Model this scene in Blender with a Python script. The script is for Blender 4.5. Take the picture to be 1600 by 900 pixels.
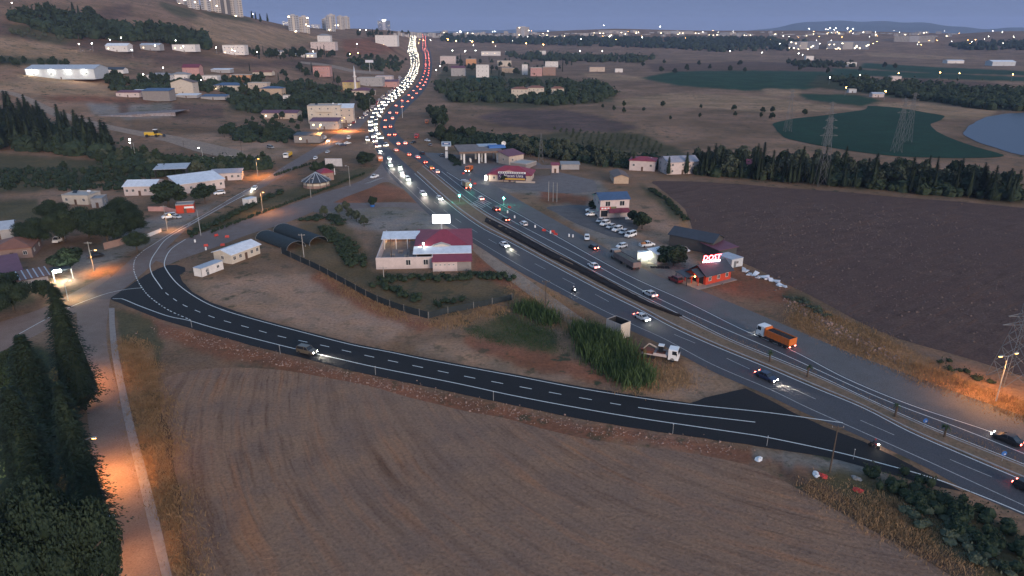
import bpy, bmesh, math, random
import numpy as np
from mathutils import Vector, Matrix
R = math.radians
rnd = random.Random(7)
scene = bpy.context.scene
for o in list(bpy.data.objects): bpy.data.objects.remove(o)
C = scene.collection

# ------------------------------------------------------------------ camera
CAMH, FPX = 65.0, 1080.0
TH = math.atan(400 / FPX)
cam = bpy.data.cameras.new('camera'); camo = bpy.data.objects.new('camera', cam); C.objects.link(camo)
cam.sensor_width = 36; cam.lens = 36 * FPX / 1600; cam.clip_start = 1; cam.clip_end = 40000
camo.location = (0, 0, CAMH); camo.rotation_euler = (math.pi / 2 - TH, 0, 0)
scene.camera = camo

# ------------------------------------------------------------------ sky, sun, exposure
SUN_EL, SUN_AZ = R(11), R(152)       # the glow of the set sun, behind and to the right of the camera
world = bpy.data.worlds.new('World'); scene.world = world; world.use_nodes = True
wn = world.node_tree; bg = wn.nodes['Background']
sky = wn.nodes.new('ShaderNodeTexSky'); sky.sky_type = 'NISHITA'; sky.sun_disc = False
sky.sun_elevation = SUN_EL; sky.sun_rotation = SUN_AZ
sky.altitude = 60; sky.air_density = 1.0; sky.dust_density = 1.0; sky.ozone_density = 1.5
# the even blue-grey belt of dusk air that lies all round above the horizon
tcw = wn.nodes.new('ShaderNodeTexCoord'); spw = wn.nodes.new('ShaderNodeSeparateXYZ'); wn.links.new(tcw.outputs['Generated'], spw.inputs[0])
mrw = wn.nodes.new('ShaderNodeMapRange'); mrw.interpolation_type = 'SMOOTHSTEP'; mrw.inputs[1].default_value = .10; mrw.inputs[2].default_value = .55
wn.links.new(spw.outputs[2], mrw.inputs[0])
mrh = wn.nodes.new('ShaderNodeMapRange'); mrh.inputs[1].default_value = .0; mrh.inputs[2].default_value = .07; wn.links.new(spw.outputs[2], mrh.inputs[0])
belt = wn.nodes.new('ShaderNodeMix'); belt.data_type = 'RGBA'; wn.links.new(mrh.outputs[0], belt.inputs[0])
belt.inputs[6].default_value = (.52, .64, 1.04, 1); belt.inputs[7].default_value = (.40, .57, 1.06, 1)
mxw = wn.nodes.new('ShaderNodeMix'); mxw.data_type = 'RGBA'; wn.links.new(mrw.outputs[0], mxw.inputs[0])
wn.links.new(belt.outputs[2], mxw.inputs[6]); wn.links.new(sky.outputs[0], mxw.inputs[7])
wn.links.new(mxw.outputs[2], bg.inputs[0]); bg.inputs[1].default_value = 0.1
sl = bpy.data.lights.new('sun', 'SUN'); sl.energy = 0.8; sl.angle = R(20); sl.color = (1, .78, .64)
so = bpy.data.objects.new('sun', sl); C.objects.link(so)
sd = Vector((math.sin(SUN_AZ) * math.cos(SUN_EL), math.cos(SUN_AZ) * math.cos(SUN_EL), math.sin(SUN_EL)))
so.rotation_euler = (-sd).to_track_quat('-Z', 'Y').to_euler()
scene.view_settings.view_transform = 'Standard'; scene.view_settings.look = 'None'
scene.view_settings.gamma = 1; scene.view_settings.exposure = 1.85
scene.render.engine = 'CYCLES'
scene.cycles.use_denoising = True
scene.cycles.max_bounces = 4; scene.cycles.diffuse_bounces = 2; scene.cycles.glossy_bounces = 2
scene.cycles.transmission_bounces = 2; scene.cycles.volume_bounces = 0
scene.cycles.sample_clamp_indirect = 4
scene.cycles.caustics_reflective = False; scene.cycles.caustics_refractive = False

# ------------------------------------------------------------------ terrain
cT, sT = math.cos(TH), math.sin(TH)
def ray(px, py):
    u, v = px - 800, 450 - py
    return u, FPX * cT + v * sT, v * cT - FPX * sT
def interp(x, tab):
    if x <= tab[0][0]: return tab[0][1]
    for (a, b), (c, d) in zip(tab, tab[1:]):
        if x <= c: return b + (d - b) * (x - a) / (c - a)
    return tab[-1][1]
HK = FPX * cT + 400 * sT
RIDGE = [(-300, -60), (-100, -42), (0, -30), (150, -14), (250, 0), (300, 10), (380, 27), (450, 41), (500, 45), (560, 45),
         (600, 47), (650, 51), (720, 52), (830, 51), (900, 47), (960, 45), (1100, 48), (1250, 48), (1400, 50), (1500, 52), (1560, 49), (1900, 47)]
RDIST = [(-300, 1500), (400, 1600), (600, 2200), (680, 3400), (2000, 3800)]
D0 = [(-300, 420), (300, 450), (500, 520), (600, 800), (650, 1500), (700, 1900), (2000, 2100)]
def terrain(x, y):
    y = max(y, 1.0)
    d = math.hypot(x, y); ph = 800 + HK * x / y
    if ph < -300: ph = -300
    if ph > 1900: ph = 1900
    d0 = interp(ph, D0)
    if d <= d0: return 0.0
    rd = interp(ph, RDIST)
    el = (50 - interp(ph, RIDGE)) / HK
    zr = max(0.0, CAMH + rd * el * 1.0)
    t = min(1, (d - d0) / (rd - d0)); s = t * t * (3 - 2 * t)
    z = zr * (s * .55 + t * .45 * t)
    if d > rd: z = zr * max(0.0, 1 - (d - rd) / 4000)
    if ph < 640:
        z += t * (1 - t) * 4 * 5 * math.sin(x * .011 + y * .004) * math.sin(y * .008 + 1) * min(1, (640 - ph) / 150)
    return z
def P(px, py, dz=0.0):
    """the point of the ground seen at photo pixel (px, py)"""
    X, Y, Z = ray(px, py)
    n = math.hypot(X, Y)
    if Z < 0:
        k = CAMH / -Z
        if k * n < 415: return Vector((X * k, Y * k, dz))
    d = 400.0; prev = d
    while d < 9000:
        k = d / n
        if CAMH + Z * k <= terrain(X * k, Y * k):
            a, b = prev, d
            for _ in range(18):
                m = (a + b) / 2; k = m / n
                if CAMH + Z * k <= terrain(X * k, Y * k): b = m
                else: a = m
            k = b / n
            return Vector((X * k, Y * k, terrain(X * k, Y * k) + dz))
        prev = d; d *= 1.01
    k = 9000 / n
    return Vector((X * k, Y * k, terrain(X * k, Y * k) + dz))
def mpp(px, py):
    """metres per photo pixel, square to the view, at the ground seen there"""
    p = P(px, py); return (p - Vector((0, 0, CAMH))).length / math.sqrt(FPX ** 2 + (px - 800) ** 2 + (450 - py) ** 2)
def topix(x, y, z):
    zc = z - CAMH
    dep = y * cT - zc * sT; up = y * sT + zc * cT
    return 800 + FPX * x / dep, 450 - FPX * up / dep

# ------------------------------------------------------------------ materials
MATS = {}
def mat(name, col, rough=.85, var=.18, scale=1.5, metal=0.0, emit=0.0, ecol=None, bump=0.0, spec=.3, coord='Object', detail=5):
    if name in MATS: return MATS[name]
    m = bpy.data.materials.new(name); m.use_nodes = True; nt = m.node_tree
    b = nt.nodes['Principled BSDF']; b.inputs['Roughness'].default_value = rough; b.inputs['Metallic'].default_value = metal
    b.inputs['Specular IOR Level'].default_value = spec
    if var > 0:
        tc = nt.nodes.new('ShaderNodeTexCoord'); nz = nt.nodes.new('ShaderNodeTexNoise')
        nz.inputs['Scale'].default_value = scale; nz.inputs['Detail'].default_value = detail; nz.inputs['Roughness'].default_value = .65
        nt.links.new(tc.outputs[coord], nz.inputs['Vector'])
        cr = nt.nodes.new('ShaderNodeValToRGB'); e = cr.color_ramp.elements
        e[0].position = .3; e[1].position = .7
        e[0].color = (*[c * (1 - var) for c in col], 1); e[1].color = (*[min(1, c * (1 + var)) for c in col], 1)
        nt.links.new(nz.outputs['Fac'], cr.inputs[0]); nt.links.new(cr.outputs[0], b.inputs['Base Color'])
        if bump:
            bp = nt.nodes.new('ShaderNodeBump'); bp.inputs['Strength'].default_value = bump; bp.inputs['Distance'].default_value = .3
            nt.links.new(nz.outputs['Fac'], bp.inputs['Height']); nt.links.new(bp.outputs[0], b.inputs['Normal'])
    else:
        b.inputs['Base Color'].default_value = (*col, 1)
    if emit:
        b.inputs['Emission Color'].default_value = (*(ecol or col), 1); b.inputs['Emission Strength'].default_value = emit
    MATS[name] = m
    return m

def ground_mat(name, cols, scales, bump=.25, streak=None, vcol=False, rough=.95, scrub=None):
    """earth: several octaves of patches between the given colours; streak = (centre x, centre y, amount) draws tillage arcs"""
    m = bpy.data.materials.new(name); m.use_nodes = True; nt = m.node_tree; L = nt.links; N = nt.nodes
    b = N['Principled BSDF']; b.inputs['Roughness'].default_value = rough; b.inputs['Specular IOR Level'].default_value = .1
    geo = N.new('ShaderNodeNewGeometry')
    def noise(sc, vec=None, det=6, ro=.62):
        n = N.new('ShaderNodeTexNoise'); n.inputs['Scale'].default_value = sc; n.inputs['Detail'].default_value = det; n.inputs['Roughness'].default_value = ro
        L.new(vec if vec is not None else geo.outputs['Position'], n.inputs['Vector']); return n.outputs['Fac']
    def mix(a, c, f, mode='MIX'):
        x = N.new('ShaderNodeMix'); x.data_type = 'RGBA'; x.blend_type = mode
        if isinstance(f, float): x.inputs[0].default_value = f
        else: L.new(f, x.inputs[0])
        for s, v in ((6, a), (7, c)):
            if isinstance(v, tuple): x.inputs[s].default_value = (*v, 1)
            else: L.new(v, x.inputs[s])
        return x.outputs[2]
    def ramp(f, lo, hi):
        r = N.new('ShaderNodeMapRange'); r.inputs[1].default_value = lo; r.inputs[2].default_value = hi; L.new(f, r.inputs[0]); return r.outputs[0]
    if vcol:
        va = N.new('ShaderNodeVertexColor'); va.layer_name = 'tint'; base = va.outputs[0]
    else: base = cols[0]
    f1 = ramp(noise(scales[0]), .38, .62); f2 = ramp(noise(scales[1]), .4, .66)
    if vcol:
        c = mix(base, mix(base, cols[1], 1.0, 'MULTIPLY'), f1); c = mix(c, mix(c, cols[2], 1.0, 'MULTIPLY'), f2)
    else:
        c = mix(base, cols[1], f1); c = mix(c, cols[2], f2)
    hgt = noise(scales[2], det=8, ro=.7)
    c = mix(c, mix(c, (.55, .52, .5), 1.0, 'MULTIPLY'), ramp(hgt, .5, .72))
    c = mix(c, mix(c, (1.35, 1.3, 1.25), 1.0, 'MULTIPLY'), ramp(hgt, .47, .3))
    if streak:
        cx, cy, amt = streak[:3]
        sub = N.new('ShaderNodeVectorMath'); sub.operation = 'SUBTRACT'; L.new(geo.outputs['Position'], sub.inputs[0]); sub.inputs[1].default_value = (cx, cy, 0)
        sep = N.new('ShaderNodeSeparateXYZ'); L.new(sub.outputs[0], sep.inputs[0])
        le = N.new('ShaderNodeVectorMath'); le.operation = 'LENGTH'; L.new(sub.outputs[0], le.inputs[0])
        at = N.new('ShaderNodeMath'); at.operation = 'ARCTAN2'; L.new(sep.outputs[1], at.inputs[0]); L.new(sep.outputs[0], at.inputs[1])
        wob = noise(.05); wm = N.new('ShaderNodeMath'); wm.operation = 'MULTIPLY_ADD'; L.new(wob, wm.inputs[0]); wm.inputs[1].default_value = 2.5; L.new(le.outputs['Value'], wm.inputs[2])
        am = N.new('ShaderNodeMath'); am.operation = 'MULTIPLY'; L.new(at.outputs[0], am.inputs[0]); am.inputs[1].default_value = streak[3]
        cmb = N.new('ShaderNodeCombineXYZ'); L.new(wm.outputs[0], cmb.inputs[0]); L.new(am.outputs[0], cmb.inputs[1])
        s1 = noise(.42, cmb.outputs[0], 4, .62); s2 = noise(1.6, cmb.outputs[0], 3, .6)
        patch = ramp(noise(.03), .3, .65)
        def scaled(f, k):
            q = N.new('ShaderNodeMath'); q.operation = 'MULTIPLY'; L.new(f, q.inputs[0]); q.inputs[1].default_value = k
            q2 = N.new('ShaderNodeMath'); q2.operation = 'MULTIPLY'; L.new(q.outputs[0], q2.inputs[0]); L.new(patch, q2.inputs[1]); return q2.outputs[0]
        c = mix(c, mix(c, (.58, .50, .47), 1.0, 'MULTIPLY'), scaled(ramp(s1, .52, .70), amt))
        c = mix(c, mix(c, (1.28, 1.0, .80), 1.0, 'MULTIPLY'), scaled(ramp(s1, .48, .34), amt))
        c = mix(c, mix(c, (.62, .58, .56), 1.0, 'MULTIPLY'), scaled(ramp(s2, .5, .7), amt))
    if scrub:
        sc1 = ramp(noise(.2, det=4), .56, .64); sc2 = ramp(noise(.011, det=3), .38, .58)
        q = N.new('ShaderNodeMath'); q.operation = 'MULTIPLY'; L.new(sc1, q.inputs[0]); L.new(sc2, q.inputs[1])
        c = mix(c, scrub, q.outputs[0])
    L.new(c, b.inputs['Base Color'])
    bp = N.new('ShaderNodeBump'); bp.inputs['Strength'].default_value = bump; bp.inputs['Distance'].default_value = .6
    L.new(hgt, bp.inputs['Height']); L.new(bp.outputs[0], b.inputs['Normal'])
    MATS[name] = m
    return m

# ------------------------------------------------------------------ mesh building
class MB:
    def __init__(s): s.v = []; s.f = []
    def add(s, vs, fs):
        k = len(s.v); s.v += [tuple(v) for v in vs]; s.f += [tuple(i + k for i in f) for f in fs]; return s
    def box(s, x0, x1, y0, y1, z0, z1):
        return s.add([(x0, y0, z0), (x1, y0, z0), (x1, y1, z0), (x0, y1, z0), (x0, y0, z1), (x1, y0, z1), (x1, y1, z1), (x0, y1, z1)],
                     [(0, 3, 2, 1), (4, 5, 6, 7), (0, 1, 5, 4), (1, 2, 6, 5), (2, 3, 7, 6), (3, 0, 4, 7)])
    def loft(s, rings, cap=True, close=True):
        n = len(rings[0]); vs = [p for r in rings for p in r]; fs = []
        for i in range(len(rings) - 1):
            for j in range(n if close else n - 1):
                a, b2 = i * n + j, i * n + (j + 1) % n
                fs.append((a, b2, b2 + n, a + n))
        if cap: fs.append(tuple(reversed(range(n)))); fs.append(tuple((len(rings) - 1) * n + j for j in range(n)))
        return s.add(vs, fs)
    def prism(s, poly, z0, z1):
        return s.loft([[(x, y, z0) for x, y in poly], [(x, y, z1) for x, y in poly]])
    def tube(s, a, b, r0, r1=None, n=6, cap=True):
        r1 = r0 if r1 is None else r1; a, b = Vector(a), Vector(b); d = (b - a)
        if d.length < 1e-6: return s
        q = d.to_track_quat('Z', 'Y').to_matrix()
        rings = []
        for p, r in ((a, r0), (b, r1)):
            rings.append([tuple(p + q @ Vector((r * math.cos(2 * math.pi * k / n), r * math.sin(2 * math.pi * k / n), 0))) for k in range(n)])
        return s.loft(rings, cap)
    def bar(s, a, b, w, h):
        a, b = Vector(a), Vector(b); q = (b - a).to_track_quat('Y', 'Z').to_matrix(); rings = []
        for p in (a, b): rings.append([tuple(p + q @ Vector(c)) for c in ((-w / 2, 0, -h / 2), (w / 2, 0, -h / 2), (w / 2, 0, h / 2), (-w / 2, 0, h / 2))])
        return s.loft(rings)
    def quad(s, a, b, c, d): return s.add([a, b, c, d], [(0, 1, 2, 3)])
    def ball(s, c, r, n=8, m=5, sx=1, sy=1, sz=1):
        rings = []
        for i in range(m + 1):
            t = math.pi * (i + .02) / (m + .04); rings.append([(c[0] + sx * r * math.sin(t) * math.cos(2 * math.pi * k / n), c[1] + sy * r * math.sin(t) * math.sin(2 * math.pi * k / n), c[2] - sz * r * math.cos(t)) for k in range(n)])
        return s.loft(rings)
    def mesh(s, name, smooth=False):
        me = bpy.data.meshes.new(name); me.from_pydata(s.v, [], s.f); me.validate(); me.update()
        bm = bmesh.new(); bm.from_mesh(me); bmesh.ops.recalc_face_normals(bm, faces=bm.faces); bm.to_mesh(me); bm.free()
        if smooth: me.shade_smooth()
        return me
def link(name, me, m=None, parent=None, loc=None, rz=0.0):
    o = bpy.data.objects.new(name, me); C.objects.link(o)
    if m is not None:
        if len(me.materials) == 0: me.materials.append(None)
        o.material_slots[0].link = 'OBJECT'; o.material_slots[0].material = m
    if parent is not None: o.parent = parent
    if loc is not None: o.location = loc
    if rz: o.rotation_euler = (0, 0, rz)
    return o
def part(name, mb, m, parent, loc=None, rz=0.0, smooth=False):
    return link(name, mb.mesh(name, smooth) if isinstance(mb, MB) else mb, m, parent, loc, rz)
def tag(o, label, cat, group=None):
    o['label'] = label; o['category'] = cat
    if group: o['group'] = group
    return o
def thing(name, label, cat, loc=(0, 0, 0), rz=0.0, group=None, scale=1.0):
    o = bpy.data.objects.new(name, None); C.objects.link(o); o.empty_display_size = .5
    o.location = loc; o.rotation_euler = (0, 0, rz); o.scale = (scale,) * 3
    return tag(o, label, cat, group)
def structure(o): o['kind'] = 'structure'; return o

# ------------------------------------------------------------------ polylines on the ground
def crom(pts, step=2.0):
    """a smooth curve through ground points, resampled"""
    pts = [Vector((p[0], p[1])) for p in pts]
    ext = [pts[0] * 2 - pts[1]] + pts + [pts[-1] * 2 - pts[-2]]; out = []
    for i in range(1, len(ext) - 2):
        a, b, c, d = ext[i - 1:i + 3]; n = max(1, int((c - b).length / step))
        for k in range(n):
            t = k / n
            out.append(.5 * ((2 * b) + (c - a) * t + (2 * a - 5 * b + 4 * c - d) * t * t + (3 * b - a - 3 * c + d) * t ** 3))
    out.append(pts[-1]); return out
def resample(pts, n):
    L = [0]
    for a, b in zip(pts, pts[1:]): L.append(L[-1] + (b - a).length)
    out = []; j = 0
    for i in range(n):
        s = L[-1] * i / (n - 1)
        while j < len(L) - 2 and L[j + 1] < s: j += 1
        t = (s - L[j]) / max(1e-9, L[j + 1] - L[j]); out.append(pts[j].lerp(pts[j + 1], min(1, t)))
    return out
def pxl(pts): return [P(*p).xy for p in pts]
def strip(name, left, right, m, dz, step=3.0, across=4):
    """a sheet between two edge lines given in photo pixels"""
    a, b = crom(pxl(left), step), crom(pxl(right), step); n = max(len(a), len(b)); a, b = resample(a, n), resample(b, n)
    vs = []; fs = []
    for p, q in zip(a, b):
        for k in range(across + 1):
            w = p.lerp(q, k / across); vs.append((w.x, w.y, terrain(w.x, w.y) + dz))
    for i in range(n - 1):
        for k in range(across):
            t = i * (across + 1) + k; fs.append((t, t + 1, t + across + 2, t + across + 1))
    return structure(part(name, MB().add(vs, fs), m, None))
def offs(pts, d):
    out = []
    for i, p in enumerate(pts):
        t = (pts[min(i + 1, len(pts) - 1)] - pts[max(i - 1, 0)]); t = t.normalized() if t.length else Vector((1, 0))
        out.append(p + Vector((-t.y, t.x)) * d)
    return out
def band(mb, pts, w, dz):
    a, b = offs(pts, w / 2), offs(pts, -w / 2); n = len(pts)
    vs = [(p.x, p.y, terrain(p.x, p.y) + dz) for p in a] + [(p.x, p.y, terrain(p.x, p.y) + dz) for p in b]
    mb.add(vs, [(i, i + 1, n + i + 1, n + i) for i in range(n - 1)]); return mb
def dashes(mb, pts, w, dz, on, off, start=0.0):
    L = 0; cur = []; 
    pts = resample(pts, int(sum((b - a).length for a, b in zip(pts, pts[1:])) / .5) + 2)
    for a, b in zip(pts, pts[1:]):
        ph = (L + start) % (on + off)
        if ph < on: cur = cur or [a]; cur.append(b)
        elif cur: band(mb, cur, w, dz); cur = []
        L += (b - a).length
    if len(cur) > 1: band(mb, cur, w, dz)
    return mb
def sheet(name, poly, m, dz, jitter=.6, step=3.0, smooth=True, px=True):
    """a flat patch of ground whose outline wanders a little"""
    pts = pxl(poly) if px else [Vector(p) for p in poly]
    out = []
    for a, b in zip(pts, pts[1:] + pts[:1]):
        n = max(1, int((b - a).length / step))
        for k in range(n):
            q = a.lerp(b, k / n); out.append(q + Vector((rnd.gauss(0, 1), rnd.gauss(0, 1))) * jitter)
    if smooth:
        for _ in range(2): out = [(out[i - 1] + out[i] * 2 + out[(i + 1) % len(out)]) / 4 for i in range(len(out))]
    bm = bmesh.new(); f = bm.faces.new([bm.verts.new((p.x, p.y, 0)) for p in out]); bmesh.ops.triangulate(bm, faces=[f])
    for v in bm.verts: v.co.z = terrain(v.co.x, v.co.y) + dz
    bmesh.ops.recalc_face_normals(bm, faces=bm.faces)
    for f in bm.faces:
        if f.normal.z < 0: f.normal_flip()
    me = bpy.data.meshes.new(name); bm.to_mesh(me); bm.free()
    return structure(link(name, me, m))

# ================================================================== GROUND
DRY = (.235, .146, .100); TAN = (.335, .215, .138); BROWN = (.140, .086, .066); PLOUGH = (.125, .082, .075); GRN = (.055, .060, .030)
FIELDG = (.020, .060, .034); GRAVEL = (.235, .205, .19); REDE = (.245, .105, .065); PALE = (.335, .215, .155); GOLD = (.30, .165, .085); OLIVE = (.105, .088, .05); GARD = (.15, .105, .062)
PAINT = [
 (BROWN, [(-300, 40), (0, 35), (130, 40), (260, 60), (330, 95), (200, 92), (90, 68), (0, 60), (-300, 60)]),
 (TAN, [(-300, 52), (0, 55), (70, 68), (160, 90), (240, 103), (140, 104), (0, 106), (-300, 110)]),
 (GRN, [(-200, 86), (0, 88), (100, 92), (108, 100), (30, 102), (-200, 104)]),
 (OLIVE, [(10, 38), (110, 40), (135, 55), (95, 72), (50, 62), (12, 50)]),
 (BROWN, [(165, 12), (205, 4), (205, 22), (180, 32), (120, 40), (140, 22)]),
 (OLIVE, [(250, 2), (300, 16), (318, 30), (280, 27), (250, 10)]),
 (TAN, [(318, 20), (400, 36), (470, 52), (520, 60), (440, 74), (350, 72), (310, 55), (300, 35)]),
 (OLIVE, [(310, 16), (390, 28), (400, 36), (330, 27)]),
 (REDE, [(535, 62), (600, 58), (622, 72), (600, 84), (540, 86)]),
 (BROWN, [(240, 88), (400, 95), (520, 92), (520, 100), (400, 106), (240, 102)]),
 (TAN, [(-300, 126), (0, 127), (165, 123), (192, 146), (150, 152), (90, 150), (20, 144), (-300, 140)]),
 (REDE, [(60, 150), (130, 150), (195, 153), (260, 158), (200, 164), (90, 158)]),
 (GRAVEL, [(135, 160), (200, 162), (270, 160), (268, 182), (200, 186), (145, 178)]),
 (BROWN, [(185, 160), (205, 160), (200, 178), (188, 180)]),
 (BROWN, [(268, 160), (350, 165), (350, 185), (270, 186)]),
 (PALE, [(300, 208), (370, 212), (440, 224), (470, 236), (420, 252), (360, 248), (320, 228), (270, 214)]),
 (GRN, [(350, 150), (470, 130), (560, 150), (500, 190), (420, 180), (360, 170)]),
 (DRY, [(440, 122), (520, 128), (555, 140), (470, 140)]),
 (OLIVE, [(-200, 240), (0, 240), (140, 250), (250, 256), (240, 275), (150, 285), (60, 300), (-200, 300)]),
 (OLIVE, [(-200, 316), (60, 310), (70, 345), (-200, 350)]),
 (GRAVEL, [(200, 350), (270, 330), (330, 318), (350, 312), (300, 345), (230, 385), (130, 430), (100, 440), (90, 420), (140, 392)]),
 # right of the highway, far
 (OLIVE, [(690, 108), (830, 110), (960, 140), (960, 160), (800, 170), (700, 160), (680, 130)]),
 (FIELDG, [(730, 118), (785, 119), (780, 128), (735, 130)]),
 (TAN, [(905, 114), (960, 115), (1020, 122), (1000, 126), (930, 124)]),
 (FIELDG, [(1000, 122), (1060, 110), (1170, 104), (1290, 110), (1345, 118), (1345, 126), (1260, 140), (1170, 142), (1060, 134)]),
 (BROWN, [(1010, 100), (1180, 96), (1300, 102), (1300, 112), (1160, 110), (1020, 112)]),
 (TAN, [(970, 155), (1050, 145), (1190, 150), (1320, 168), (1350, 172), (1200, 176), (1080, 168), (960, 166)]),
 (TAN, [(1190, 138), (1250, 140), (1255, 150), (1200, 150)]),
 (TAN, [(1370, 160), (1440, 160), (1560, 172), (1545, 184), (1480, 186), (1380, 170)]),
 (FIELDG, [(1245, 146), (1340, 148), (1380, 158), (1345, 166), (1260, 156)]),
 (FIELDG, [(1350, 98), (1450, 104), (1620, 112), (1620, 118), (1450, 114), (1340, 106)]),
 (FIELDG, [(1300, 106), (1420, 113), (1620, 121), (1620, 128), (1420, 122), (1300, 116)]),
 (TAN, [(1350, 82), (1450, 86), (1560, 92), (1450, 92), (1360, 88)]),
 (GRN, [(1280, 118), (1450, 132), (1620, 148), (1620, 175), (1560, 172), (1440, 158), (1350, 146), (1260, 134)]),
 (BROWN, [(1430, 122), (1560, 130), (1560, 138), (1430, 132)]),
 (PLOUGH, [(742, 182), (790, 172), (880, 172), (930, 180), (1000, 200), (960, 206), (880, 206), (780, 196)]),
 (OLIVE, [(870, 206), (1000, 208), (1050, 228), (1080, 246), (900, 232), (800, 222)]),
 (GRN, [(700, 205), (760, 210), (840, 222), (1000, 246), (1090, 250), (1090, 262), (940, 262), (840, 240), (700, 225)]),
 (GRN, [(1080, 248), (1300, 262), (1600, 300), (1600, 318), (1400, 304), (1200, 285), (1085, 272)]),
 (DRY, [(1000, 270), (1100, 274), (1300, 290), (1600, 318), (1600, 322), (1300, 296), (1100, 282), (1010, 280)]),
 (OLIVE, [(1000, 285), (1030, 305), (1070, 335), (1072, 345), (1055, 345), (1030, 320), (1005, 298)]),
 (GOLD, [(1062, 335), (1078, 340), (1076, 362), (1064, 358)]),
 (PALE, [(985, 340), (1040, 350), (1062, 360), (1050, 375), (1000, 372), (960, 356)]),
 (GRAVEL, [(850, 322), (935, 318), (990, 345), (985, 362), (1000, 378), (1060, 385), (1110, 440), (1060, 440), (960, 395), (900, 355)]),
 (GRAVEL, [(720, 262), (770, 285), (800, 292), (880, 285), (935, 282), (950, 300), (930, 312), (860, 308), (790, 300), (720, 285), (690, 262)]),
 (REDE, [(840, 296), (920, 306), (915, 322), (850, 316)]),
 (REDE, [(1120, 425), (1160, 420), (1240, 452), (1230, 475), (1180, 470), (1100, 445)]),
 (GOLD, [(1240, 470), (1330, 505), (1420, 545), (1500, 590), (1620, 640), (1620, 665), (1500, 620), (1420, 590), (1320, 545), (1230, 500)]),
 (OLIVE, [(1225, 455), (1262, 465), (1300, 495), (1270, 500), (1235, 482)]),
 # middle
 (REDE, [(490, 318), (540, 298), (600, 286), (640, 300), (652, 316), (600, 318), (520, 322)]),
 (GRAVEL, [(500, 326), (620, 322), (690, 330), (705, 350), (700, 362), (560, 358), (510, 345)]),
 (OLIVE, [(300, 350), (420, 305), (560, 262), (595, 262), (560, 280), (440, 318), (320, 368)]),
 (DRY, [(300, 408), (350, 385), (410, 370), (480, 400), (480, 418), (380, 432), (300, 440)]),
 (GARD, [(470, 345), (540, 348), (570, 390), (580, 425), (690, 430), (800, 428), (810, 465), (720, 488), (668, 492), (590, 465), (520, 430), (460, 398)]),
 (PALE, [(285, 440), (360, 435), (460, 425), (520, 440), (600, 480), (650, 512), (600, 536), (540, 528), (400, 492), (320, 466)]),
 (REDE, [(500, 425), (560, 455), (650, 500), (690, 505), (660, 520), (560, 480), (480, 435)]),
 (PALE, [(640, 540), (700, 530), (800, 560), (900, 595), (860, 598), (720, 568)]),
 (REDE, [(720, 525), (800, 530), (900, 565), (985, 595), (940, 602), (820, 575), (730, 545)]),
 (OLIVE, [(725, 515), (800, 490), (870, 520), (880, 550), (820, 548), (760, 530)]),
 (GOLD, [(790, 440), (850, 450), (930, 500), (950, 530), (890, 520), (820, 480)]),
 (REDE, [(740, 395), (800, 440), (900, 490), (980, 540), (1040, 575), (1000, 580), (900, 510), (800, 455), (735, 420)]),
 (GOLD, [(940, 575), (1060, 570), (1120, 590), (1080, 620), (980, 612)]),
 (PALE, [(1060, 560), (1140, 590), (1165, 606), (1085, 628), (1000, 615), (1080, 600)]),
 # foreground
 (REDE, [(190, 480), (300, 516), (480, 566), (700, 616), (900, 660), (1100, 690), (1300, 722), (1280, 740), (1080, 705), (880, 682), (690, 640), (470, 590), (300, 545), (210, 510)]),
 (OLIVE, [(180, 480), (240, 500), (260, 540), (240, 610), (215, 600), (190, 540)]),
 (GOLD, [(186, 540), (240, 545), (262, 620), (285, 720), (310, 900), (270, 900), (225, 720), (196, 610)]),
 (BROWN, [(245, 610), (262, 612), (300, 760), (330, 900), (300, 900), (275, 760)]),
 (GRAVEL, [(1180, 700), (1300, 716), (1390, 742), (1380, 755), (1290, 740), (1180, 715)]),
 (OLIVE, [(1280, 730), (1390, 750), (1500, 790), (1620, 850), (1620, 960), (1480, 880), (1360, 800), (1270, 760)]),
 (BROWN, [(1200, 715), (1290, 760), (1400, 830), (1540, 900), (1500, 910), (1360, 835), (1230, 750)]),
 (GRN, [(-300, 560), (60, 540), (110, 560), (118, 640), (140, 760), (160, 960), (-300, 960)]),
 (OLIVE, [(-300, 430), (40, 440), (60, 470), (0, 490), (-300, 500)]),
]
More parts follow.
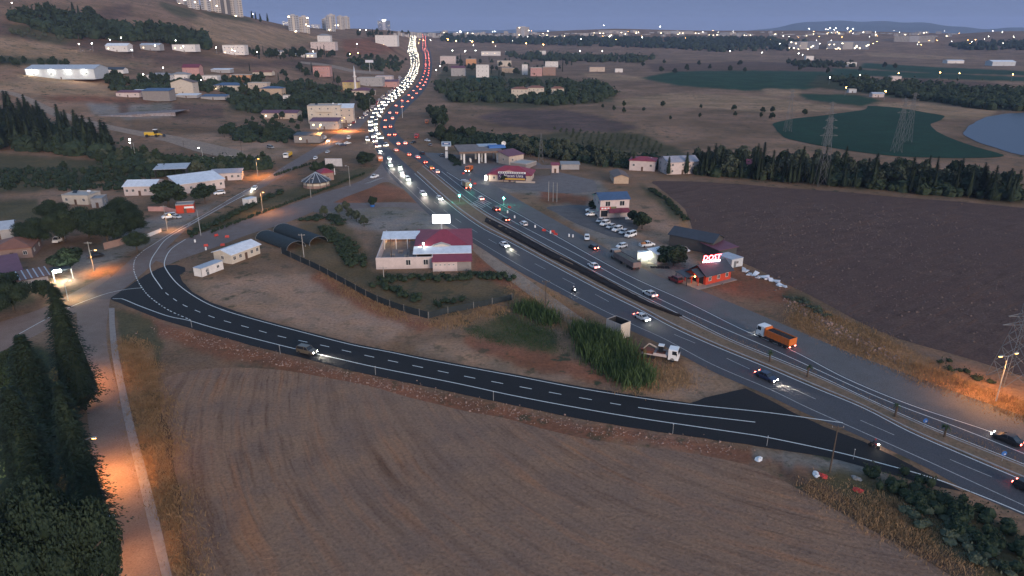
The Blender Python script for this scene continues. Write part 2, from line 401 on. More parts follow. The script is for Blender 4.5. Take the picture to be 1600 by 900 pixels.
def build_ground():
    ncol, nrow = 640, 620
    az = np.linspace(-380, 1980, ncol)
    d = 18 * (14000 / 18) ** (np.arange(nrow) / (nrow - 1))
    tx = (az - 800) / HK; ux = tx / np.sqrt(1 + tx * tx); uy = 1 / np.sqrt(1 + tx * tx)
    X = d[:, None] * ux[None]; Y = d[:, None] * uy[None]
    Z = np.zeros_like(X)
    for i in range(nrow):
        if d[i] > 415:
            for j in range(ncol): Z[i, j] = terrain(X[i, j], Y[i, j])
    zc = Z - CAMH; dep = Y * cT - zc * sT; up = Y * sT + zc * cT
    PX = 800 + FPX * X / dep; PY = 450 - FPX * up / dep
    # wander the borders by a couple of metres
    wx = np.sin(X * .21 + Y * .13) + np.sin(X * .47 - Y * .31 + 2) * .6 + np.sin(X * 1.1 + Y * .9) * .4
    wy = np.sin(X * .17 - Y * .22 + 1) + np.sin(X * .41 + Y * .37) * .6 + np.sin(X * .95 - Y * 1.2) * .4
    s = np.clip(180 / np.maximum(d, 1), .12, 2.2)[:, None] * 3.2
    QX = PX + wx * s; QY = PY + wy * s * .5
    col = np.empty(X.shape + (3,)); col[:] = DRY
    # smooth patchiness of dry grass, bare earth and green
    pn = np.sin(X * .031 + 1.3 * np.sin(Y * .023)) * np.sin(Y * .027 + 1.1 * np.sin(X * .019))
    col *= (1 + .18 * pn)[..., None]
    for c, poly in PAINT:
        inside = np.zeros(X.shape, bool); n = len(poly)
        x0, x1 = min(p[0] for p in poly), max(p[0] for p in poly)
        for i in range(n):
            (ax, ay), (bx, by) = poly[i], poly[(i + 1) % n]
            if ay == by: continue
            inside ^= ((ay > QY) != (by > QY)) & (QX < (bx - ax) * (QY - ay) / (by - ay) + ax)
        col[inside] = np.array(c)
    for _ in range(2):
        col[1:-1, 1:-1] = (col[1:-1, 1:-1] * 2 + col[:-2, 1:-1] + col[2:, 1:-1] + col[1:-1, :-2] + col[1:-1, 2:]) / 6
    me = bpy.data.meshes.new('ground')
    idx = np.arange(nrow * ncol).reshape(nrow, ncol)
    quads = np.stack([idx[:-1, :-1], idx[:-1, 1:], idx[1:, 1:], idx[1:, :-1]], -1).reshape(-1, 4)
    me.vertices.add(nrow * ncol); me.vertices.foreach_set('co', np.stack([X, Y, Z], -1).ravel())
    nq = len(quads); me.loops.add(nq * 4); me.loops.foreach_set('vertex_index', quads.ravel().astype(np.int32))
    me.polygons.add(nq); me.polygons.foreach_set('loop_start', np.arange(0, nq * 4, 4, dtype=np.int32))
    me.polygons.foreach_set('loop_total', np.full(nq, 4, np.int32))
    me.update(calc_edges=True); me.shade_smooth()
    at = me.color_attributes.new('tint', 'FLOAT_COLOR', 'POINT')
    at.data.foreach_set('color', np.concatenate([col, np.ones(X.shape + (1,))], -1).ravel())
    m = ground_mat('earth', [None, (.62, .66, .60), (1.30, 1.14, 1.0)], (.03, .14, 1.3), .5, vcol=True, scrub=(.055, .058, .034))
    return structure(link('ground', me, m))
build_ground()

# far mountains and the lake
def mountain(name, prof, dist, depth, m):
    vs = []; fs = []
    n = len(prof)
    for k, (px, py) in enumerate(prof):
        tx = (px - 800) / HK; u = Vector((tx, 1)).normalized(); z = CAMH + dist * (50 - py) / HK
        for dd, zz in ((dist - depth, 0), (dist - depth * .45, z * .62), (dist, z), (dist + depth * .6, 0)):
            vs.append((u.x * dd, u.y * dd, zz))
    for k in range(n - 1):
        for j in range(3): a = k * 4 + j; fs.append((a, a + 1, a + 5, a + 4))
    return structure(part(name, MB().add(vs, fs), m, None, smooth=True))
mm = mat('far_hill', (.060, .075, .075), .95, .25, .002)
prof = []
for i in range(81):
    px = 1130 + i * 9.4
    prof.append((px, 50 - 13 * math.exp(-((px - 1270) / 70) ** 2) - 11 * math.exp(-((px - 1430) / 85) ** 2) - 6 * math.exp(-((px - 1350) / 60) ** 2) - 7 * math.exp(-((px - 1640) / 90) ** 2) + .7 * math.sin(i * .9)))
mountain('far_hills', prof, 11500, 1800, mm)
prof = [(620 + i * 10, 50 - 3.2 * math.exp(-((i - 18) / 9) ** 2) - .6 * math.sin(i * 1.1) - 1.5 * math.exp(-((i - 40) / 8) ** 2)) for i in range(52)]
mountain('far_hills', prof, 12500, 1500, mm)

wm = mat('lake_water', (.03, .045, .07), .30, .0, spec=.22)
sheet('lake', [(1512, 198), (1538, 184), (1570, 178), (1700, 172), (1860, 176), (1860, 262), (1700, 252), (1590, 243), (1545, 228), (1504, 212)], wm, .25, .8, 6)
gm = ground_mat('crop_green', [(.012, .045, .028), (.020, .058, .034), (.016, .040, .024)], (.02, .1, 1.2), .3, streak=(-900, 260, .55, 40))
sheet('green_field', [(1206, 194), (1235, 186), (1290, 180), (1350, 172), (1356, 165), (1400, 168), (1478, 181), (1470, 188), (1454, 194), (1462, 206), (1500, 222), (1545, 236), (1580, 245), (1500, 248), (1400, 245), (1300, 232), (1225, 216), (1216, 206)], gm, .18, .8, 6)
pm = ground_mat('ploughed_soil', [(.112, .070, .058), (.130, .084, .068), (.098, .062, .054)], (.03, .2, 1.6), .8, streak=(500, -350, .6, 60))
sheet('ploughed_field', [(1014, 282), (1100, 284), (1200, 292), (1300, 299), (1450, 312), (1620, 326), (1900, 350), (1900, 640), (1700, 612), (1600, 590), (1500, 556), (1440, 545), (1380, 520), (1320, 492), (1255, 458), (1190, 425), (1130, 395), (1085, 372), (1080, 345), (1066, 322), (1035, 300)], pm, .03, .9, 4)
fm = ground_mat('stubble', [(.255, .160, .110), (.295, .170, .105), (.215, .138, .102)], (.028, .13, 1.9), .5, streak=(70, 150, 1.0, 5))
sheet('stubble_field', [(246, 585), (300, 575), (370, 575), (440, 580), (520, 592), (620, 612), (740, 645), (900, 682), (1050, 705), (1160, 722), (1230, 752), (1320, 808), (1420, 862), (1500, 905), (1620, 1000), (1000, 1350), (500, 1350), (330, 1100), (310, 960), (296, 860), (278, 740), (256, 640)], fm, .03, .7, 3)

# ================================================================== ROADS
def asphalt(name, c, var, worn):
    m = ground_mat(name, [c, tuple(k * (1 + var) for k in c), tuple(k * (1 - var * .7) for k in worn)], (.07, .35, 4.0), .15, rough=.75)
    m.node_tree.nodes['Principled BSDF'].inputs['Specular IOR Level'].default_value = .16
    return m
A_NEW = asphalt('fresh_asphalt', (.0175, .0165, .0170), .15, (.021, .020, .021))
A_OLD = asphalt('worn_asphalt', (.118, .110, .110), .16, (.130, .120, .116))
A_VIL = asphalt('village_asphalt', (.155, .122, .112), .2, (.180, .130, .112))  # warmer copy of the worn asphalt: orange lamplight is put into the tint
A_MID = asphalt('highway_asphalt', (.066, .066, .075), .15, (.080, .078, .084))
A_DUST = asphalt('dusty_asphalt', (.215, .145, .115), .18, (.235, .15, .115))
LINE = mat('road_paint', (.62, .62, .60), .7, .18, 3.0)
LINE2 = mat('worn_road_paint', (.36, .35, .34), .8, .3, 2.0)

# highway, two carriageways
LC_L = [(652, 50), (640, 60), (637, 75), (640, 90), (640, 105), (630, 125), (612, 145), (590, 165), (576, 190), (577, 210), (590, 240), (604, 268), (635, 300), (670, 335), (712, 362), (800, 418), (900, 472), (980, 514), (1037, 540), (1112, 580), (1200, 618), (1262, 648), (1330, 676), (1450, 732), (1512, 768), (1600, 806), (1760, 880)]
LC_R = [(656, 50), (650, 60), (651, 75), (655, 90), (655, 105), (648, 125), (630, 145), (606, 165), (590, 190), (594, 210), (612, 235), (650, 270), (700, 315), (750, 352), (800, 378), (850, 405), (935, 450), (1000, 482), (1050, 509), (1112, 537), (1200, 573), (1275, 605), (1350, 636), (1422, 673), (1500, 707), (1600, 749), (1760, 815)]
RC_L = [(660, 50), (657, 60), (659, 75), (661, 90), (661, 105), (654, 125), (637, 145), (612, 165), (595, 190), (600, 210), (622, 232), (662, 258), (720, 305), (757, 332), (800, 356), (880, 400), (965, 445), (1070, 497), (1137, 530), (1200, 556), (1275, 587), (1350, 622), (1450, 667), (1600, 727), (1760, 792)]
RC_R = [(668, 50), (668, 60), (671, 75), (674, 90), (675, 105), (672, 125), (660, 145), (640, 165), (618, 190), (622, 210), (650, 232), (700, 268), (762, 306), (820, 338), (875, 370), (975, 425), (1075, 471), (1162, 514), (1242, 548), (1325, 591), (1425, 632), (1545, 672), (1620, 700), (1780, 760)]
AP_R = [(690, 240), (735, 266), (790, 300), (842, 330), (900, 362), (960, 395), (1030, 432), (1085, 450), (1200, 497), (1325, 550), (1425, 587), (1500, 615), (1600, 650), (1790, 715)]
strip('service_strip', [(660, 238), (700, 268), (762, 306), (820, 338), (875, 370), (975, 425), (1075, 471), (1162, 514), (1242, 548), (1325, 591), (1425, 632), (1545, 672), (1620, 700), (1780, 760)], AP_R, A_OLD, .020)
strip('highway_carriageway', LC_L, LC_R, A_MID, .030)
strip('highway_carriageway', RC_L, RC_R, A_MID, .030)
# the median between them: a raised kerbed bed, from the traffic lights to the right border
MB1 = LC_R[11:]; MB2 = RC_L[11:]
md = ground_mat('median_soil', [(.20, .135, .095), (.24, .155, .10), (.16, .12, .08)], (.1, .5, 2.5), .5)
def inset(a, b, k): return [p.lerp(q, k) for p, q in zip(a, b)], [q.lerp(p, k) for p, q in zip(a, b)]
def median():
    a, b = crom(pxl(MB1), 3), crom(pxl(MB2), 3); n = max(len(a), len(b)); a, b = resample(a, n), resample(b, n)
    a, b = inset(a, b, .10); ai, bi = inset(a, b, .09)
    vs = []; fs = []
    for q in zip(a, a, ai, ai, bi, bi, b, b):
        for k, p in enumerate(q): vs.append((p.x, p.y, (.02, .17, .17, .16, .16, .17, .17, .02)[k]))
    kf = []; sf = []
    for i in range(n - 1):
        for k in range(7):
            f = (i * 8 + k, i * 8 + k + 1, i * 8 + k + 9, i * 8 + k + 8); (sf if k == 3 else kf).append(f)
    o = structure(part('median_kerb', MB().add(vs, kf), mat('kerb_concrete', (.30, .28, .27), .9, .2, 1.0), None))
    structure(part('median_bed', MB().add(vs, sf), md, None))
median()
# the dug trench in the median
def trench():
    a, b = crom(pxl([(757, 347), (800, 372), (850, 399), (900, 424), (960, 455), (1010, 478), (1060, 496)]), 3), crom(pxl([(760, 340), (805, 362), (860, 392), (905, 415), (968, 449), (1020, 476), (1066, 495)]), 3)
    n = 60; a, b = resample(a, n), resample(b, n); vs = []; fs = []
    for p, q in zip(a, b):
        for k, z in ((0, .19), (.1, .75), (.28, .85), (.42, .22), (.75, .20), (.88, .42), (1, .19)):
            w = p.lerp(q, k); vs.append((w.x + rnd.gauss(0, .08), w.y + rnd.gauss(0, .08), z + rnd.gauss(0, .06) * (.2 < k < .9)))
    for i in range(n - 1):
        for k in range(6): f = i * 7 + k; fs.append((f, f + 1, f + 8, f + 7))
    return structure(part('median_trench', MB().add(vs, fs), ground_mat('dug_soil', [(.030, .027, .028), (.040, .034, .033), (.022, .02, .022)], (.2, .8, 3), .8), None))
trench()

# village road, the road linking it to the highway, the lane along the trees
R1_L = [(120, 470), (170, 436), (205, 405), (225, 391), (275, 360), (325, 332), (370, 305), (400, 288), (440, 262), (480, 238), (515, 216), (545, 198), (566, 180), (590, 158), (612, 140), (625, 120)]
R1_R = [(172, 467), (215, 434), (246, 405), (264, 384), (300, 352), (350, 323), (382, 306), (412, 292), (455, 267), (500, 240), (535, 220), (558, 204), (574, 186), (596, 164), (620, 142), (632, 122)]
strip('village_road', R1_L, R1_R, A_VIL, .016)
R2_U = [(240, 406), (262, 388), (290, 373), (340, 356), (400, 338), (470, 314), (510, 300), (560, 284), (585, 268), (598, 252)]
R2_D = [(262, 414), (283, 405), (332, 388), (390, 366), (450, 347), (500, 326), (540, 308), (580, 293), (604, 284), (630, 296)]
strip('link_road', R2_U, R2_D, A_VIL, .012)
strip('slip_lane', [(500, 316), (560, 317), (620, 316), (655, 318), (668, 328)], [(490, 332), (560, 326), (620, 324), (665, 332), (690, 348)], A_VIL, .008)
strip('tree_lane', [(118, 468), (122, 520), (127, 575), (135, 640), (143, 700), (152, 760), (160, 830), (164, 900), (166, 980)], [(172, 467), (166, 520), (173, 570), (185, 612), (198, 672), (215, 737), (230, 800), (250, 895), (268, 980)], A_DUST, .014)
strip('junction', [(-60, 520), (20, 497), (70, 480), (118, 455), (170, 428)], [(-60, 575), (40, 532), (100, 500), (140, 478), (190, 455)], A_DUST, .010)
pave = mat('pavement_concrete', (.27, .215, .19), .9, .15, .8)
def raised(name, L_, R_, m, h, step=3):
    a, b = crom(pxl(L_), step), crom(pxl(R_), step); n = max(len(a), len(b)); a, b = resample(a, n), resample(b, n)
    vs = []; fs = []
    for p, q in zip(a, b): vs += [(p.x, p.y, 0), (p.x, p.y, h), (q.x, q.y, h), (q.x, q.y, 0)]
    for i in range(n - 1):
        for k in range(3): f = i * 4 + k; fs.append((f, f + 1, f + 5, f + 4))
    return structure(part(name, MB().add(vs, fs), m, None))
raised('footpath', [(170, 482), (171, 510), (175, 555), (185, 610), (197, 670), (213, 737), (233, 822), (252, 897), (272, 980)], [(179, 482), (180, 510), (186, 555), (197, 610), (211, 670), (229, 737), (251, 822), (268, 897), (290, 980)], pave, .14)
dirt = ground_mat('track_dirt', [(.30, .225, .175), (.34, .25, .19), (.24, .18, .14)], (.06, .4, 2), .4)
strip('dirt_track', [(-80, 132), (0, 140), (40, 150), (90, 172), (150, 190), (215, 204), (270, 212), (330, 225), (380, 236)], [(-80, 137), (0, 145), (36, 156), (80, 180), (145, 197), (210, 211), (262, 222), (320, 240), (380, 250)], dirt, .06)
strip('dirt_track', [(695, 330), (760, 392), (830, 440), (900, 490), (960, 528)], [(690, 338), (750, 402), (815, 452), (880, 500), (940, 540)], dirt, .010)
strip('dirt_track', [(470, 96), (520, 102), (560, 110), (600, 112)], [(470, 99), (518, 106), (556, 114), (600, 116)], dirt, .2)
lot = ground_mat('lot_asphalt', [(.115, .11, .115), (.135, .125, .125), (.095, .09, .092)], (.06, .3, 3), .2)
sheet('car_park', [(850, 323), (905, 320), (934, 325), (985, 343), (1000, 352), (985, 372), (960, 372), (905, 352)], lot, .012, .3, 2)
sheet('forecourt', [(668, 238), (700, 240), (760, 248), (830, 250), (870, 268), (930, 282), (935, 300), (880, 302), (800, 296), (760, 290), (715, 262)], ground_mat('forecourt_dust', [(.175, .155, .15), (.20, .17, .16), (.15, .13, .125)], (.05, .3, 2), .2), .010, .4, 2)
# the new ramp
RU = [(172, 466), (200, 448), (226, 431), (247, 420), (262, 414), (276, 414), (289, 418), (290, 424), (281, 430), (285, 440), (300, 456), (330, 473), (400, 497), (475, 517), (550, 536), (675, 561), (800, 584), (900, 603), (1000, 619), (1078, 630), (1100, 622), (1130, 615), (1165, 607), (1200, 624), (1240, 645), (1287, 667), (1350, 691), (1400, 715), (1437, 735), (1505, 769)]
RD = [(175, 469), (207, 482), (250, 499), (300, 514), (400, 542), (475, 560), (550, 580), (650, 601), (800, 633), (900, 654), (1000, 671), (1100, 685), (1200, 700), (1300, 716), (1387, 740), (1450, 757), (1505, 770)]
sheet('new_ramp', RU + RD[::-1][1:], A_NEW, .045, .05, 1.5, False)

lines = MB(); worn = MB()
U = [(290, 374), (267, 390), (257, 410), (262, 425), (281, 447), (315, 470), (350, 485), (400, 500), (475, 520), (550, 539), (612, 551), (675, 564), (800, 587), (900, 606), (1000, 622), (1085, 633), (1200, 645), (1317, 661)]
Mid = [(382, 305), (350, 322), (300, 350), (262, 372), (245, 392), (235, 410), (237, 427), (250, 447)]
Dsh = [(250, 447), (257, 456), (271, 467), (287, 477), (310, 487), (336, 497), (366, 506), (395, 514), (430, 524), (466, 532), (504, 540), (542, 549), (582, 558), (624, 567), (667, 576), (710, 585), (756, 594), (852, 612), (902, 621), (970, 633)]
Out = [(176, 467), (190, 467), (220, 479), (262, 494), (295, 501), (332, 512), (400, 530), (460, 545), (525, 560), (587, 574), (712, 599), (800, 618), (900, 637), (1000, 654), (1150, 676), (1200, 684), (1300, 705), (1375, 724), (1450, 745), (1512, 767), (1600, 803), (1700, 850)]
LZ = .062
for pl in (U, Mid, Out): band(lines, crom(pxl(pl), 1.5), .22, LZ)
band(lines, crom(pxl([(997, 637), (1060, 646), (1120, 653), (1180, 660)]), 1.5), .22, LZ)
dashes(lines, crom(pxl(Dsh), 1.5), .2, LZ, 2.7, 3.3)
dashes(lines, crom(pxl([(225, 391), (212, 404), (209, 420), (214, 436), (222, 450), (235, 465), (262, 484), (297, 500)]), 1), .25, LZ, .9, .9)
band(lines, crom(pxl([(222, 450), (200, 452), (170, 458), (140, 468), (110, 480), (70, 500), (30, 522)]), 1.5), .2, LZ)
band(lines, crom(pxl([(225, 391), (275, 360), (325, 332), (370, 305), (400, 290)]), 1.5), .18, .034)
dashes(lines, crom(pxl([(262, 372), (310, 341), (360, 311), (400, 288), (450, 258)]), 1.5), .15, .034, 3, 5)
hx = lambda pl, k: [((a[0] + (b[0] - a[0]) * k), (a[1] + (b[1] - a[1]) * k)) for a, b in pl]
# highway lines
LCe = [(604, 262), (640, 297), (675, 330), (716, 358), (800, 408), (900, 463), (980, 503), (1037, 529), (1112, 569), (1200, 607), (1262, 637), (1345, 674), (1450, 721), (1600, 790), (1760, 862)]
band(worn, crom(pxl(LCe), 2), .18, .036)
band(lines, crom(pxl([(p[0] - 2, p[1] + 1.2) for p in LC_R[11:]]), 2), .2, .036)
band(lines, crom(pxl([(p[0] + 2, p[1] - .8) for p in RC_L[11:]]), 2), .2, .036)
band(lines, crom(pxl([(p[0] - 2, p[1] + 1) for p in RC_R[11:]]), 2), .2, .036)
dashes(worn, crom(pxl([(640, 282), (700, 333), (757, 370), (800, 393), (870, 430), (930, 460), (965, 479), (1025, 509), (1052, 522), (1095, 540), (1127, 556), (1200, 590), (1275, 624), (1327, 649), (1386, 675), (1446, 701), (1517, 732), (1640, 782)]), 2), .16, .036, 6, 9)
band(lines, crom(pxl([(690, 268), (742, 308), (800, 345), (900, 397), (965, 433), (1030, 467), (1112, 505), (1200, 543), (1260, 570), (1375, 622), (1507, 672), (1640, 725)]), 2), .18, .036)
for k in range(6):  # crossing bars at the lights
    a, b = P(735 + k * 3.2, 318 - k * 1.6), P(752 + k * 3.2, 326 - k * 1.6); band(worn, [a.xy, b.xy], .5, .037)
for k in range(7):
    a, b = P(570 + k * 3.2, 287 - k * 1.2), P(580 + k * 3.2, 285 - k * 1.2); band(worn, [a.xy, b.xy], .35, .037)
structure(part('road_markings', lines, LINE, None)); structure(part('worn_road_markings', worn, LINE2, None))

# ================================================================== BUILDERS
def head(px, py, tx, ty):
    a, b = P(px, py), P(tx, ty); return math.atan2(b.y - a.y, b.x - a.x)
WHITE_E = mat('headlight_glow', (1, .97, .90), .3, 0, emit=28, ecol=(1, .95, .84))
WHITE_F = mat('far_headlight_glow', (1, .97, .90), .3, 0, emit=11, ecol=(1, .86, .62))
RED_E = mat('tail_light_glow', (.6, .02, .02), .3, 0, emit=14, ecol=(1, .10, .06))
RED_F = mat('far_tail_light_glow', (.6, .02, .02), .3, 0, emit=9, ecol=(1, .14, .07))
LENS = mat('lamp_lens_off', (.55, .55, .56), .2, 0)
REDOFF = mat('tail_lens_off', (.28, .02, .02), .25, 0)
GLASS = mat('dark_window_glass', (.018, .022, .028), .08, 0, spec=.6)
TYRE = mat('tyre_rubber', (.018, .018, .019), .9, .1, 5)
STEEL = mat('galvanised_steel', (.30, .31, .32), .55, .12, 2, metal=.3)
DARKM = mat('dark_metal', (.03, .03, .033), .6, .15, 2)
def paint(name, c): return mat('paint_' + name, c, .30, .06, .8, spec=.5)
PAINTS = {k: paint(k, v) for k, v in dict(white=(.72, .72, .72), silver=(.46, .47, .49), grey=(.20, .21, .22), black=(.015, .016, .018), navy=(.02, .03, .07),
          red=(.32, .02, .02), maroon=(.16, .018, .02), orange=(.55, .14, .03), yellow=(.55, .36, .04), tan=(.33, .24, .16), blue=(.04, .12, .35), bronze=(.09, .075, .055)).items()}

def ring(x, w, zb, zt, k=.9):
    zm = zb + (zt - zb) * .55
    return [(x, -w * .94, zb), (x, -w, zm), (x, -w * k, zt), (x, w * k, zt), (x, w, zm), (x, w * .94, zb)]
CARS = {}
def car_meshes(kind):
    if kind in CARS: return CARS[kind]
    L, W, Hh, hood, belt, g0, g1, g2, g3 = dict(      # g0..g3: foot and head of the windscreen, head and foot of the rear window (fractions of length from the rear)
        sedan=(4.5, 1.8, 1.45, .78, .92, .73, .58, .30, .14), hatch=(4.0, 1.75, 1.5, .80, .94, .76, .60, .14, .03), suv=(4.6, 1.88, 1.75, .98, 1.1, .74, .60, .10, .02),
        van=(4.9, 1.92, 1.95, 1.0, 1.15, .84, .70, .05, .01), minibus=(6.0, 2.0, 2.5, 1.1, 1.35, .92, .82, .03, .005), pickup=(5.2, 1.88, 1.75, .98, 1.08, .74, .62, .42, .39))[kind]
    h = L / 2; w = W / 2; zb = .28
    b = MB(); b.loft([ring(-h, w * .88, .42, belt * .86), ring(-h + .25, w, zb, belt), ring(-h + L * g3, w, zb, belt), ring(-h + L * g0, w, zb, belt), ring(h - .55, w * .97, zb, hood), ring(h - .1, w * .88, .36, hood * .88), ring(h, w * .8, .42, hood * .7)])
    wr = w * .80; zt = Hh
    if kind == 'pickup':
        b = MB(); b.loft([ring(-h + L * .40, w, zb, belt), ring(-h + L * g0, w, zb, belt), ring(h - .5, w * .97, zb, hood), ring(h, w * .82, .4, hood * .75)])
        b.box(-h, -h + L * .4, -w, w, .35, .55); b.box(-h, -h + L * .4, -w, -w + .08, .55, belt); b.box(-h, -h + L * .4, w - .08, w, .55, belt); b.box(-h, -h + .08, -w + .08, w - .08, .55, belt)
    b.loft([[(x, -wr, zt - .07), (x, -wr * .9, zt), (x, wr * .9, zt), (x, wr, zt - .07)] for x in (-h + L * g2 - .05, -h + L * g1 + .05)])   # roof panel
    for s in (-1, 1):                                                                # pillars
        for fa, fb in ((g0, g1), (.47 if kind != 'pickup' else .55, .47 if kind != 'pickup' else .55), (g3, g2)):
            b.bar((-h + L * fa, s * w * .91, belt - .02), (-h + L * fb, s * wr, zt - .03), .07, .07)
    g = MB(); g.loft([[(-h + L * f, -ww, z) for f, ww, z in ((g3, w * .89, belt - .03), (g2, wr * .97, zt - .04), (g1, wr * .97, zt - .04), (g0, w * .89, belt - .03))],
                      [(-h + L * f, ww, z) for f, ww, z in ((g3, w * .89, belt - .03), (g2, wr * .97, zt - .04), (g1, wr * .97, zt - .04), (g0, w * .89, belt - .03))]])
    wh = MB(); wh.tube((0, -.11, 0), (0, .11, 0), .33, n=12)
    wx = [(-h + L * .19, -w + .10), (-h + L * .19, w - .10), (h - L * .18, -w + .10), (h - L * .18, w - .10)]
    hl = MB(); hl.ball((0, 0, 0), .16, 8, 4, .7, 1.25, .8)
    tl = MB(); tl.box(-.05, .05, -.16, .16, -.10, .10)
    hz = hood * .72; tz = belt * .80
    CARS[kind] = dict(body=b.mesh('car_body', True), windows=g.mesh('car_windows'), wheel=wh.mesh('car_wheel'), head=hl.mesh('car_headlight', True), tail=tl.mesh('car_taillight'),
                      wx=wx, hpos=[(h - .06, -w * .62, hz), (h - .06, w * .62, hz)], tpos=[(-h + .02, -w * .68, tz), (-h + .02, w * .68, tz)])
    for k in ('body',):
        try: CARS[kind][k].set_sharp_from_angle(angle=R(35))
        except Exception: pass
    return CARS[kind]
def car(px, py, to, kind, colour, label, on=(0, 0), group=None, beam=0.0, far=False, name=None, cat=None, z=.04, loc=None, rz=None):
    """on = (headlights lit, tail lights lit)"""
    m = car_meshes(kind); p = loc if loc is not None else P(px, py, z)
    t = thing(name or {'minibus': 'minibus', 'van': 'van', 'pickup': 'pickup_truck'}.get(kind, 'car'), label, cat or {'minibus': 'minibus', 'van': 'van', 'pickup': 'pickup'}.get(kind, 'car'), p, rz if rz is not None else head(px, py, *to), group)
    link('body', m['body'], PAINTS[colour], t); link('windows', m['windows'], GLASS, t)
    if not far:
        for x, y in m['wx']: link('wheel', m['wheel'], TYRE, t, (x, y, .33))
    for q in m['hpos']:
        o = link('headlight', m['head'], (WHITE_F if far else WHITE_E) if on[0] else LENS, t, q)
        if far: o.scale = (rnd.uniform(1.0, 1.9),) * 3
    for q in m['tpos']:
        o = link('tail_light', m['tail'], (RED_F if far else RED_E) if on[1] else REDOFF, t, q)
        if far: o.scale = (1.5, 1.5, 1.5)
    if beam:
        for q in m['hpos']:
            l = bpy.data.lights.new('headlight_beam', 'SPOT'); l.energy = beam; l.spot_size = R(55); l.spot_blend = .9; l.color = (1, .90, .74); l.shadow_soft_size = .12
            o = bpy.data.objects.new('headlight_beam', l); C.objects.link(o); o.parent = t; o.location = (q[0] + .2, q[1], q[2]); o.rotation_euler = (0, R(-90 + 12), 0)
    return t

def cab(t, x0, x1, w, h, m, z0=.55):
    b = MB(); L = x1 - x0
    b.loft([[(x0, y, z) for y, z in ((-w, z0), (-w, h - .1), (-w * .9, h), (w * .9, h), (w, h - .1), (w, z0))], [(x1 - .25, y, z) for y, z in ((-w, z0), (-w, h - .12), (-w * .9, h - .03), (w * .9, h - .03), (w, h - .12), (w, z0))],
            [(x1, y, z) for y, z in ((-w * .96, z0), (-w * .96, h * .62), (-w * .9, h * .63), (w * .9, h * .63), (w * .96, h * .62), (w * .96, z0))]])
    part('cab', b, m, t)
    g = MB(); g.quad((x1 - .03, -w * .84, h * .63 + .03), (x1 - .03, w * .84, h * .63 + .03), (x1 - .235, w * .80, h - .22), (x1 - .235, -w * .80, h - .22))
    g.v = [(a + .06, b_, c) for a, b_, c in g.v]; part('windscreen', g, GLASS, t)
    for s in (-1, 1): part('side_window', MB().box(x0 + L * .38, x1 - .38, s * (w + .012) - .01, s * (w + .012) + .01, h * .62, h - .28), GLASS, t)
def truck(px, py, to, label, cabm, bodym, load=None, L=8.0, kind='tipper', on=(0, 0), name='dump_truck', z=.04, rz=None):
    t = thing(name, label, 'truck', P(px, py, z), rz if rz is not None else head(px, py, *to)); h = L / 2; w = 1.25
    part('chassis', MB().box(-h + .1, h - .3, -.45, .45, .62, .85).box(-h, -h + .12, -1.1, 1.1, .5, .7), DARKM, t)
    cab(t, h - 2.1, h, 1.2, 2.9, cabm)
    if kind in ('tipper', 'semi'):
        x0, x1, zt = -h, h - 2.4, 2.5
        b = MB(); b.box(x0, x1, -w, w, .95, 1.1); b.box(x0, x1, -w, -w + .08, 1.1, zt); b.box(x0, x1, w - .08, w, 1.1, zt); b.box(x0, x0 + .08, -w + .08, w - .08, 1.1, zt); b.box(x1 - .1, x1, -w + .08, w - .08, 1.1, zt + .35)
        n = int((x1 - x0) / .9)
        for k in range(n + 1):
            for s in (-1, 1): xx = x0 + .06 + (x1 - x0 - .2) * k / n; b.box(xx, xx + .09, s * (w + .035) - .03, s * (w + .035) + .03, .95, zt - .02)
        part('dump_body', b, bodym, t)
        if load:
            lv = []; lf = []; nx, ny = 12, 6
            for i in range(nx + 1):
                for j in range(ny + 1):
                    a, c = i / nx, j / ny; lv.append((x0 + .1 + (x1 - x0 - .22) * a, -w + .1 + (2 * w - .2) * c, zt - .25 + .4 * math.sin(math.pi * a) * math.sin(math.pi * c) + rnd.uniform(-.05, .05)))
            for i in range(nx):
                for j in range(ny): k = i * (ny + 1) + j; lf.append((k, k + ny + 1, k + ny + 2, k + 1))
            part('load', MB().add(lv, lf), load, t)
    elif kind == 'box':
        part('cargo_box', MB().box(-h, h - 2.35, -w, w, .95, 3.1), bodym, t)
        for k in range(1, 6):
            x = -h + k * (L - 2.35) / 6
            for s in (-1, 1): part('side_rib', MB().box(x - .04, x + .04, s * (w + .02) - .02, s * (w + .02) + .02, 1.0, 3.05), bodym, t)
    axles = [h - 1.2, -h + 1.1, -h + 2.35] + ([0.3] if L > 8.5 else []) + ([-h + 3.6] if L > 11 else [])
    wh = MB().tube((0, -.15, 0), (0, .15, 0), .5, n=12).mesh('truck_wheel')
    for x in axles:
        for s in (-1, 1): link('wheel', wh, TYRE, t, (x, s * 1.05, .5))
    for s in (-1, 1):
        part('headlight', MB().box(h - .04, h + .04, s * .85 - .2, s * .85 + .2, .72, .95), WHITE_E if on[0] else LENS, t)
        part('tail_light', MB().box(-h - .06, -h + .0, s * .9 - .16, s * .9 + .16, .55, .72), RED_E if on[1] else REDOFF, t)
        part('mirror', MB().box(h - .35, h - .25, s * 1.38 - .08, s * 1.38 + .08, 1.7, 2.2), DARKM, t)
    return t

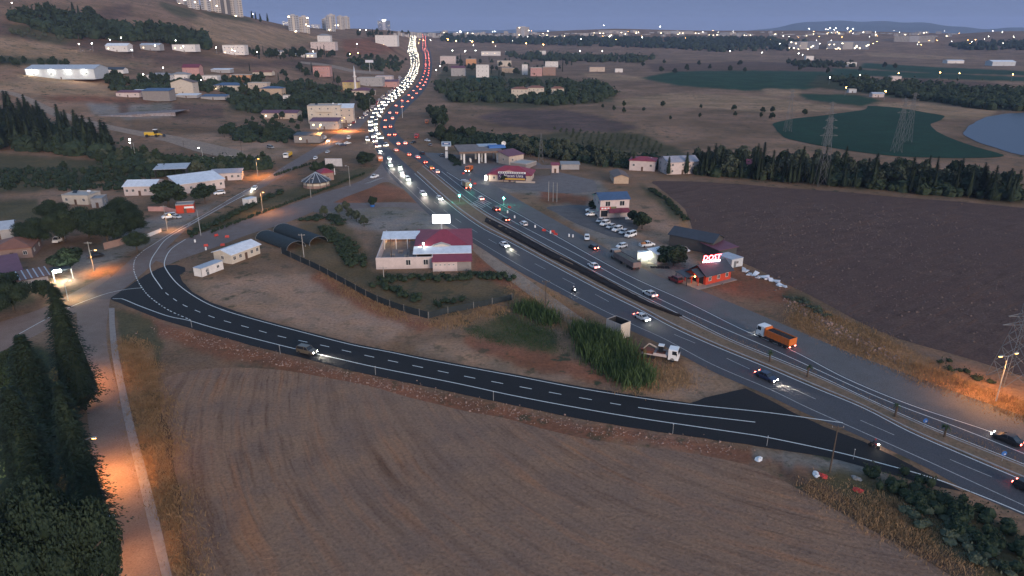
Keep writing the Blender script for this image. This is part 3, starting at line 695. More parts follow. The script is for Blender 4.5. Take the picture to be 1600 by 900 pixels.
# ------------------------------------------------------------------ lamps and poles
SODIUM = mat('sodium_lamp_glow', (1, .6, .2), .4, 0, emit=9, ecol=(1, .42, .08))
COOL = mat('white_lamp_glow', (1, 1, .9), .4, 0, emit=40, ecol=(.95, 1, .88))
COOLF = mat('far_white_lamp_glow', (1, 1, .9), .4, 0, emit=20, ecol=(1, .95, .84))
SODF = mat('far_sodium_lamp_glow', (1, .6, .2), .4, 0, emit=30, ecol=(1, .50, .14))
CONC = mat('pole_concrete', (.30, .28, .26), .9, .15, 2)
WOOD = mat('pole_timber', (.085, .065, .05), .9, .2, 3)
def lamp_post(px, py, hgt, label, lit='sodium', power=0.0, aim=(1, 0), arm=1.6, m=None, heads=1, cross=False, name='street_lamp', low=None, group=None, col=None, spread=125):
    t = thing(name, label, 'street lamp', P(px, py), 0, group); m = m or STEEL
    part('pole', MB().tube((0, 0, 0), (0, 0, hgt), .13, .07, 8), m, t)
    if cross: part('crossarm', MB().box(-1.1, 1.1, -.06, .06, hgt - .5, hgt - .38), m, t)
    a = Vector((aim[0], aim[1], 0)).normalized(); z = low or hgt
    for k in range(heads):
        d = a if k == 0 else -a
        e = d * arm + Vector((0, 0, z + .25))
        part('arm', MB().tube((0, 0, z - .25), e, .05, .04, 6), m, t)
        hd = part('lamp_head', MB().bar(tuple(e), tuple(e + d * .8), .34, .16), m, t)
        lm = {'sodium': SODIUM, 'cool': COOL, None: LENS}[lit]
        part('lens', MB().bar(tuple(e + d * .12 - Vector((0, 0, .13))), tuple(e + d * .72 - Vector((0, 0, .13))), .28, .08), lm, hd)
        if power:
            l = bpy.data.lights.new('lamp_light', 'SPOT'); l.energy = power; l.spot_size = R(spread); l.spot_blend = 1.0; l.shadow_soft_size = .25
            l.color = col or ((1, .42, .10) if lit == 'sodium' else (.93, 1, .80))
            o = bpy.data.objects.new('lamp_light', l); C.objects.link(o); o.parent = t; o.location = e + d * .4 - Vector((0, 0, .35))
    return t
def pole(px, py, hgt, label, m=WOOD, cross=True, rz=0.0, group=None):
    t = thing('utility_pole', label, 'utility pole', P(px, py), rz, group)
    part('pole', MB().tube((0, 0, 0), (0, 0, hgt), .15, .09, 8), m, t)
    if cross:
        part('crossarm', MB().box(-1.0, 1.0, -.06, .06, hgt - .45, hgt - .32), m, t)
        for x in (-.85, 0, .85): part('insulator', MB().tube((x, 0, hgt - .32), (x, 0, hgt - .08), .06, .04, 6), CONC, t)
    return t
PYL = mat('pylon_steel', (.16, .165, .17), .6, .1, 1, metal=.4)
def pylon(px, py, hgt, label, base=3.2, arms=3, thick=.10):
    t = thing('lattice_pylon', label, 'pylon', P(px, py)); w0, w1 = base, base * .22
    lev = [0, .22, .42, .58, .72, .83, .92, 1.0]; f = lambda k: w0 + (w1 - w0) * min(1, k * 1.08)
    for sx in (-1, 1):
        for sy in (-1, 1):
            b = MB()
            for a, c in zip(lev, lev[1:]): b.bar((sx * f(a), sy * f(a), a * hgt), (sx * f(c), sy * f(c), c * hgt), thick, thick)
            part('leg', b, PYL, t)
    b = MB(); cs = [(-1, -1), (1, -1), (1, 1), (-1, 1)]
    for a, c in zip(lev, lev[1:]):
        for i in range(4):
            p, q = cs[i], cs[(i + 1) % 4]
            b.bar((p[0] * f(a), p[1] * f(a), a * hgt), (q[0] * f(c), q[1] * f(c), c * hgt), thick * .6, thick * .6)
            b.bar((q[0] * f(a), q[1] * f(a), a * hgt), (p[0] * f(c), p[1] * f(c), c * hgt), thick * .6, thick * .6)
    part('bracing', b, PYL, t)['kind'] = 'stuff'
    for k in range(arms):
        z = hgt * (.74 + .11 * k); r = base * (1.5 - .25 * k)
        part('crossarm', MB().bar((-r, 0, z), (r, 0, z), thick, thick).bar((-r, 0, z), (0, 0, z + hgt * .05), thick * .7, thick * .7).bar((r, 0, z), (0, 0, z + hgt * .05), thick * .7, thick * .7), PYL, t)
    return t

# ------------------------------------------------------------------ trees
def leafmat(name, c1, c2):
    m = bpy.data.materials.new(name); m.use_nodes = True; nt = m.node_tree; b = nt.nodes['Principled BSDF']; b.inputs['Roughness'].default_value = .8; b.inputs['Specular IOR Level'].default_value = .15
    geo = nt.nodes.new('ShaderNodeNewGeometry'); nz = nt.nodes.new('ShaderNodeTexNoise'); nz.inputs['Scale'].default_value = .45; nz.inputs['Detail'].default_value = 4
    nt.links.new(geo.outputs['Position'], nz.inputs['Vector'])
    oi = nt.nodes.new('ShaderNodeObjectInfo'); ad = nt.nodes.new('ShaderNodeMath'); ad.operation = 'MULTIPLY_ADD'; ad.inputs[1].default_value = .35
    nt.links.new(oi.outputs['Random'], ad.inputs[0]); nt.links.new(nz.outputs['Fac'], ad.inputs[2])
    cr = nt.nodes.new('ShaderNodeValToRGB'); cr.color_ramp.elements[0].position = .42; cr.color_ramp.elements[1].position = .88
    cr.color_ramp.elements[0].color = (*c1, 1); cr.color_ramp.elements[1].color = (*c2, 1)
    nt.links.new(ad.outputs[0], cr.inputs[0]); nt.links.new(cr.outputs[0], b.inputs['Base Color']); MATS[name] = m; return m
LEAF = leafmat('broad_leaf', (.017, .030, .019), (.032, .047, .025))
NEEDLE = leafmat('conifer_needle', (.016, .027, .017), (.028, .042, .024))
OLIVEL = leafmat('olive_leaf', (.045, .058, .038), (.075, .088, .058))
REED = leafmat('reed_leaf', (.030, .058, .026), (.055, .090, .035))
DRYG = leafmat('dry_grass_blade', (.20, .120, .060), (.34, .215, .115))
BARK = mat('tree_bark', (.075, .055, .042), .95, .25, 3)
def cards(rg, pts, nrm, size, out):
    """leaf sprays: one bent pair of triangles each, turned at random round an outward direction"""
    for p, n in zip(pts, nrm):
        n = (Vector(n) + Vector((rg.gauss(0, .7), rg.gauss(0, .7), rg.gauss(0, .6)))).normalized()
        u = n.orthogonal().normalized(); u.rotate(Matrix.Rotation(rg.uniform(0, 6.28), 3, n)); v = n.cross(u); s = size * rg.uniform(.6, 1.4)
        p = Vector(p); out.add([p - u * s, p + v * s * .55, p + u * s, p - v * s * .55 + n * s * .3], [(0, 1, 2), (0, 2, 3)])
def raw(mb, name):
    me = bpy.data.meshes.new(name); me.from_pydata(mb.v, [], mb.f); me.update(); return me
def core(out, c, r, rg, sz=1.0):
    k = len(out.v); b = MB().ball(c, r, 9, 6, 1, 1, sz)
    out.add([(c[0] + (x - c[0]) * q, c[1] + (y - c[1]) * q, c[2] + (z - c[2]) * q) for (x, y, z), q in ((v, rg.uniform(.75, 1.08)) for v in b.v)], b.f)
def crown_broad(seed, n, size, lobes=9, R0=1.0, flat=.8):
    """unit crown: radius 1, height about 1.7, foot at z = 0"""
    rg = random.Random(seed); out = MB(); L = [((0, 0, .85), .62)]
    for k in range(lobes):
        a = 6.283 * k / lobes + rg.uniform(-.4, .4); rr = rg.uniform(.35, .66); L.append(((rr * math.cos(a), rr * math.sin(a), rg.uniform(.45, 1.25)), rg.uniform(.28, .46)))
    L.append(((rg.uniform(-.2, .2), rg.uniform(-.2, .2), 1.35), .38))
    for c, r in L: core(out, c, r * .74, rg, flat)
    tot = sum(r * r for c, r in L)
    for c, r in L:
        pts = []; nr = []
        for _ in range(int(n * r * r / tot)):
            d = Vector((rg.gauss(0, 1), rg.gauss(0, 1), rg.gauss(.15, 1))).normalized(); q = r * rg.uniform(.72, 1.12)
            pts.append((c[0] + d.x * q, c[1] + d.y * q, c[2] + d.z * q * flat)); nr.append(d)
        cards(rg, pts, nr, size, out)
    return raw(out, 'crown')
def crown_conifer(seed, whorls, per, sprays, size, width=.2, droop=.25, blunt=.0):
    """unit crown: height 1, foot at z = 0.06"""
    rg = random.Random(seed); out = MB()
    out.loft([[(r * math.cos(6.283 * k / 8) * rg.uniform(.7, 1.1), r * math.sin(6.283 * k / 8) * rg.uniform(.7, 1.1), z) for k in range(8)] for z, r in ((.06, width * .35), (.15, width * .62), (.5, width * .42), (.8, width * .2), (.99, .004))])
    for i in range(whorls):
        t = (i + rg.uniform(-.3, .3)) / whorls; z = .07 + .92 * t; rad = width * ((1 - t) ** (.75 - blunt)) * rg.uniform(.8, 1.15) * (min(1, .55 + t * 5)) + .012
        for k in range(per):
            a = rg.uniform(0, 6.283); rr = rad * rg.uniform(.75, 1.15); d = Vector((math.cos(a), math.sin(a), 0)); sd = Vector((-d.y, d.x, 0))
            for q in range(sprays):
                f = (q + rg.uniform(.2, 1)) / sprays; p = d * rr * f + Vector((0, 0, z - droop * rr * f * f + rg.uniform(-.004, .006))) + sd * rg.gauss(0, .12) * rr * f
                s = size * (1.15 - .5 * f) * rg.uniform(.7, 1.3); dd = (d + Vector((0, 0, -droop * f + rg.uniform(-.15, .25)))).normalized()
                out.add([p - sd * s * .6, p + dd * s * 1.3, p + sd * s * .6, p - dd * s * .4 + Vector((0, 0, s * .3))], [(0, 1, 2), (0, 2, 3)])
    return raw(out, 'crown')
def trunk_mesh(h, r, limbs, seed):
    rg = random.Random(seed); b = MB(); b.tube((0, 0, -.05), (0, 0, h * .5), r, r * .8, 7); b.tube((0, 0, h * .5), (rg.uniform(-.05, .05), 0, h), r * .8, r * .35, 7)
    for k in range(limbs):
        a = rg.uniform(0, 6.28); z = h * rg.uniform(.4, .8); l = rg.uniform(.3, .6); b.tube((0, 0, z), (l * math.cos(a), l * math.sin(a), z + l * .8), r * .45, r * .12, 5)
    return raw(b, 'trunk')
TREES = {
 'broad_near': ([crown_broad(s, 15000, .034, 14) for s in (1, 2, 3)], LEAF), 'broad': ([crown_broad(s, 1500, .13) for s in (4, 5, 6)], LEAF), 'broad_far': ([crown_broad(s, 380, .24, 7) for s in (7, 8, 9)], LEAF),
 'olive': ([crown_broad(s, 700, .15, 7, flat=.72) for s in (10, 11)], OLIVEL), 'olive_far': ([crown_broad(s, 160, .3, 5) for s in (12, 13)], OLIVEL),
 'conifer_near': ([crown_conifer(s, 50, 20, 10, .017, .22) for s in (14, 15)], NEEDLE), 'conifer': ([crown_conifer(s, 26, 9, 4, .042, .2) for s in (16, 17)], NEEDLE),
 'cypress': ([crown_conifer(s, 30, 8, 3, .040, .12, -.2, .12) for s in (18, 19)], NEEDLE), 'conifer_far': ([crown_conifer(s, 14, 6, 2, .07, .22) for s in (20, 21)], NEEDLE)}
TRK = [trunk_mesh(1, .075, 4, 5), trunk_mesh(1, .03, 0, 6)]
NAMES = {'broad_near': ('broadleaf_tree', 'tree'), 'broad': ('broadleaf_tree', 'tree'), 'broad_far': ('broadleaf_tree', 'tree'), 'olive': ('olive_tree', 'tree'), 'olive_far': ('orchard_tree', 'tree'),
         'conifer_near': ('conifer_tree', 'tree'), 'conifer': ('conifer_tree', 'tree'), 'cypress': ('cypress_tree', 'tree'), 'conifer_far': ('conifer_tree', 'tree')}
def tree(px, py, kind, h, r, label, group=None, leaf=None, name=None, loc=None):
    """h = height in metres, r = crown radius"""
    ms, m = TREES[kind]; p = loc if loc is not None else P(px, py); rg = random.Random(int(p.x * 13 + p.y * 7))
    t = thing(name or NAMES[kind][0], label, NAMES[kind][1], p, rg.uniform(0, 6.28), group)
    con = 'conifer' in kind or 'cypress' in kind
    o = link('crown', rg.choice(ms), leaf or m, t)
    if con: o.scale = (r / .2, r / .2, h) if kind != 'cypress' else (r / .11, r / .11, h)
    else:
        th = h * .22; o.scale = (r, r, (h - th * .6) / 1.7); o.location = (0, 0, th * .6)
    k = link('trunk', TRK[1 if con else 0], BARK, t); k.scale = (h * .5, h * .5, h * .9) if con else (h * .45, h * .45, h * .55)
    return t
def inpoly(x, y, poly):
    c = False; n = len(poly)
    for i in range(n):
        (ax, ay), (bx, by) = poly[i], poly[(i + 1) % n]
        if (ay > y) != (by > y) and x < (bx - ax) * (y - ay) / (by - ay) + ax: c = not c
    return c
def grove(poly, n, kinds, hs, label, group, seed, sep=.0, rr=(.28, .45), minpx=3.0, name=None):
    """n trees scattered over a patch given in photo pixels; kinds = [(kind, weight)]"""
    rg = random.Random(seed); xs = [p[0] for p in poly]; ys = [p[1] for p in poly]; got = []; tries = 0
    while len(got) < n and tries < n * 60:
        tries += 1; x, y = rg.uniform(min(xs), max(xs)), rg.uniform(min(ys), max(ys))
        if not inpoly(x, y, poly) or any(abs(x - a) < minpx and abs(y - b) < minpx * .5 for a, b in got): continue
        got.append((x, y)); kind = rg.choices([k for k, w in kinds], [w for k, w in kinds])[0]; h = rg.uniform(*hs)
        con = 'conifer' in kind or 'cypress' in kind
        if 'cypress' in kind: h *= 1.35; r = h * .10
        elif con: r = h * rg.uniform(.2, .27)
        else: r = h * rg.uniform(*rr) * 1.15
        tree(x, y, kind, h, r, label[kind] if isinstance(label, dict) else label, group, name=name)
def shrub(px, py, r, h, label, leaf=None, group=None, name='shrub', kind='broad_far', loc=None):
    p = loc if loc is not None else P(px, py); t = thing(name, label, 'shrub', p, rnd.uniform(0, 6), group)
    o = link('foliage', rnd.choice(TREES[kind][0]), leaf or LEAF, t); o.scale = (r, r, h / 1.6); o.location = (0, 0, -.12 * h)
    link('stem', TRK[0], BARK, t).scale = (h * .3, h * .3, h * .4)
    return t
def blades(name, poly, n, h, w, m, seed, clump=1.0, lean=.35, px=True, kind='stuff', dens=None):
    rg = random.Random(seed); pts = pxl(poly) if px else poly; xs = [p[0] for p in pts]; ys = [p[1] for p in pts]; vs = []; fs = []
    k = 0; tries = 0
    while k < n and tries < n * 20:
        tries += 1; x, y = rg.uniform(min(xs), max(xs)), rg.uniform(min(ys), max(ys))
        if not inpoly(x, y, [tuple(p) for p in pts]): continue
        d = math.sin(x * .35) * math.sin(y * .31 + x * .12) + math.sin(x * .9 + y * .7) * .5
        if rg.random() > .55 + .45 * d: continue
        a = rg.uniform(0, 6.28); hh = h * rg.uniform(.45, 1.2) * (1 + .25 * d); ww = w * rg.uniform(.6, 1.3); dx, dy = math.cos(a), math.sin(a); lx, ly = rg.gauss(0, lean) * hh, rg.gauss(0, lean) * hh
        x += rg.gauss(0, 1.3); y += rg.gauss(0, 1.3); i = len(vs); z = terrain(x, y) + .01
        vs += [(x - dx * ww, y - dy * ww, z), (x + dx * ww, y + dy * ww, z), (x + lx * .5 + dx * ww * .7, y + ly * .5 + dy * ww * .7, z + hh * .65), (x + lx, y + ly, z + hh)]
        fs += [(i, i + 1, i + 2), (i, i + 2, i + 3)]; k += 1
    mb = MB(); mb.v = vs; mb.f = fs; o = link(name, raw(mb, name), m); o['kind'] = kind
    return o

# ------------------------------------------------------------------ buildings
def wallm(name, c): return mat('wall_' + name, c, .9, .12, .7)
def roofm(name, c): return mat('roof_' + name, c, .6, .14, .6)
WALLS = {k: wallm(k, v) for k, v in dict(white=(.60, .57, .55), cream=(.48, .42, .35), grey=(.30, .29, .29), pink=(.42, .24, .22), tan=(.40, .30, .22), brick=(.26, .17, .14), beige=(.44, .36, .30), orange=(.48, .25, .13), yellow=(.46, .35, .17), dark=(.06, .06, .06), red=(.42, .05, .025), blockwork=(.22, .20, .19), steel=(.44, .46, .48), rose=(.50, .42, .40)).items()}
ROOFS = {k: roofm(k, v) for k, v in dict(maroon=(.15, .035, .055), crimson=(.24, .035, .055), purple=(.13, .05, .075), tile=(.20, .085, .055), rust=(.14, .075, .06), blue=(.05, .09, .17), slate=(.040, .048, .062), white=(.62, .64, .68), steel=(.36, .39, .44), grey=(.24, .23, .23), concrete=(.33, .31, .29), brown=(.14, .09, .07), lilac=(.30, .29, .33)).items()}
FRAME = mat('window_frame', (.62, .60, .58), .6, .05, 2); DOOR = mat('door_wood', (.10, .06, .045), .7, .15, 3); DOORM = mat('door_steel', (.13, .14, .15), .5, .1, 3)
WARM = mat('lit_window', (1, .8, .5), .4, 0, emit=2.2, ecol=(1, .72, .36)); COOLW = mat('lit_shop_interior', (1, .95, .85), .4, 0, emit=10, ecol=(1, .94, .80))
WINM = {}
def win_mesh(w, h):
    k = (round(w, 1), round(h, 1))
    if k not in WINM:
        f = MB(); t = .08; f.box(-w / 2, w / 2, -.05, .03, -h / 2, -h / 2 + t); f.box(-w / 2, w / 2, -.05, .03, h / 2 - t, h / 2); f.box(-w / 2, -w / 2 + t, -.05, .03, -h / 2 + t, h / 2 - t); f.box(w / 2 - t, w / 2, -.05, .03, -h / 2 + t, h / 2 - t); f.box(-t / 2, t / 2, -.04, .03, -h / 2 + t, h / 2 - t)
        WINM[k] = (f.mesh('window'), MB().box(-w / 2 + t, w / 2 - t, -.02, .0, -h / 2 + t, h / 2 - t).mesh('pane'))
    return WINM[k]
def window(t, x, y, z, w, h, rz=0.0, lit=None):
    a, b = win_mesh(w, h); o = link('window', a, FRAME, t, (x, y, z), rz); link('pane', b, lit or GLASS, o)
def roof_mesh(w, d, h, kind, rise, over=.45, thick=.16, axis='x'):
    x, y = w / 2 + over, d / 2 + over; b = MB(); g = None
    if kind == 'flat':
        b.box(-w / 2 - .06, w / 2 + .06, -d / 2 - .06, d / 2 + .06, h, h + .12)
        for q in ((-w / 2 - .06, w / 2 + .06, -d / 2 - .06, -d / 2 + .14), (-w / 2 - .06, w / 2 + .06, d / 2 - .14, d / 2 + .06), (-w / 2 - .06, -w / 2 + .14, -d / 2 + .14, d / 2 - .14), (w / 2 - .14, w / 2 + .06, -d / 2 + .14, d / 2 - .14)): b.box(*q, h + .12, h + .12 + max(.3, rise))
    elif kind == 'hip':
        k = min(w, d) / 2 + over; top = [(-x + k, 0), (x - k, 0)] if w >= d else [(0, -y + k), (0, y - k)]
        for dz in (0, thick):
            pass
        z = h; vs = [(-x, -y, z), (x, -y, z), (x, y, z), (-x, y, z), (-x, -y, z + thick), (x, -y, z + thick), (x, y, z + thick), (-x, y, z + thick), (*top[0], z + rise + thick), (*top[1], z + rise + thick)]
        fs = [(0, 3, 2, 1), (0, 1, 5, 4), (1, 2, 6, 5), (2, 3, 7, 6), (3, 0, 4, 7)]
        fs += [(4, 5, 9, 8), (5, 6, 9), (6, 7, 8, 9), (7, 4, 8)] if w >= d else [(4, 5, 8), (5, 6, 9, 8), (6, 7, 9), (7, 4, 8, 9)]
        b.add(vs, fs)
    elif kind == 'gable':
        if axis == 'x':
            pr = [(-y, -over * rise / (d / 2)), (0, rise), (y, -over * rise / (d / 2))]; f = lambda s, p, q: (s, p, q)
            span = x
            g = MB().loft([[(s * w / 2, -d / 2, h - .01), (s * w / 2, d / 2, h - .01), (s * w / 2, 0, h + rise - .05)] for s in (-1, 1)])
        else:
            pr = [(-x, -over * rise / (w / 2)), (0, rise), (x, -over * rise / (w / 2))]; f = lambda s, p, q: (p, s, q)
            span = y
            g = MB().loft([[(-w / 2, s * d / 2, h - .01), (w / 2, s * d / 2, h - .01), (0, s * d / 2, h + rise - .05)] for s in (-1, 1)])
        b.loft([[f(s * span, p, h + q) for p, q in pr] + [f(s * span, p, h + q + thick) for p, q in reversed(pr)] for s in (-1, 1)])
    elif kind == 'shed':   # high at the back
        b.loft([[(s * x, -y, h), (s * x, y, h + rise), (s * x, y, h + rise + thick), (s * x, -y, h + thick)] for s in (-1, 1)])
        g = MB().loft([[(s * w / 2, -d / 2, h - .01), (s * w / 2, d / 2, h - .01), (s * w / 2, d / 2, h + rise - .03)] for s in (-1, 1)])
    return b, g
def house(px, py, w, d, h, label, wall='white', roof='flat', rcol='concrete', rise=.4, rz=0.0, floors=1, wins=3, side=2, door=True, axis='x', name='house', cat='house', lit=0, extras=(), over=.45, wh=1.2, ww=1.1, open_front=False, group=None):
    """px, py = foot of the middle of the front; the front faces the camera when rz = 0"""
    p = P(px, py); c = p + Vector((-math.sin(rz), math.cos(rz), 0)) * d / 2; c.z = min(p.z, terrain(c.x, c.y)) - .05
    t = thing(name, label, cat, c, rz, group); b, g = roof_mesh(w, d, h, roof, rise, over, axis=axis)
    wb = MB()
    if open_front:
        wb.box(-w / 2, w / 2, d / 2 - .15, d / 2, 0, h); wb.box(-w / 2, -w / 2 + .15, -d / 2, d / 2 - .15, 0, h); wb.box(w / 2 - .15, w / 2, -d / 2, d / 2 - .15, 0, h)
    else: wb.box(-w / 2, w / 2, -d / 2, d / 2, 0, h)
    if g: wb.add(g.v, g.f)
    part('wall', wb, WALLS[wall], t); part('roof', b, ROOFS[rcol], t)
    if open_front:
        n = max(2, int(w / 4))
        for k in range(n + 1): x = -w / 2 + .1 + (w - .2) * k / n; part('post', MB().box(x - .07, x + .07, -d / 2 + .02, -d / 2 + .16, 0, h), DARKM, t)
        return t
    fh = h / floors; hw = min(wh, fh * .5); cnt = 0
    for fl in range(floors):
        z = fl * fh + fh * .56
        for k in range(wins):
            x = -w / 2 + w * (k + .5) / wins
            if fl == 0 and door and k == wins // 2: continue
            cnt += 1; window(t, x, -d / 2 - .012, z, min(ww, w / wins * .6), hw, 0, WARM if cnt <= lit else None)
        for s in (-1, 1):
            for k in range(side): window(t, s * (w / 2 + .012), -d / 2 + d * (k + .5) / side, z, min(ww, d / side * .6), hw, s * math.pi / 2)
    if door: part('door', MB().box(-.5, .5, -d / 2 - .06, -d / 2 + .02, 0, min(2.1, fh * .8)), DOOR, t)
    top = h + (rise if roof == 'flat' else 0) + .12
    for e in extras:
        if e == 'tank':
            o = part('water_tank', MB().tube((w * .22, d * .1, top + .5), (w * .22 + 1.2, d * .1, top + .5), .42, n=10), ROOFS['white'], t); part('tank_stand', MB().box(w * .22 + .1, w * .22 + 1.1, d * .1 - .3, d * .1 + .3, h, top + .25), STEEL, o)
        if e == 'solar': part('solar_panel', MB().add([(-w * .3, -.6, top), (-w * .3 + 1.9, -.6, top), (-w * .3 + 1.9, .5, top + .9), (-w * .3, .5, top + .9), (-w * .3, -.6, top - .06), (-w * .3 + 1.9, -.6, top - .06), (-w * .3 + 1.9, .5, top + .84), (-w * .3, .5, top + .84)], [(0, 1, 2, 3), (7, 6, 5, 4), (0, 4, 5, 1), (1, 5, 6, 2), (2, 6, 7, 3), (3, 7, 4, 0)]), GLASS, t)
        if e == 'chimney': part('chimney', MB().box(w * .2, w * .2 + .6, -.3, .3, h, h + max(rise, .5) + 1.0), WALLS['brick'], t)
        if e == 'balcony':
            for fl in range(1, floors):
                o = part('balcony', MB().box(-w * .22, w * .22, -d / 2 - 1.2, -d / 2 - .01, fl * fh - .08, fl * fh + .1), WALLS['beige'], t); part('railing', MB().box(-w * .22, w * .22, -d / 2 - 1.2, -d / 2 - 1.12, fl * fh + .1, fl * fh + 1.0), WALLS[wall], o)
    return t

# ================================================================== NEAR BUILDINGS
def house2(A, B, d, h, label, **k):
    """A, B = feet of the left and right end of the front, in photo pixels"""
    a, b = P(*A), P(*B); rz = math.atan2(b.y - a.y, b.x - a.x)
    mid = (a + b) / 2; q = topix(mid.x, mid.y, mid.z)
    return house(q[0], q[1], (b - a).length, d, h, label, rz=rz, **k)
def text(body, size, m, parent, loc, rot, depth=.03, name='lettering', align='CENTER', shear=0.0):
    cu = bpy.data.curves.new(name, 'FONT'); cu.body = body; cu.size = size; cu.extrude = depth; cu.align_x = align; cu.align_y = 'CENTER'; cu.shear = shear; cu.resolution_u = 2
    o = bpy.data.objects.new(name, cu); C.objects.link(o)
    me = bpy.data.meshes.new_from_object(o.evaluated_get(bpy.context.evaluated_depsgraph_get())); bpy.data.objects.remove(o)
    q = link(name, me, m, parent, loc); q.rotation_euler = rot; return q
PLAST = mat('white_plastic', (.66, .66, .66), .5, .06, 2); SIGNRED = mat('sign_red', (.42, .02, .035), .5, .05, 2); NET = mat('dark_shade_net', (.018, .026, .030), .75, .25, 1.2)
PURP = mat('sign_violet', (.045, .022, .075), .5, .05, 2); YEL = mat('sign_yellow', (.50, .30, .05), .5, .08, 2); BLUES = mat('sign_blue', (.03, .13, .38), .5, .08, 2)

# the restaurant with the crimson roof
def restaurant():
    a, b = P(588, 421), P(735, 421); rz = math.atan2(b.y - a.y, b.x - a.x) + R(4); s = (b - a).length / 27
    t = thing('restaurant_building', 'white walled restaurant with crimson hipped roof and open yard beside the highway', 'restaurant', a, rz); t.scale = (s, s * 1.38, s * 1.12)
    W = WALLS['rose']
    part('wall', MB().box(0, 16, 0, .25, 0, 3.1).box(0, .25, .25, 22, 0, 2.9).box(11, 11.2, 5.5, 20, 0, 3.2).box(11.2, 27, 20, 20.2, 0, 3.2).box(26.8, 27, 5.5, 20, 0, 3.2).box(16, 16.25, 0, 5.5, 0, 3.2).box(26.7, 27, 2, 5.5, 0, 3.1), W, t)
    part('yard_floor', MB().box(.3, 11, .3, 20, .02, .12), mat('yard_concrete', (.20, .19, .19), .9, .2, .8), t)
    b2, g = roof_mesh(16.6, 15, 3.2, 'hip', 2.6, .5); part('hipped_roof', MB().add([(x + 19.1, y + 12.8, z) for x, y, z in b2.v], b2.f), ROOFS['crimson'], t)
    part('roof_gable', MB().loft([[(15, y, 3.62), (22, y, 3.62), (18.5, y, 4.6)] for y in (5.3, 6.6)]), WALLS['cream'], t)
    part('white_roof', MB().loft([[(x, 1.7, 3.15), (x, 5.6, 3.75), (x, 5.6, 3.87), (x, 1.7, 3.27)] for x in (10.4, 27.4)]), ROOFS['white'], t)
    part('canopy_roof', MB().loft([[(x, 13.5, 3.1), (x, 18.3, 3.7), (x, 18.3, 3.82), (x, 13.5, 3.22)] for x in (-.4, 11.3)]), ROOFS['white'], t)
    for x in (.4, 4.0, 7.5, 10.6): part('canopy_post', MB().box(x, x + .2, 13.7, 13.9, .1, 3.12), PLAST, t)
    part('toilet_block', MB().box(16.3, 23.2, -2.2, -.02, 0, 2.5), W, t); part('block_wall', MB().box(23.2, 27.2, -2.2, 1.9, 0, 2.5), WALLS['blockwork'], t)
    part('lean_to_roof', MB().loft([[(x, -2.5, 2.55), (x, 1.9, 3.05), (x, 1.9, 3.14), (x, -2.5, 2.64)] for x in (16.0, 27.5)]), ROOFS['crimson'], t)
    for k in range(5): window(t, 17.2 + k * 1.25, -2.215, 1.75, .6, .5)
    for x in (9.2, 14.2): window(t, x, -.015, 1.7, 1.4, 1.5)
    for k in range(5): part('fence_panel', MB().box(.1 + k * 2.2, 2.2 + k * 2.2, 21.6, 21.7, .3, 2.6), mat('fence_sodium_tint', (.50, .21, .07), .8, .15, .8), t)  # orange stands in for sodium light on the panels, put into their colour
    for k in range(6): part('fence_post', MB().box(.02 + k * 2.2, .08 + k * 2.2, 21.71, 21.8, 0, 2.9), DARKM, t)
    for k in range(6): part('fence_panel', MB().box(14 + k * 2.2, 16.1 + k * 2.2, 21.9, 22, .3, 2.3), STEEL, t)
    part('stack', MB().tube((13.0, 5.0, 3.3), (13.0, 5.0, 5.2), .22, n=8), STEEL, t)
    part('pergola', MB().box(8.6, 8.75, 1.6, 5.0, 2.5, 2.62).box(10.4, 10.55, 1.6, 5.0, 2.5, 2.62).box(8.4, 10.8, 1.9, 2.02, 2.62, 2.7).box(8.4, 10.8, 2.9, 3.02, 2.62, 2.7).box(8.4, 10.8, 3.9, 4.02, 2.62, 2.7).box(8.62, 8.74, 1.6, 1.72, .1, 2.5).box(10.42, 10.54, 1.6, 1.72, .1, 2.5), DARKM, t)
    for x, y, sx, sy, h, m in ((2.2, 2.0, 2.4, 1.0, .8, ROOFS['steel']), (5.5, 2.6, 1.6, 1.6, .75, ROOFS['brown']), (3.0, 8, 1.4, .9, .75, WALLS['tan']), (7.2, 7, 1.4, .9, .75, WALLS['tan']), (5.0, 10.5, 1.4, .9, .75, WALLS['tan']), (8.6, 10, 1.6, .8, .9, ROOFS['rust'])):
        part('yard_table', MB().box(x, x + sx, y, y + sy, h - .08, h).box(x + .1, x + .2, y + .1, y + .2, .12, h - .08).box(x + sx - .2, x + sx - .1, y + sy - .2, y + sy - .1, .12, h - .08).box(x + .1, x + .2, y + sy - .2, y + sy - .1, .12, h - .08).box(x + sx - .2, x + sx - .1, y + .1, y + .2, .12, h - .08), m, t)
    part('yard_lamp', MB().ball((13.2, 5.6, 4.6), .22), COOL, t)
    l = bpy.data.lights.new('yard_light', 'POINT'); l.energy = 260; l.color = (1, .55, .2); l.shadow_soft_size = .3
    o = bpy.data.objects.new('yard_light', l); C.objects.link(o); o.parent = t; o.location = (2.5, 19.5, 2.9)
    part('yard_lamp', MB().ball((2.5, 19.5, 3.0), .18), SODIUM, t)
restaurant()

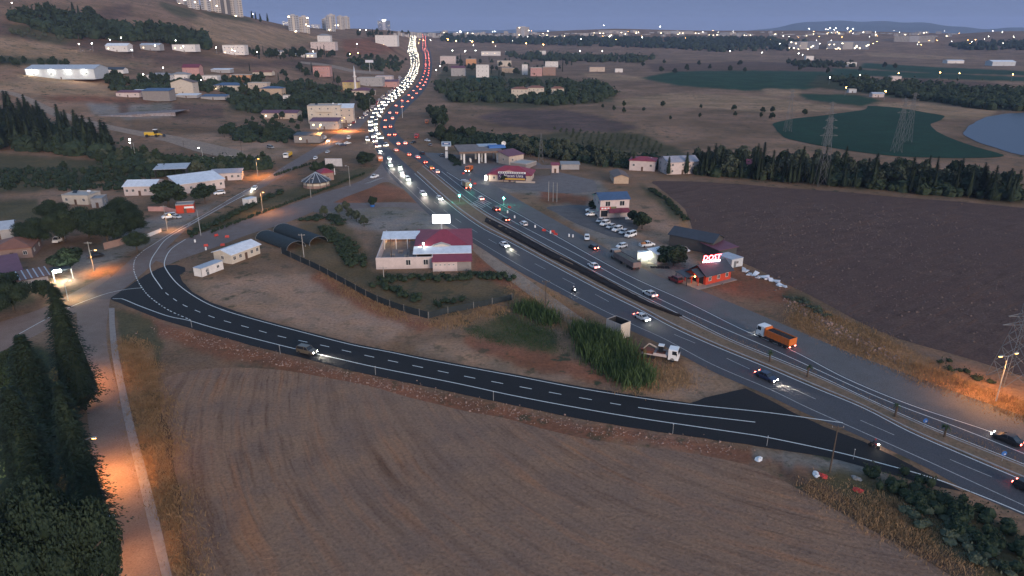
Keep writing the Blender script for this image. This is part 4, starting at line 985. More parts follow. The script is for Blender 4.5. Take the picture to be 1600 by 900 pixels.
# polytunnels, white shed, cabins
def tunnel(F, Bk, r, label):
    a, b = P(*F), P(*Bk); rz = math.atan2(b.y - a.y, b.x - a.x); L = (b - a).length
    t = thing('net_tunnel', label, 'greenhouse', a, rz); arc = lambda x, q: [(x, q * math.cos(math.pi * k / 14), q * .66 * math.sin(math.pi * k / 14) + .3) for k in range(15)]
    n = 7; part('net_cover', MB().loft([arc(L * k / n, r) for k in range(n + 1)], False, False), NET, t, smooth=True)
    for k in (0, n):
        h = MB(); pts = arc(L * k / n, r + .05)
        for p, q in zip(pts, pts[1:]): h.tube(p, q, .04, n=5)
        part('hoop', h, STEEL, t)
    for x in (0, L):
        for y in (-r, r): part('corner_post', MB().box(x - .06, x + .06, y - .06, y + .06, 0, .6), STEEL, t)
    return t
tunnel((463, 389), (414, 371), 3.3, 'dark net growing tunnel next to the white metal roofed shed')
tunnel((498, 381), (441, 360), 3.3, 'dark net growing tunnel nearer to the green vegetable beds')
house2((363, 413), (407, 396), 7.0, 3.0, 'cream shed with white metal gable roof beside the dark net tunnels', wall='cream', roof='gable', rcol='white', rise=1.1, wins=5, side=1, door=True, name='storage_shed', cat='shed')
def container(A, B, d, h, label, wall='white', roof='steel', doors=1, wins=2):
    a, b = P(*A), P(*B); rz = math.atan2(b.y - a.y, b.x - a.x); w = (b - a).length
    t = thing('cabin_container', label, 'cabin', a, rz); part('wall', MB().box(0, w, 0, d, .15, h), WALLS[wall], t); part('roof', MB().box(-.08, w + .08, -.08, d + .08, h, h + .1), ROOFS[roof], t)
    for k in range(wins): window(t, w * (k + .5) / wins, -.012, h * .6, min(1.0, w / wins * .5), .9)
    for k in range(doors): part('door', MB().box(w * (.22 + .5 * k), w * (.22 + .5 * k) + .85, -.05, .01, .2, 2.1), DOORM, t)
    for x in (.1, w - .3):
        for y in (.1, d - .3): part('footing', MB().box(x, x + .2, y, y + .2, 0, .15), CONC, t)
    for x in (0, w): part('corner_trim', MB().box(x - .03, x + .03, -.03, .03, .15, h), DARKM, t)
    return t
container((316, 434), (350, 421), 3.0, 2.6, 'white two-door cabin container with grey roof on the dirt yard')
container((1142, 420), (1160, 416), 6.0, 2.7, 'pale grey cabin container behind the red roadside house', 'steel', 'steel', 1, 1)
container((389, 322), (402, 318), 3.0, 2.6, 'small white guard cabin between the two roads', 'white', 'white', 0, 1)

# office with the blue roof
def office():
    t = house2((937, 341), (982, 339), 9.0, 7.0, 'two storey white office with blue roof above the car park', wall='rose', roof='gable', rcol='blue', rise=1.7, floors=2, wins=0, side=2, door=False, name='office_building', cat='office')
    w = 11.6; d = 9.0
    for x in (-2.7, 2.8): window(t, x, -d / 2 - .012, 5.4, 1.9, 1.9)
    part('awning', MB().loft([[(x, -d / 2 - 2.2, 2.35), (x, -d / 2 - .01, 3.6), (x, -d / 2 - .01, 3.68), (x, -d / 2 - 2.2, 2.43)] for x in (-2.6, 5.4)]), ROOFS['maroon'], t)
    for x in (-2.4, 1.4, 5.2): part('awning_post', MB().box(x - .05, x + .05, -d / 2 - 2.1, -d / 2 - 2.0, 0, 2.4), STEEL, t)
    part('shopfront', MB().box(-5.2, -2.7, -d / 2 - .06, -d / 2 + .02, .6, 2.9), GLASS, t)
    s = part('signboard', MB().box(-5.6, -1.6, -d / 2 - .2, -d / 2 - .05, 3.2, 4.3), SIGNRED, t)
    part('signboard', MB().box(-1.58, .6, -d / 2 - .2, -d / 2 - .05, 3.2, 4.3), mat('sign_green_brown', (.14, .13, .07), .6, .1, 2), t)
    for k in range(3): part('sign_mark', MB().box(-5.2 + k * 1.15, -4.35 + k * 1.15, -d / 2 - .24, -d / 2 - .21, 3.45, 4.05), PLAST, s)
    part('low_fence', MB().box(3.2, 5.8, -d / 2 - 3.2, -d / 2 - 3.1, 0, .9), PLAST, t)
office()
# the red roadside house with the lit name on its roof
def dost():
    A, B, Lf = P(1102, 446), P(1141, 436), P(1064, 436); w = (B - A).length; d = (Lf - A).length * .80
    t = house2((1102, 446), (1141, 436), d, 3.0, 'bright red roadside house with dark roof and glowing red rooftop sign', wall='red', roof='gable', rcol='slate', rise=2.1, wins=3, side=0, door=False, over=.6, name='roadside_house', cat='restaurant')
    for k in range(3): part('door_bay', MB().box(-w / 2 - .08, -w / 2 + .02, -d / 2 + .8 + k * 2.6, -d / 2 + 2.6 + k * 2.6, .1, 2.3), GLASS, t)
    pb = MB().loft([[(x, d * .02 - 2.6, 2.75), (x, d * .02 + 2.6, 2.75), (x, d * .02, 4.0)] for x in (-w / 2 - 2.4, -w / 2 - .7)])
    part('porch_gable', pb, WALLS['red'], t)
    part('porch_roof', MB().loft([[(x, d * .02 - 3.0, 2.70), (x, d * .02, 4.12), (x, d * .02 + 3.0, 2.70), (x, d * .02 + 3.0, 2.84), (x, d * .02, 4.27), (x, d * .02 - 3.0, 2.84)] for x in (-w / 2 - 2.7, -w / 2 + .3)]), ROOFS['slate'], t)
    for y in (-2.4, 0, 2.4): part('porch_post', MB().box(-w / 2 - 2.35, -w / 2 - 2.15, y - .1, y + .1, 0, 2.75), WALLS['red'], t)
    part('terrace', MB().box(-w / 2 - 4.2, w / 2 + 1.0, -d / 2 - 1.6, d / 2, .0, .16), pave, t)
    part('side_roof', MB().loft([[(x, d / 2 - 4.0, 2.6), (x, d / 2 + .5, 3.1), (x, d / 2 + .5, 3.2), (x, d / 2 - 4.0, 2.7)] for x in (-w / 2 - 5.2, -w / 2 - .65)]), ROOFS['slate'], t)
    for y in (d / 2 - 3.8, d / 2 + .3): part('side_post', MB().box(-w / 2 - 5.0, -w / 2 - 4.85, y - .07, y + .07, 0, 2.65), DARKM, t)
    part('wall_lamp', MB().ball((-w / 2 - 2.4, -1.2, 2.55), .2), SODIUM, t)
    l = bpy.data.lights.new('porch_light', 'POINT'); l.energy = 40; l.color = (1, .5, .2); l.shadow_soft_size = .2
    o = bpy.data.objects.new('porch_light', l); C.objects.link(o); o.parent = t; o.location = (-w / 2 - 2.8, -1.2, 2.4)
    ER = mat('sign_red_glow', (1, .08, .08), .4, 0, emit=9, ecol=(1, .05, .06)); EW = mat('sign_white_glow', (1, .8, .85), .4, 0, emit=7, ecol=(1, .72, .80))
    s = part('roof_sign', MB().box(-3.0, 3.0, -.05, .05, 5.2, 5.3).box(-2.6, -2.5, .06, .16, 4.9, 6.9).box(2.5, 2.6, .06, .16, 4.9, 6.9), DARKM, t, (0, .1, 0), R(-14))
    text('DOST', 2.15, ER, s, (0, -.08, 6.35), (math.pi / 2, 0, 0), .06, shear=.15); part('sign_strip', MB().box(-2.8, 2.8, -.16, -.06, 5.22, 5.52), EW, s)
dost()
house2((1112, 398), (1128, 390), 15, 4.0, 'long dark shed with slate blue roof behind the red house', wall='dark', roof='gable', rcol='slate', rise=1.8, axis='y', wins=0, side=0, door=False, name='dark_shed', cat='shed')
house2((1122, 404), (1150, 398), 7, 2.6, 'low purple roofed lean-to between the dark shed and the cabin', wall='dark', roof='shed', rcol='purple', rise=.6, wins=0, side=0, door=False, name='lean_to', cat='shed')
def tyre_shop():
    t = house2((1026, 414), (1042, 411), 4.0, 3.4, 'white tyre repair cabin with tyres stacked at its front', wall='rose', roof='shed', rcol='white', rise=.5, wins=0, side=0, door=False, name='tyre_cabin', cat='cabin')
    return t
tyre_shop()
def lit_stall():
    t = thing('repair_stall', 'brightly lit greenish white repair stall behind the parked tipper lorry', 'stall', P(1012, 409), head(1004, 413, 1022, 412))
    part('back_wall', MB().box(-2.4, 2.4, 2.6, 2.7, 0, 2.6), WALLS['white'], t); part('side_wall', MB().box(2.3, 2.4, 0, 2.6, 0, 2.6), WALLS['white'], t)
    part('roof', MB().box(-2.5, 2.5, .9, 2.8, 2.6, 2.7), ROOFS['white'], t)
    part('counter', MB().box(-2.0, .6, .4, 1.0, 0, 1.0), PLAST, t); part('machine', MB().box(1.0, 1.9, .5, 1.4, .1, 1.5).tube((1.4, .9, 1.5), (1.4, .9, 2.1), .15), DARKM, t)
    part('tube_lamp', MB().box(-1.2, 1.2, 1.0, 1.12, 2.4, 2.5), COOL, t)
    for p_, e in (((0, -.4, 2.2), 150),):
        l = bpy.data.lights.new('stall_light', 'POINT'); l.energy = e; l.color = (.86, 1, .74); l.shadow_soft_size = .4; o = bpy.data.objects.new('stall_light', l); C.objects.link(o); o.parent = t; o.location = p_
lit_stall()
tm = MB()
for i in range(10): tm.tube((math.cos(i * .628) * .3, math.sin(i * .628) * .3, .12), (math.cos(i * .628 + .628) * .3, math.sin(i * .628 + .628) * .3, .12), .12, n=6)
tm = tm.mesh('tyre')
for k in range(16):
    p = P(1018 + (k % 8) * 3.7 + rnd.uniform(-1, 1), 417 + (k // 8) * 1.6 + (k % 8) * .1); p.z += .02
    o = link('tyre', tm, TYRE, None, p); tag(o, 'black tyre lying in the row in front of the white repair cabin', 'tyre', 'tyres in front of the repair cabin')
# white scrap by the field edge
for k in range(16):
    q = k / 15; p = P(1163 + q * 64 + rnd.uniform(-2, 2), 424 + q * 24 + rnd.uniform(-2, 2)); b = MB(); s = rnd.uniform(.6, 1.7)
    b.add([(-s, -.5, .1), (s, -.6, rnd.uniform(.2, .6)), (s * .9, .6, rnd.uniform(.3, .8)), (-s * .8, .5, .25), (-s, -.5, .03), (s, -.6, .08), (s * .9, .6, .1), (-s * .8, .5, .05)], [(0, 1, 2, 3), (7, 6, 5, 4), (0, 4, 5, 1), (1, 5, 6, 2), (2, 6, 7, 3), (3, 7, 4, 0)])
    o = part('scrap_sheet', b, ROOFS['white'] if k % 3 else ROOFS['steel'], None, p, rnd.uniform(0, 6)); tag(o, 'pale bent sheet in the scrap heap along the ploughed field', 'scrap', 'scrap sheets along the field edge')

# filling station
def station():
    t = house2((788, 254), (802, 253), 8, 4.2, 'tan filling station kiosk beside the pump canopy', wall='tan', roof='flat', rcol='concrete', rise=.3, wins=2, side=1, name='station_kiosk', cat='shop')
    a, b = P(722, 256), P(781, 254); rz = math.atan2(b.y - a.y, b.x - a.x); w = (b - a).length; d = 24
    t = thing('fuel_canopy', 'wide flat filling station canopy on square white columns', 'canopy', a, rz)
    part('canopy_roof', MB().box(-1.5, w + 1.5, -1.5, d, 5.6, 6.4), mat('canopy_sheet', (.20, .16, .145), .8, .25, .35), t)
    part('fascia', MB().box(-1.6, w + 1.6, -1.62, -1.52, 5.5, 6.5).box(-1.62, -1.52, -1.5, d, 5.5, 6.5), ROOFS['brown'], t)
    part('blue_edge', MB().box(w * .78, w + 4.5, d * .30, d * .55, 6.45, 7.4), BLUES, t); part('pale_panel', MB().box(w * .55, w + 2.0, d * .6, d, 6.45, 6.55), ROOFS['steel'], t)
    for x in (1.2, w * .45, w * .62, w - 1.2):
        for y in (.5, d * .55): part('column', MB().box(x - .45, x + .45, y - .45, y + .45, 0, 5.6), PLAST, t)
    for x in (w * .25, w * .55):
        p_ = part('pump_island', MB().box(x - .6, x + .6, 2, 8, 0, .15), pave, t); part('fuel_pump', MB().box(x - .35, x + .35, 3, 3.6, .15, 1.9).box(x - .35, x + .35, 6, 6.6, .15, 1.9), PLAST, p_)
    o = thing('satellite_dish', 'white satellite dish standing on the filling station roof', 'dish', Vector(P(787, 246)) + Vector((0, 6, 4.7))); part('mast', MB().tube((0, 0, 0), (0, 0, 1.5), .08), STEEL, o)
    part('dish', MB().loft([[(q * math.cos(6.283 * k / 14), -.3 - (1 - q * q) * -.25, 2.2 + q * math.sin(6.283 * k / 14)) for k in range(14)] for q in (.05, .7, 1.3)], False), PLAST, o)
    s = thing('station_sign', 'tall white filling station pillar sign with blue head', 'sign', P(698, 247)); part('pillar', MB().box(-.7, .7, -.3, .3, 0, 6.4), PLAST, s)
    hb = part('sign_head', MB().box(-2.6, 2.6, -.35, .35, 6.4, 9.0), mat('sign_pale_blue', (.25, .33, .42), .5, .06, 2), s); part('sign_plate', MB().box(-2.1, 2.1, -.40, -.36, 7.3, 8.5), mat('sign_navy', (.03, .07, .2), .5, .05, 2), hb); part('sign_mark', MB().box(-1.2, 1.2, -.44, -.41, 7.7, 8.1), PLAST, hb)
    part('price_band', MB().box(-.72, .72, -.34, -.31, 3.7, 4.3), DARKM, s)
station()
house2((795, 258), (818, 254), 8, 4.5, 'annex with purple metal roof behind the grill restaurant', wall='beige', roof='shed', rcol='purple', rise=2.0, wins=2, side=1, name='annex', cat='building')
house2((822, 275), (838, 270), 9, 5.5, 'bare concrete block annex right of the grill restaurant', wall='blockwork', roof='flat', rcol='concrete', rise=.3, wins=1, side=1, name='concrete_annex', cat='building')
def grill():
    t = house2((764, 283), (829, 285), 13, 3.2, 'grill restaurant with maroon hipped roof and large violet name board', wall='beige', roof='hip', rcol='crimson', rise=3.0, wins=4, side=2, over=.8, name='grill_restaurant', cat='restaurant')
    d = 13; part('roof_gable', MB().loft([[(-6, y, 3.75), (4.5, y, 3.75), (-.8, y, 5.0)] for y in (-5.2, -4.2)]), mat('peach_plaster', (.50, .25, .18), .9, .08, 2), t)
    y = -d / 2 - .9
    s = part('name_board', MB().box(-5.2, 7.6, y - .12, y, .9, 4.0), PURP, t); part('top_strip', MB().box(-5.2, 7.6, y - .12, y, 4.02, 4.85), PLAST, s)
    text('Necati Usta', 1.85, PLAST, s, (2.0, y - .16, 3.0), (math.pi / 2, 0, 0), .02); part('yellow_strip', MB().box(-3.2, 7.3, y - .16, y - .13, 1.2, 1.95), YEL, s)
    part('chef_mark', MB().tube((-4.5, y - .16, 1.4), (-3.9, y - .16, 2.6), .14, .08).tube((-4.6, y - .16, 2.6), (-4.2, y - .16, 3.6), .12, .06).tube((-4.3, y - .16, 1.9), (-3.5, y - .16, 2.2), .1, .05), PLAST, s)
    for k in range(11): part('strip_mark', MB().box(-4.7 + k * 1.08, -4.05 + k * 1.08, y - .15, y - .13, 4.2, 4.62), DARKM, s)
    for x in (-5, 1.2, 7.4): part('board_post', MB().box(x - .08, x + .08, y + .02, y + .16, 0, 4.8), STEEL, s)
    part('planter_wall', MB().box(3, 12, y - .6, y - .2, 0, .8), WALLS['beige'], t); part('lit_panel', MB().box(-11.3, -10.5, y - .6, y - .5, .8, 2.9), COOLW, t)
grill()
house2((831, 274), (860, 274), 6, 3.2, 'low garage with dark openings and dusky purple roof', wall='dark', roof='shed', rcol='brown', rise=.6, wins=0, side=0, door=False, name='garage', cat='garage')
house2((862, 270), (873, 270), 4, 3.8, 'small white block with red lean-to roof beside the garage', wall='rose', roof='shed', rcol='crimson', rise=.5, wins=0, side=0, name='small_block', cat='building')
house2((877, 265), (905, 265), 6, 2.6, 'long grey low shed before the olive trees', wall='grey', roof='shed', rcol='grey', rise=.5, wins=0, side=0, door=False, name='low_shed', cat='shed')
house2((959, 287), (982, 287), 14, 3.0, 'long brown hut with weathered tin gable roof on the dirt lot', wall='tan', roof='gable', rcol='brown', rise=1.2, axis='y', wins=0, side=3, door=False, name='long_hut', cat='shed')
house2((983, 266), (1023, 268), 10, 5.0, 'farmhouse with red roof edge and white water tank, left of the two field houses', wall='rose', roof='hip', rcol='crimson', rise=1.4, wins=3, side=2, extras=('tank',), name='farmhouse')
house2((1042, 273), (1090, 271), 11, 6.0, 'pale farmhouse with steel roof half hidden by conifers', wall='rose', roof='gable', rcol='lilac', rise=2.0, floors=2, wins=3, side=2, name='farmhouse')
house2((1166, 266), (1206, 268), 9, 3.2, 'red roofed cottage inside the tree belt', wall='beige', roof='gable', rcol='maroon', rise=1.6, wins=3, side=1, name='cottage')
# billboards
def billboard(px, py, w, h, up, label, face, rz=0.0, posts=1, lamp=0.0):
    t = thing('billboard', label, 'billboard', P(px, py), rz); part('panel', MB().box(-w / 2, w / 2, -.15, .1, up, up + h), face, t)
    part('frame', MB().box(-w / 2 - .1, w / 2 + .1, -.1, .15, up - .12, up - .01).box(-w / 2 - .1, w / 2 + .1, -.1, .15, up + h + .01, up + h + .12).box(-w / 2 - .1, -w / 2 - .01, -.1, .15, up, up + h).box(w / 2 + .01, w / 2 + .1, -.1, .15, up, up + h), STEEL, t)
    for k in range(posts): x = 0 if posts == 1 else -w * .35 + k * w * .7 / (posts - 1); part('post', MB().tube((x, .2, 0), (x, .2, up + h * .8), .22, .2, 8), PLAST, t)
    return t
billboard(690, 358, 6.0, 3.0, 2.2, 'glowing white billboard on a post between restaurant and highway', mat('lit_billboard', (1, 1, 1), .5, 0, emit=2.6, ecol=(.95, .97, 1)), R(2))
billboard(523, 273, 8.2, 3.6, 4.2, 'blank grey billboard over the trees by the round garden pavilion', mat('blank_board', (.45, .43, .43), .6, .15, 1.2), R(-3), 1)
billboard(578, 112, 12, 3.6, 13, 'tall pale roadside billboard on the far hillside', mat('pale_board', (.55, .56, .62), .6, .1, .6), 0, 1)
# pavilion
def pavilion():
    t = thing('garden_pavilion', 'round open pavilion with dark ribbed tent roof beside the village road', 'pavilion', P(495, 291)); n = 12; r = 6.0
    P_ = lambda k, q, z: (q * math.cos(6.283 * k / n), q * math.sin(6.283 * k / n), z)
    part('roof', MB().add([P_(k, r + .6, 2.7) for k in range(n)] + [(0, 0, 6.4)], [(k, (k + 1) % n, n) for k in range(n)]), ROOFS['slate'], t)
    for k in range(n):
        part('roof_rib', MB().bar(P_(k, r + .65, 2.78), (0, 0, 6.5), .22, .1), ROOFS['steel'], t); part('post', MB().box(*[v for c in P_(k, r - .1, 0)[:2] for v in (c - .1, c + .1)], 0, 2.7), WALLS['dark'], t)
    part('low_wall', MB().loft([[P_(k, r, z) for k in range(n)] for z in (0, 1.1)], False), WALLS['brick'], t); part('blind', MB().loft([[P_(k, r - .2, z) for k in range(n)] for z in (1.15, 2.2)], False), WALLS['cream'], t)
pavilion()
house2((503, 283), (522, 281), 7, 3.6, 'small hut with red hipped roof behind the round pavilion', wall='brick', roof='hip', rcol='crimson', rise=1.6, wins=2, side=1, name='garden_hut', cat='hut')

# ---- left village
def lamp_point(t, loc, e, col, r=.25):
    l = bpy.data.lights.new('lamp_light', 'POINT'); l.energy = e; l.color = col; l.shadow_soft_size = r; o = bpy.data.objects.new('lamp_light', l); C.objects.link(o); o.parent = t; o.location = loc
house2((-30, 452), (38, 440), 14, 3.4, 'long low shed with faded purple metal roof at the left edge', wall='grey', roof='shed', rcol='purple', rise=1.2, wins=0, side=0, door=False, name='long_shed', cat='shed')
t = house2((32, 455), (78, 446), 7, 2.9, 'white walled workshop with rusty striped corrugated roof and lit canopy', wall='rose', roof='shed', rcol='rust', rise=.5, wins=1, side=1, door=False, name='workshop', cat='workshop')
for k in range(7): part('roof_rib', MB().bar((-4.2 + k * 1.35, -3.9, 3.10), (-4.2 + k * 1.35, 3.9, 3.62), .3, .07), ROOFS['steel'], t)
part('canopy', MB().box(4.8, 9.5, -1.5, 3.2, 3.0, 3.12), ROOFS['slate'], t); part('canopy_post', MB().box(4.9, 5.05, -1.4, -1.25, 0, 3.0), PLAST, t); part('canopy_post', MB().box(9.3, 9.45, -1.4, -1.25, 0, 3.0), PLAST, t)
part('floodlight', MB().box(5.0, 6.9, -1.75, -1.55, 2.75, 3.4), COOL, t); lamp_point(t, (6.0, -3.2, 3.0), 900, (.95, 1, .78), .5)
house2((-12, 408), (52, 402), 12, 3.2, 'brown tiled house at the left edge, above the purple shed', wall='brick', roof='hip', rcol='tile', rise=2.0, wins=3, side=2, name='tiled_house')
house2((-25, 378), (24, 372), 12, 3.4, 'low building with pale steel roof at the left edge', wall='grey', roof='gable', rcol='steel', rise=1.5, wins=2, side=1, name='steel_roof_building', cat='building')
house2((99, 319), (139, 320), 8, 3.6, 'small cream flat roofed house with a rooftop water tank among trees', wall='cream', roof='flat', rcol='concrete', rise=.3, wins=3, side=2, extras=('tank', 'solar'), name='flat_roof_house')
house2((144, 325), (162, 324), 7, 3.4, 'plain grey block next to the cream flat roofed house', wall='grey', roof='flat', rcol='grey', rise=.3, wins=1, side=1, name='grey_block')
house2((195, 306), (243, 305), 12, 4.0, 'white workshop hall with white metal roof, left of the big trees', wall='rose', roof='gable', rcol='white', rise=1.6, wins=5, side=2, name='workshop_hall', cat='hall')
house2((282, 304), (352, 294), 13, 4.2, 'long white roofed hall behind the two round trees', wall='rose', roof='shed', rcol='white', rise=1.8, wins=6, side=2, name='white_hall', cat='hall')
house2((243, 279), (292, 277), 10, 4.2, 'open dark barn with flat steel roof behind the white halls', wall='dark', roof='shed', rcol='steel', rise=.9, open_front=True, name='open_barn', cat='barn')
house2((330, 283), (378, 281), 7, 3.4, 'low white house with blue grey roof at the yard by the village road', wall='rose', roof='shed', rcol='lilac', rise=.8, wins=5, side=1, name='low_house')
t = house2((276, 334), (304, 332), 5, 3.2, 'red roadside kiosk with grey flat roof and white notice strip', wall='red', roof='flat', rcol='grey', rise=.2, wins=0, side=0, door=True, name='roadside_kiosk', cat='kiosk')
part('notice_strip', MB().box(-.2, 3.2, -2.62, -2.54, 1.9, 2.6), PLAST, t)
def wall(pts, h, m, label, name='boundary_wall', th=.22):
    q = [P(*p) for p in pts]; t = thing(name, label, 'wall', q[0])
    for a, b in zip(q, q[1:]): part('wall_panel', MB().bar(tuple(a - q[0] + Vector((0, 0, h / 2))), tuple(b - q[0] + Vector((0, 0, h / 2))), th, h), m, t)
    return t
wall([(163, 390), (186, 384), (202, 378)], 2.2, WALLS['brick'], 'reddish brick garden wall below the dense trees')
wall([(204, 378), (228, 372), (252, 362)], 1.2, WALLS['white'], 'low white wall along the village road under the trees')
wall([(232, 330), (256, 330), (275, 334)], 1.8, WALLS['pink'], 'faded red yard wall beside the red kiosk')
wall([(318, 252), (360, 247), (400, 250)], 1.6, CONC, 'pale concrete yard wall at the end of the dirt track')

# ================================================================== MID AND FAR BUILDINGS (px, py of the front foot, width and height in pixels)
def bld(px, py, wp, hp, dr, label, **k):
    m = mpp(px, py); return house(px, py, wp * m, wp * m * dr, hp * m * 1.02, label, **k)
t = bld(96, 124, 103, 15, .45, 'long white warehouse lit by floodlights on the hillside', wall='steel', roof='gable', rcol='steel', rise=3.2, wins=4, side=0, door=True, name='warehouse', cat='warehouse', rz=R(4), ww=2.5)
m_ = mpp(96, 124)
for k, x in enumerate((-.44, -.36, -.12, .12, .36)):
    part('floodlight', MB().box(x * 103 * m_ - .9, x * 103 * m_ + .9, -.225 * 103 * m_ - 1.2, -.225 * 103 * m_ - .5, 12 * m_, 13.4 * m_), COOLF, t); lamp_point(t, (x * 103 * m_, -.225 * 103 * m_ - 3.5, 10.5 * m_), 150, (.92, 1, .86), .6)
bld(200, 152, 36, 7, .5, 'low barn with white edged lean-to roof above the quarry', wall='rose', roof='shed', rcol='maroon', rise=1.2, wins=3, side=1, name='barn', cat='barn')
bld(245, 158, 42, 15, .5, 'grey block shed with blue roof above the pale quarry face', wall='blockwork', roof='shed', rcol='blue', rise=1.5, wins=0, side=0, door=False, name='block_shed', cat='shed')
bld(222, 151, 32, 8, .5, 'open shed with pale roof edge behind the grey block shed', wall='dark', roof='shed', rcol='white', rise=.8, wins=0, side=0, name='open_shed', cat='shed')
bld(291, 153, 34, 4, .5, 'low white roofed shelter right of the grey block shed', wall='grey', roof='shed', rcol='white', rise=.8, wins=0, side=0, name='shelter', cat='shed')
bld(333, 156, 38, 5, .5, 'shelter with blue sheet roof above the scrub slope', wall='grey', roof='shed', rcol='blue', rise=1.0, wins=0, side=0, name='shelter', cat='shed')
bld(286, 147, 34, 17, .6, 'tall cream gabled house in the middle of the hillside village', wall='cream', roof='gable', rcol='brown', rise=3, axis='y', wins=1, side=2, name='gabled_house')
bld(248, 126, 36, 8, .5, 'white house with hipped roof, left of two alike', wall='white', roof='hip', rcol='grey', rise=2, wins=4, side=1, name='white_house')
bld(281, 127, 26, 10, .6, 'white house with hipped roof and a bright lamp, right of two alike', wall='white', roof='hip', rcol='grey', rise=2, wins=3, side=1, lit=1, name='white_house')
bld(299, 118, 26, 12, .6, 'purple fronted house with raised white gable on the hillside', wall='pink', roof='gable', rcol='maroon', rise=3, wins=2, side=1, name='purple_house')
bld(328, 126, 24, 7, .6, 'small pale house behind trees above the blue sheet shelter', wall='white', roof='flat', rcol='concrete', rise=.4, wins=3, side=1, name='pale_house')
bld(356, 143, 44, 9, .5, 'long cream house with deep blue hipped roof', wall='cream', roof='hip', rcol='blue', rise=2.2, wins=6, side=1, lit=2, name='blue_roof_house')
bld(376, 127, 32, 9, .5, 'orange painted house at the edge of the hillside village', wall='orange', roof='flat', rcol='concrete', rise=.4, wins=4, side=1, name='orange_house')
bld(345, 114, 30, 5, .5, 'house with white flat roof above the village', wall='grey', roof='shed', rcol='white', rise=.8, wins=2, side=0, name='flat_house')
bld(404, 147, 30, 16, .6, 'beige block house at the right end of the hillside village', wall='beige', roof='flat', rcol='concrete', rise=.4, floors=2, wins=3, side=1, name='block_house')
bld(424, 152, 34, 13, .6, 'brown house with dark blue roof and solar water heaters', wall='tan', roof='hip', rcol='blue', rise=1.6, wins=3, side=1, extras=('solar', 'tank'), name='solar_house')
bld(437, 186, 56, 9, .5, 'long low house with purple and white metal roof above the yard', wall='beige', roof='gable', rcol='purple', rise=1.6, wins=4, side=1, lit=1, name='long_house')
bld(448, 162, 10, 12, .8, 'narrow white tower-like house among dark trees', wall='white', roof='flat', rcol='concrete', rise=.3, floors=2, wins=1, side=1, name='narrow_house')
bld(503, 120, 26, 15, .6, 'pink two storey house on the slope below the dirt road', wall='pink', roof='flat', rcol='tile', rise=.4, floors=2, wins=4, side=1, extras=('balcony',), name='pink_house')
bld(410, 118, 30, 5, .5, 'red roofed farm building at the edge of the trees', wall='cream', roof='gable', rcol='tile', rise=2, wins=2, side=0, name='farm_building', cat='building')
t = bld(508, 193, 50, 26, .6, 'cream three storey apartment house with balconies near the queueing traffic', wall='cream', roof='flat', rcol='concrete', rise=.5, floors=3, wins=4, side=3, extras=('balcony', 'tank', 'solar'), name='apartment_house', cat='apartment house', rz=R(6))
bld(541, 192, 24, 22, .8, 'apartment wing with white slanting roof beside the cream apartment house', wall='beige', roof='shed', rcol='white', rise=2.4, floors=3, wins=2, side=2, name='apartment_wing', cat='apartment house', rz=R(6))
bld(507, 202, 44, 12, .5, 'roadside shop with long purple metal roof under the apartment house', wall='grey', roof='shed', rcol='purple', rise=1.5, wins=4, side=1, lit=2, name='roadside_shop', cat='shop')
bld(480, 223, 40, 11, .6, 'grey roofed roadside shed at the village road bend', wall='blockwork', roof='shed', rcol='slate', rise=.8, wins=2, side=1, lit=1, name='roadside_shed', cat='shed')
bld(548, 143, 24, 14, .7, 'yellowish house block next to the minaret', wall='yellow', roof='hip', rcol='maroon', rise=1.5, floors=2, wins=3, side=1, name='yellow_house')
bld(566, 150, 34, 8, .7, 'mosque hall with purple roof at the foot of the minaret', wall='beige', roof='hip', rcol='purple', rise=2.5, wins=3, side=1, name='mosque_hall', cat='mosque')
bld(578, 135, 40, 12, .6, 'grey flat roofed block behind the mosque', wall='grey', roof='flat', rcol='concrete', rise=.5, floors=2, wins=4, side=1, name='grey_flats', cat='building')
bld(600, 130, 26, 10, .6, 'pale flat roofed shop block by the far traffic queue', wall='rose', roof='flat', rcol='lilac', rise=.5, floors=2, wins=3, side=1, name='shop_block', cat='building')
bld(604, 136, 34, 8, .6, 'low purple roofed shop row in front of the pale block', wall='pink', roof='shed', rcol='purple', rise=1.5, wins=4, side=1, lit=2, name='shop_row', cat='shop')
def minaret():
    p = P(556, 147); k = mpp(556, 147); h = 43 * k
    t = thing('minaret', 'slender white minaret with pointed cap beside the mosque hall', 'minaret', p)
    part('base', MB().box(-1.5, 1.5, -1.5, 1.5, 0, h * .2), WALLS['white'], t); part('shaft', MB().tube((0, 0, h * .2), (0, 0, h * .8), 1.25, 1.0, 12), WALLS['white'], t)
    part('balcony', MB().tube((0, 0, h * .58), (0, 0, h * .61), 1.5, 1.9, 12).tube((0, 0, h * .61), (0, 0, h * .64), 1.9, 1.9, 12), WALLS['white'], t); part('cap', MB().tube((0, 0, h * .8), (0, 0, h), 1.15, .03, 12), ROOFS['steel'], t)
minaret()
bld(505, 79, 38, 12, .5, 'large pale stepped building with wings on the slope below the towers', wall='rose', roof='flat', rcol='concrete', rise=.6, floors=3, wins=6, side=2, name='stepped_building', cat='building')
bld(507, 72, 20, 15, .6, 'upper block of the stepped hillside building', wall='white', roof='hip', rcol='grey', rise=3, floors=2, wins=3, side=1, name='upper_block', cat='building')
bld(604, 72, 34, 16, .6, 'pale half finished building left of the far traffic queue', wall='white', roof='flat', rcol='concrete', rise=.6, floors=3, wins=4, side=2, lit=2, name='unfinished_building', cat='building')
bld(475, 90, 32, 5, .5, 'white roofed hall with bright lamps below the stepped building', wall='white', roof='shed', rcol='white', rise=1.5, wins=5, side=0, lit=4, name='bright_hall', cat='hall')
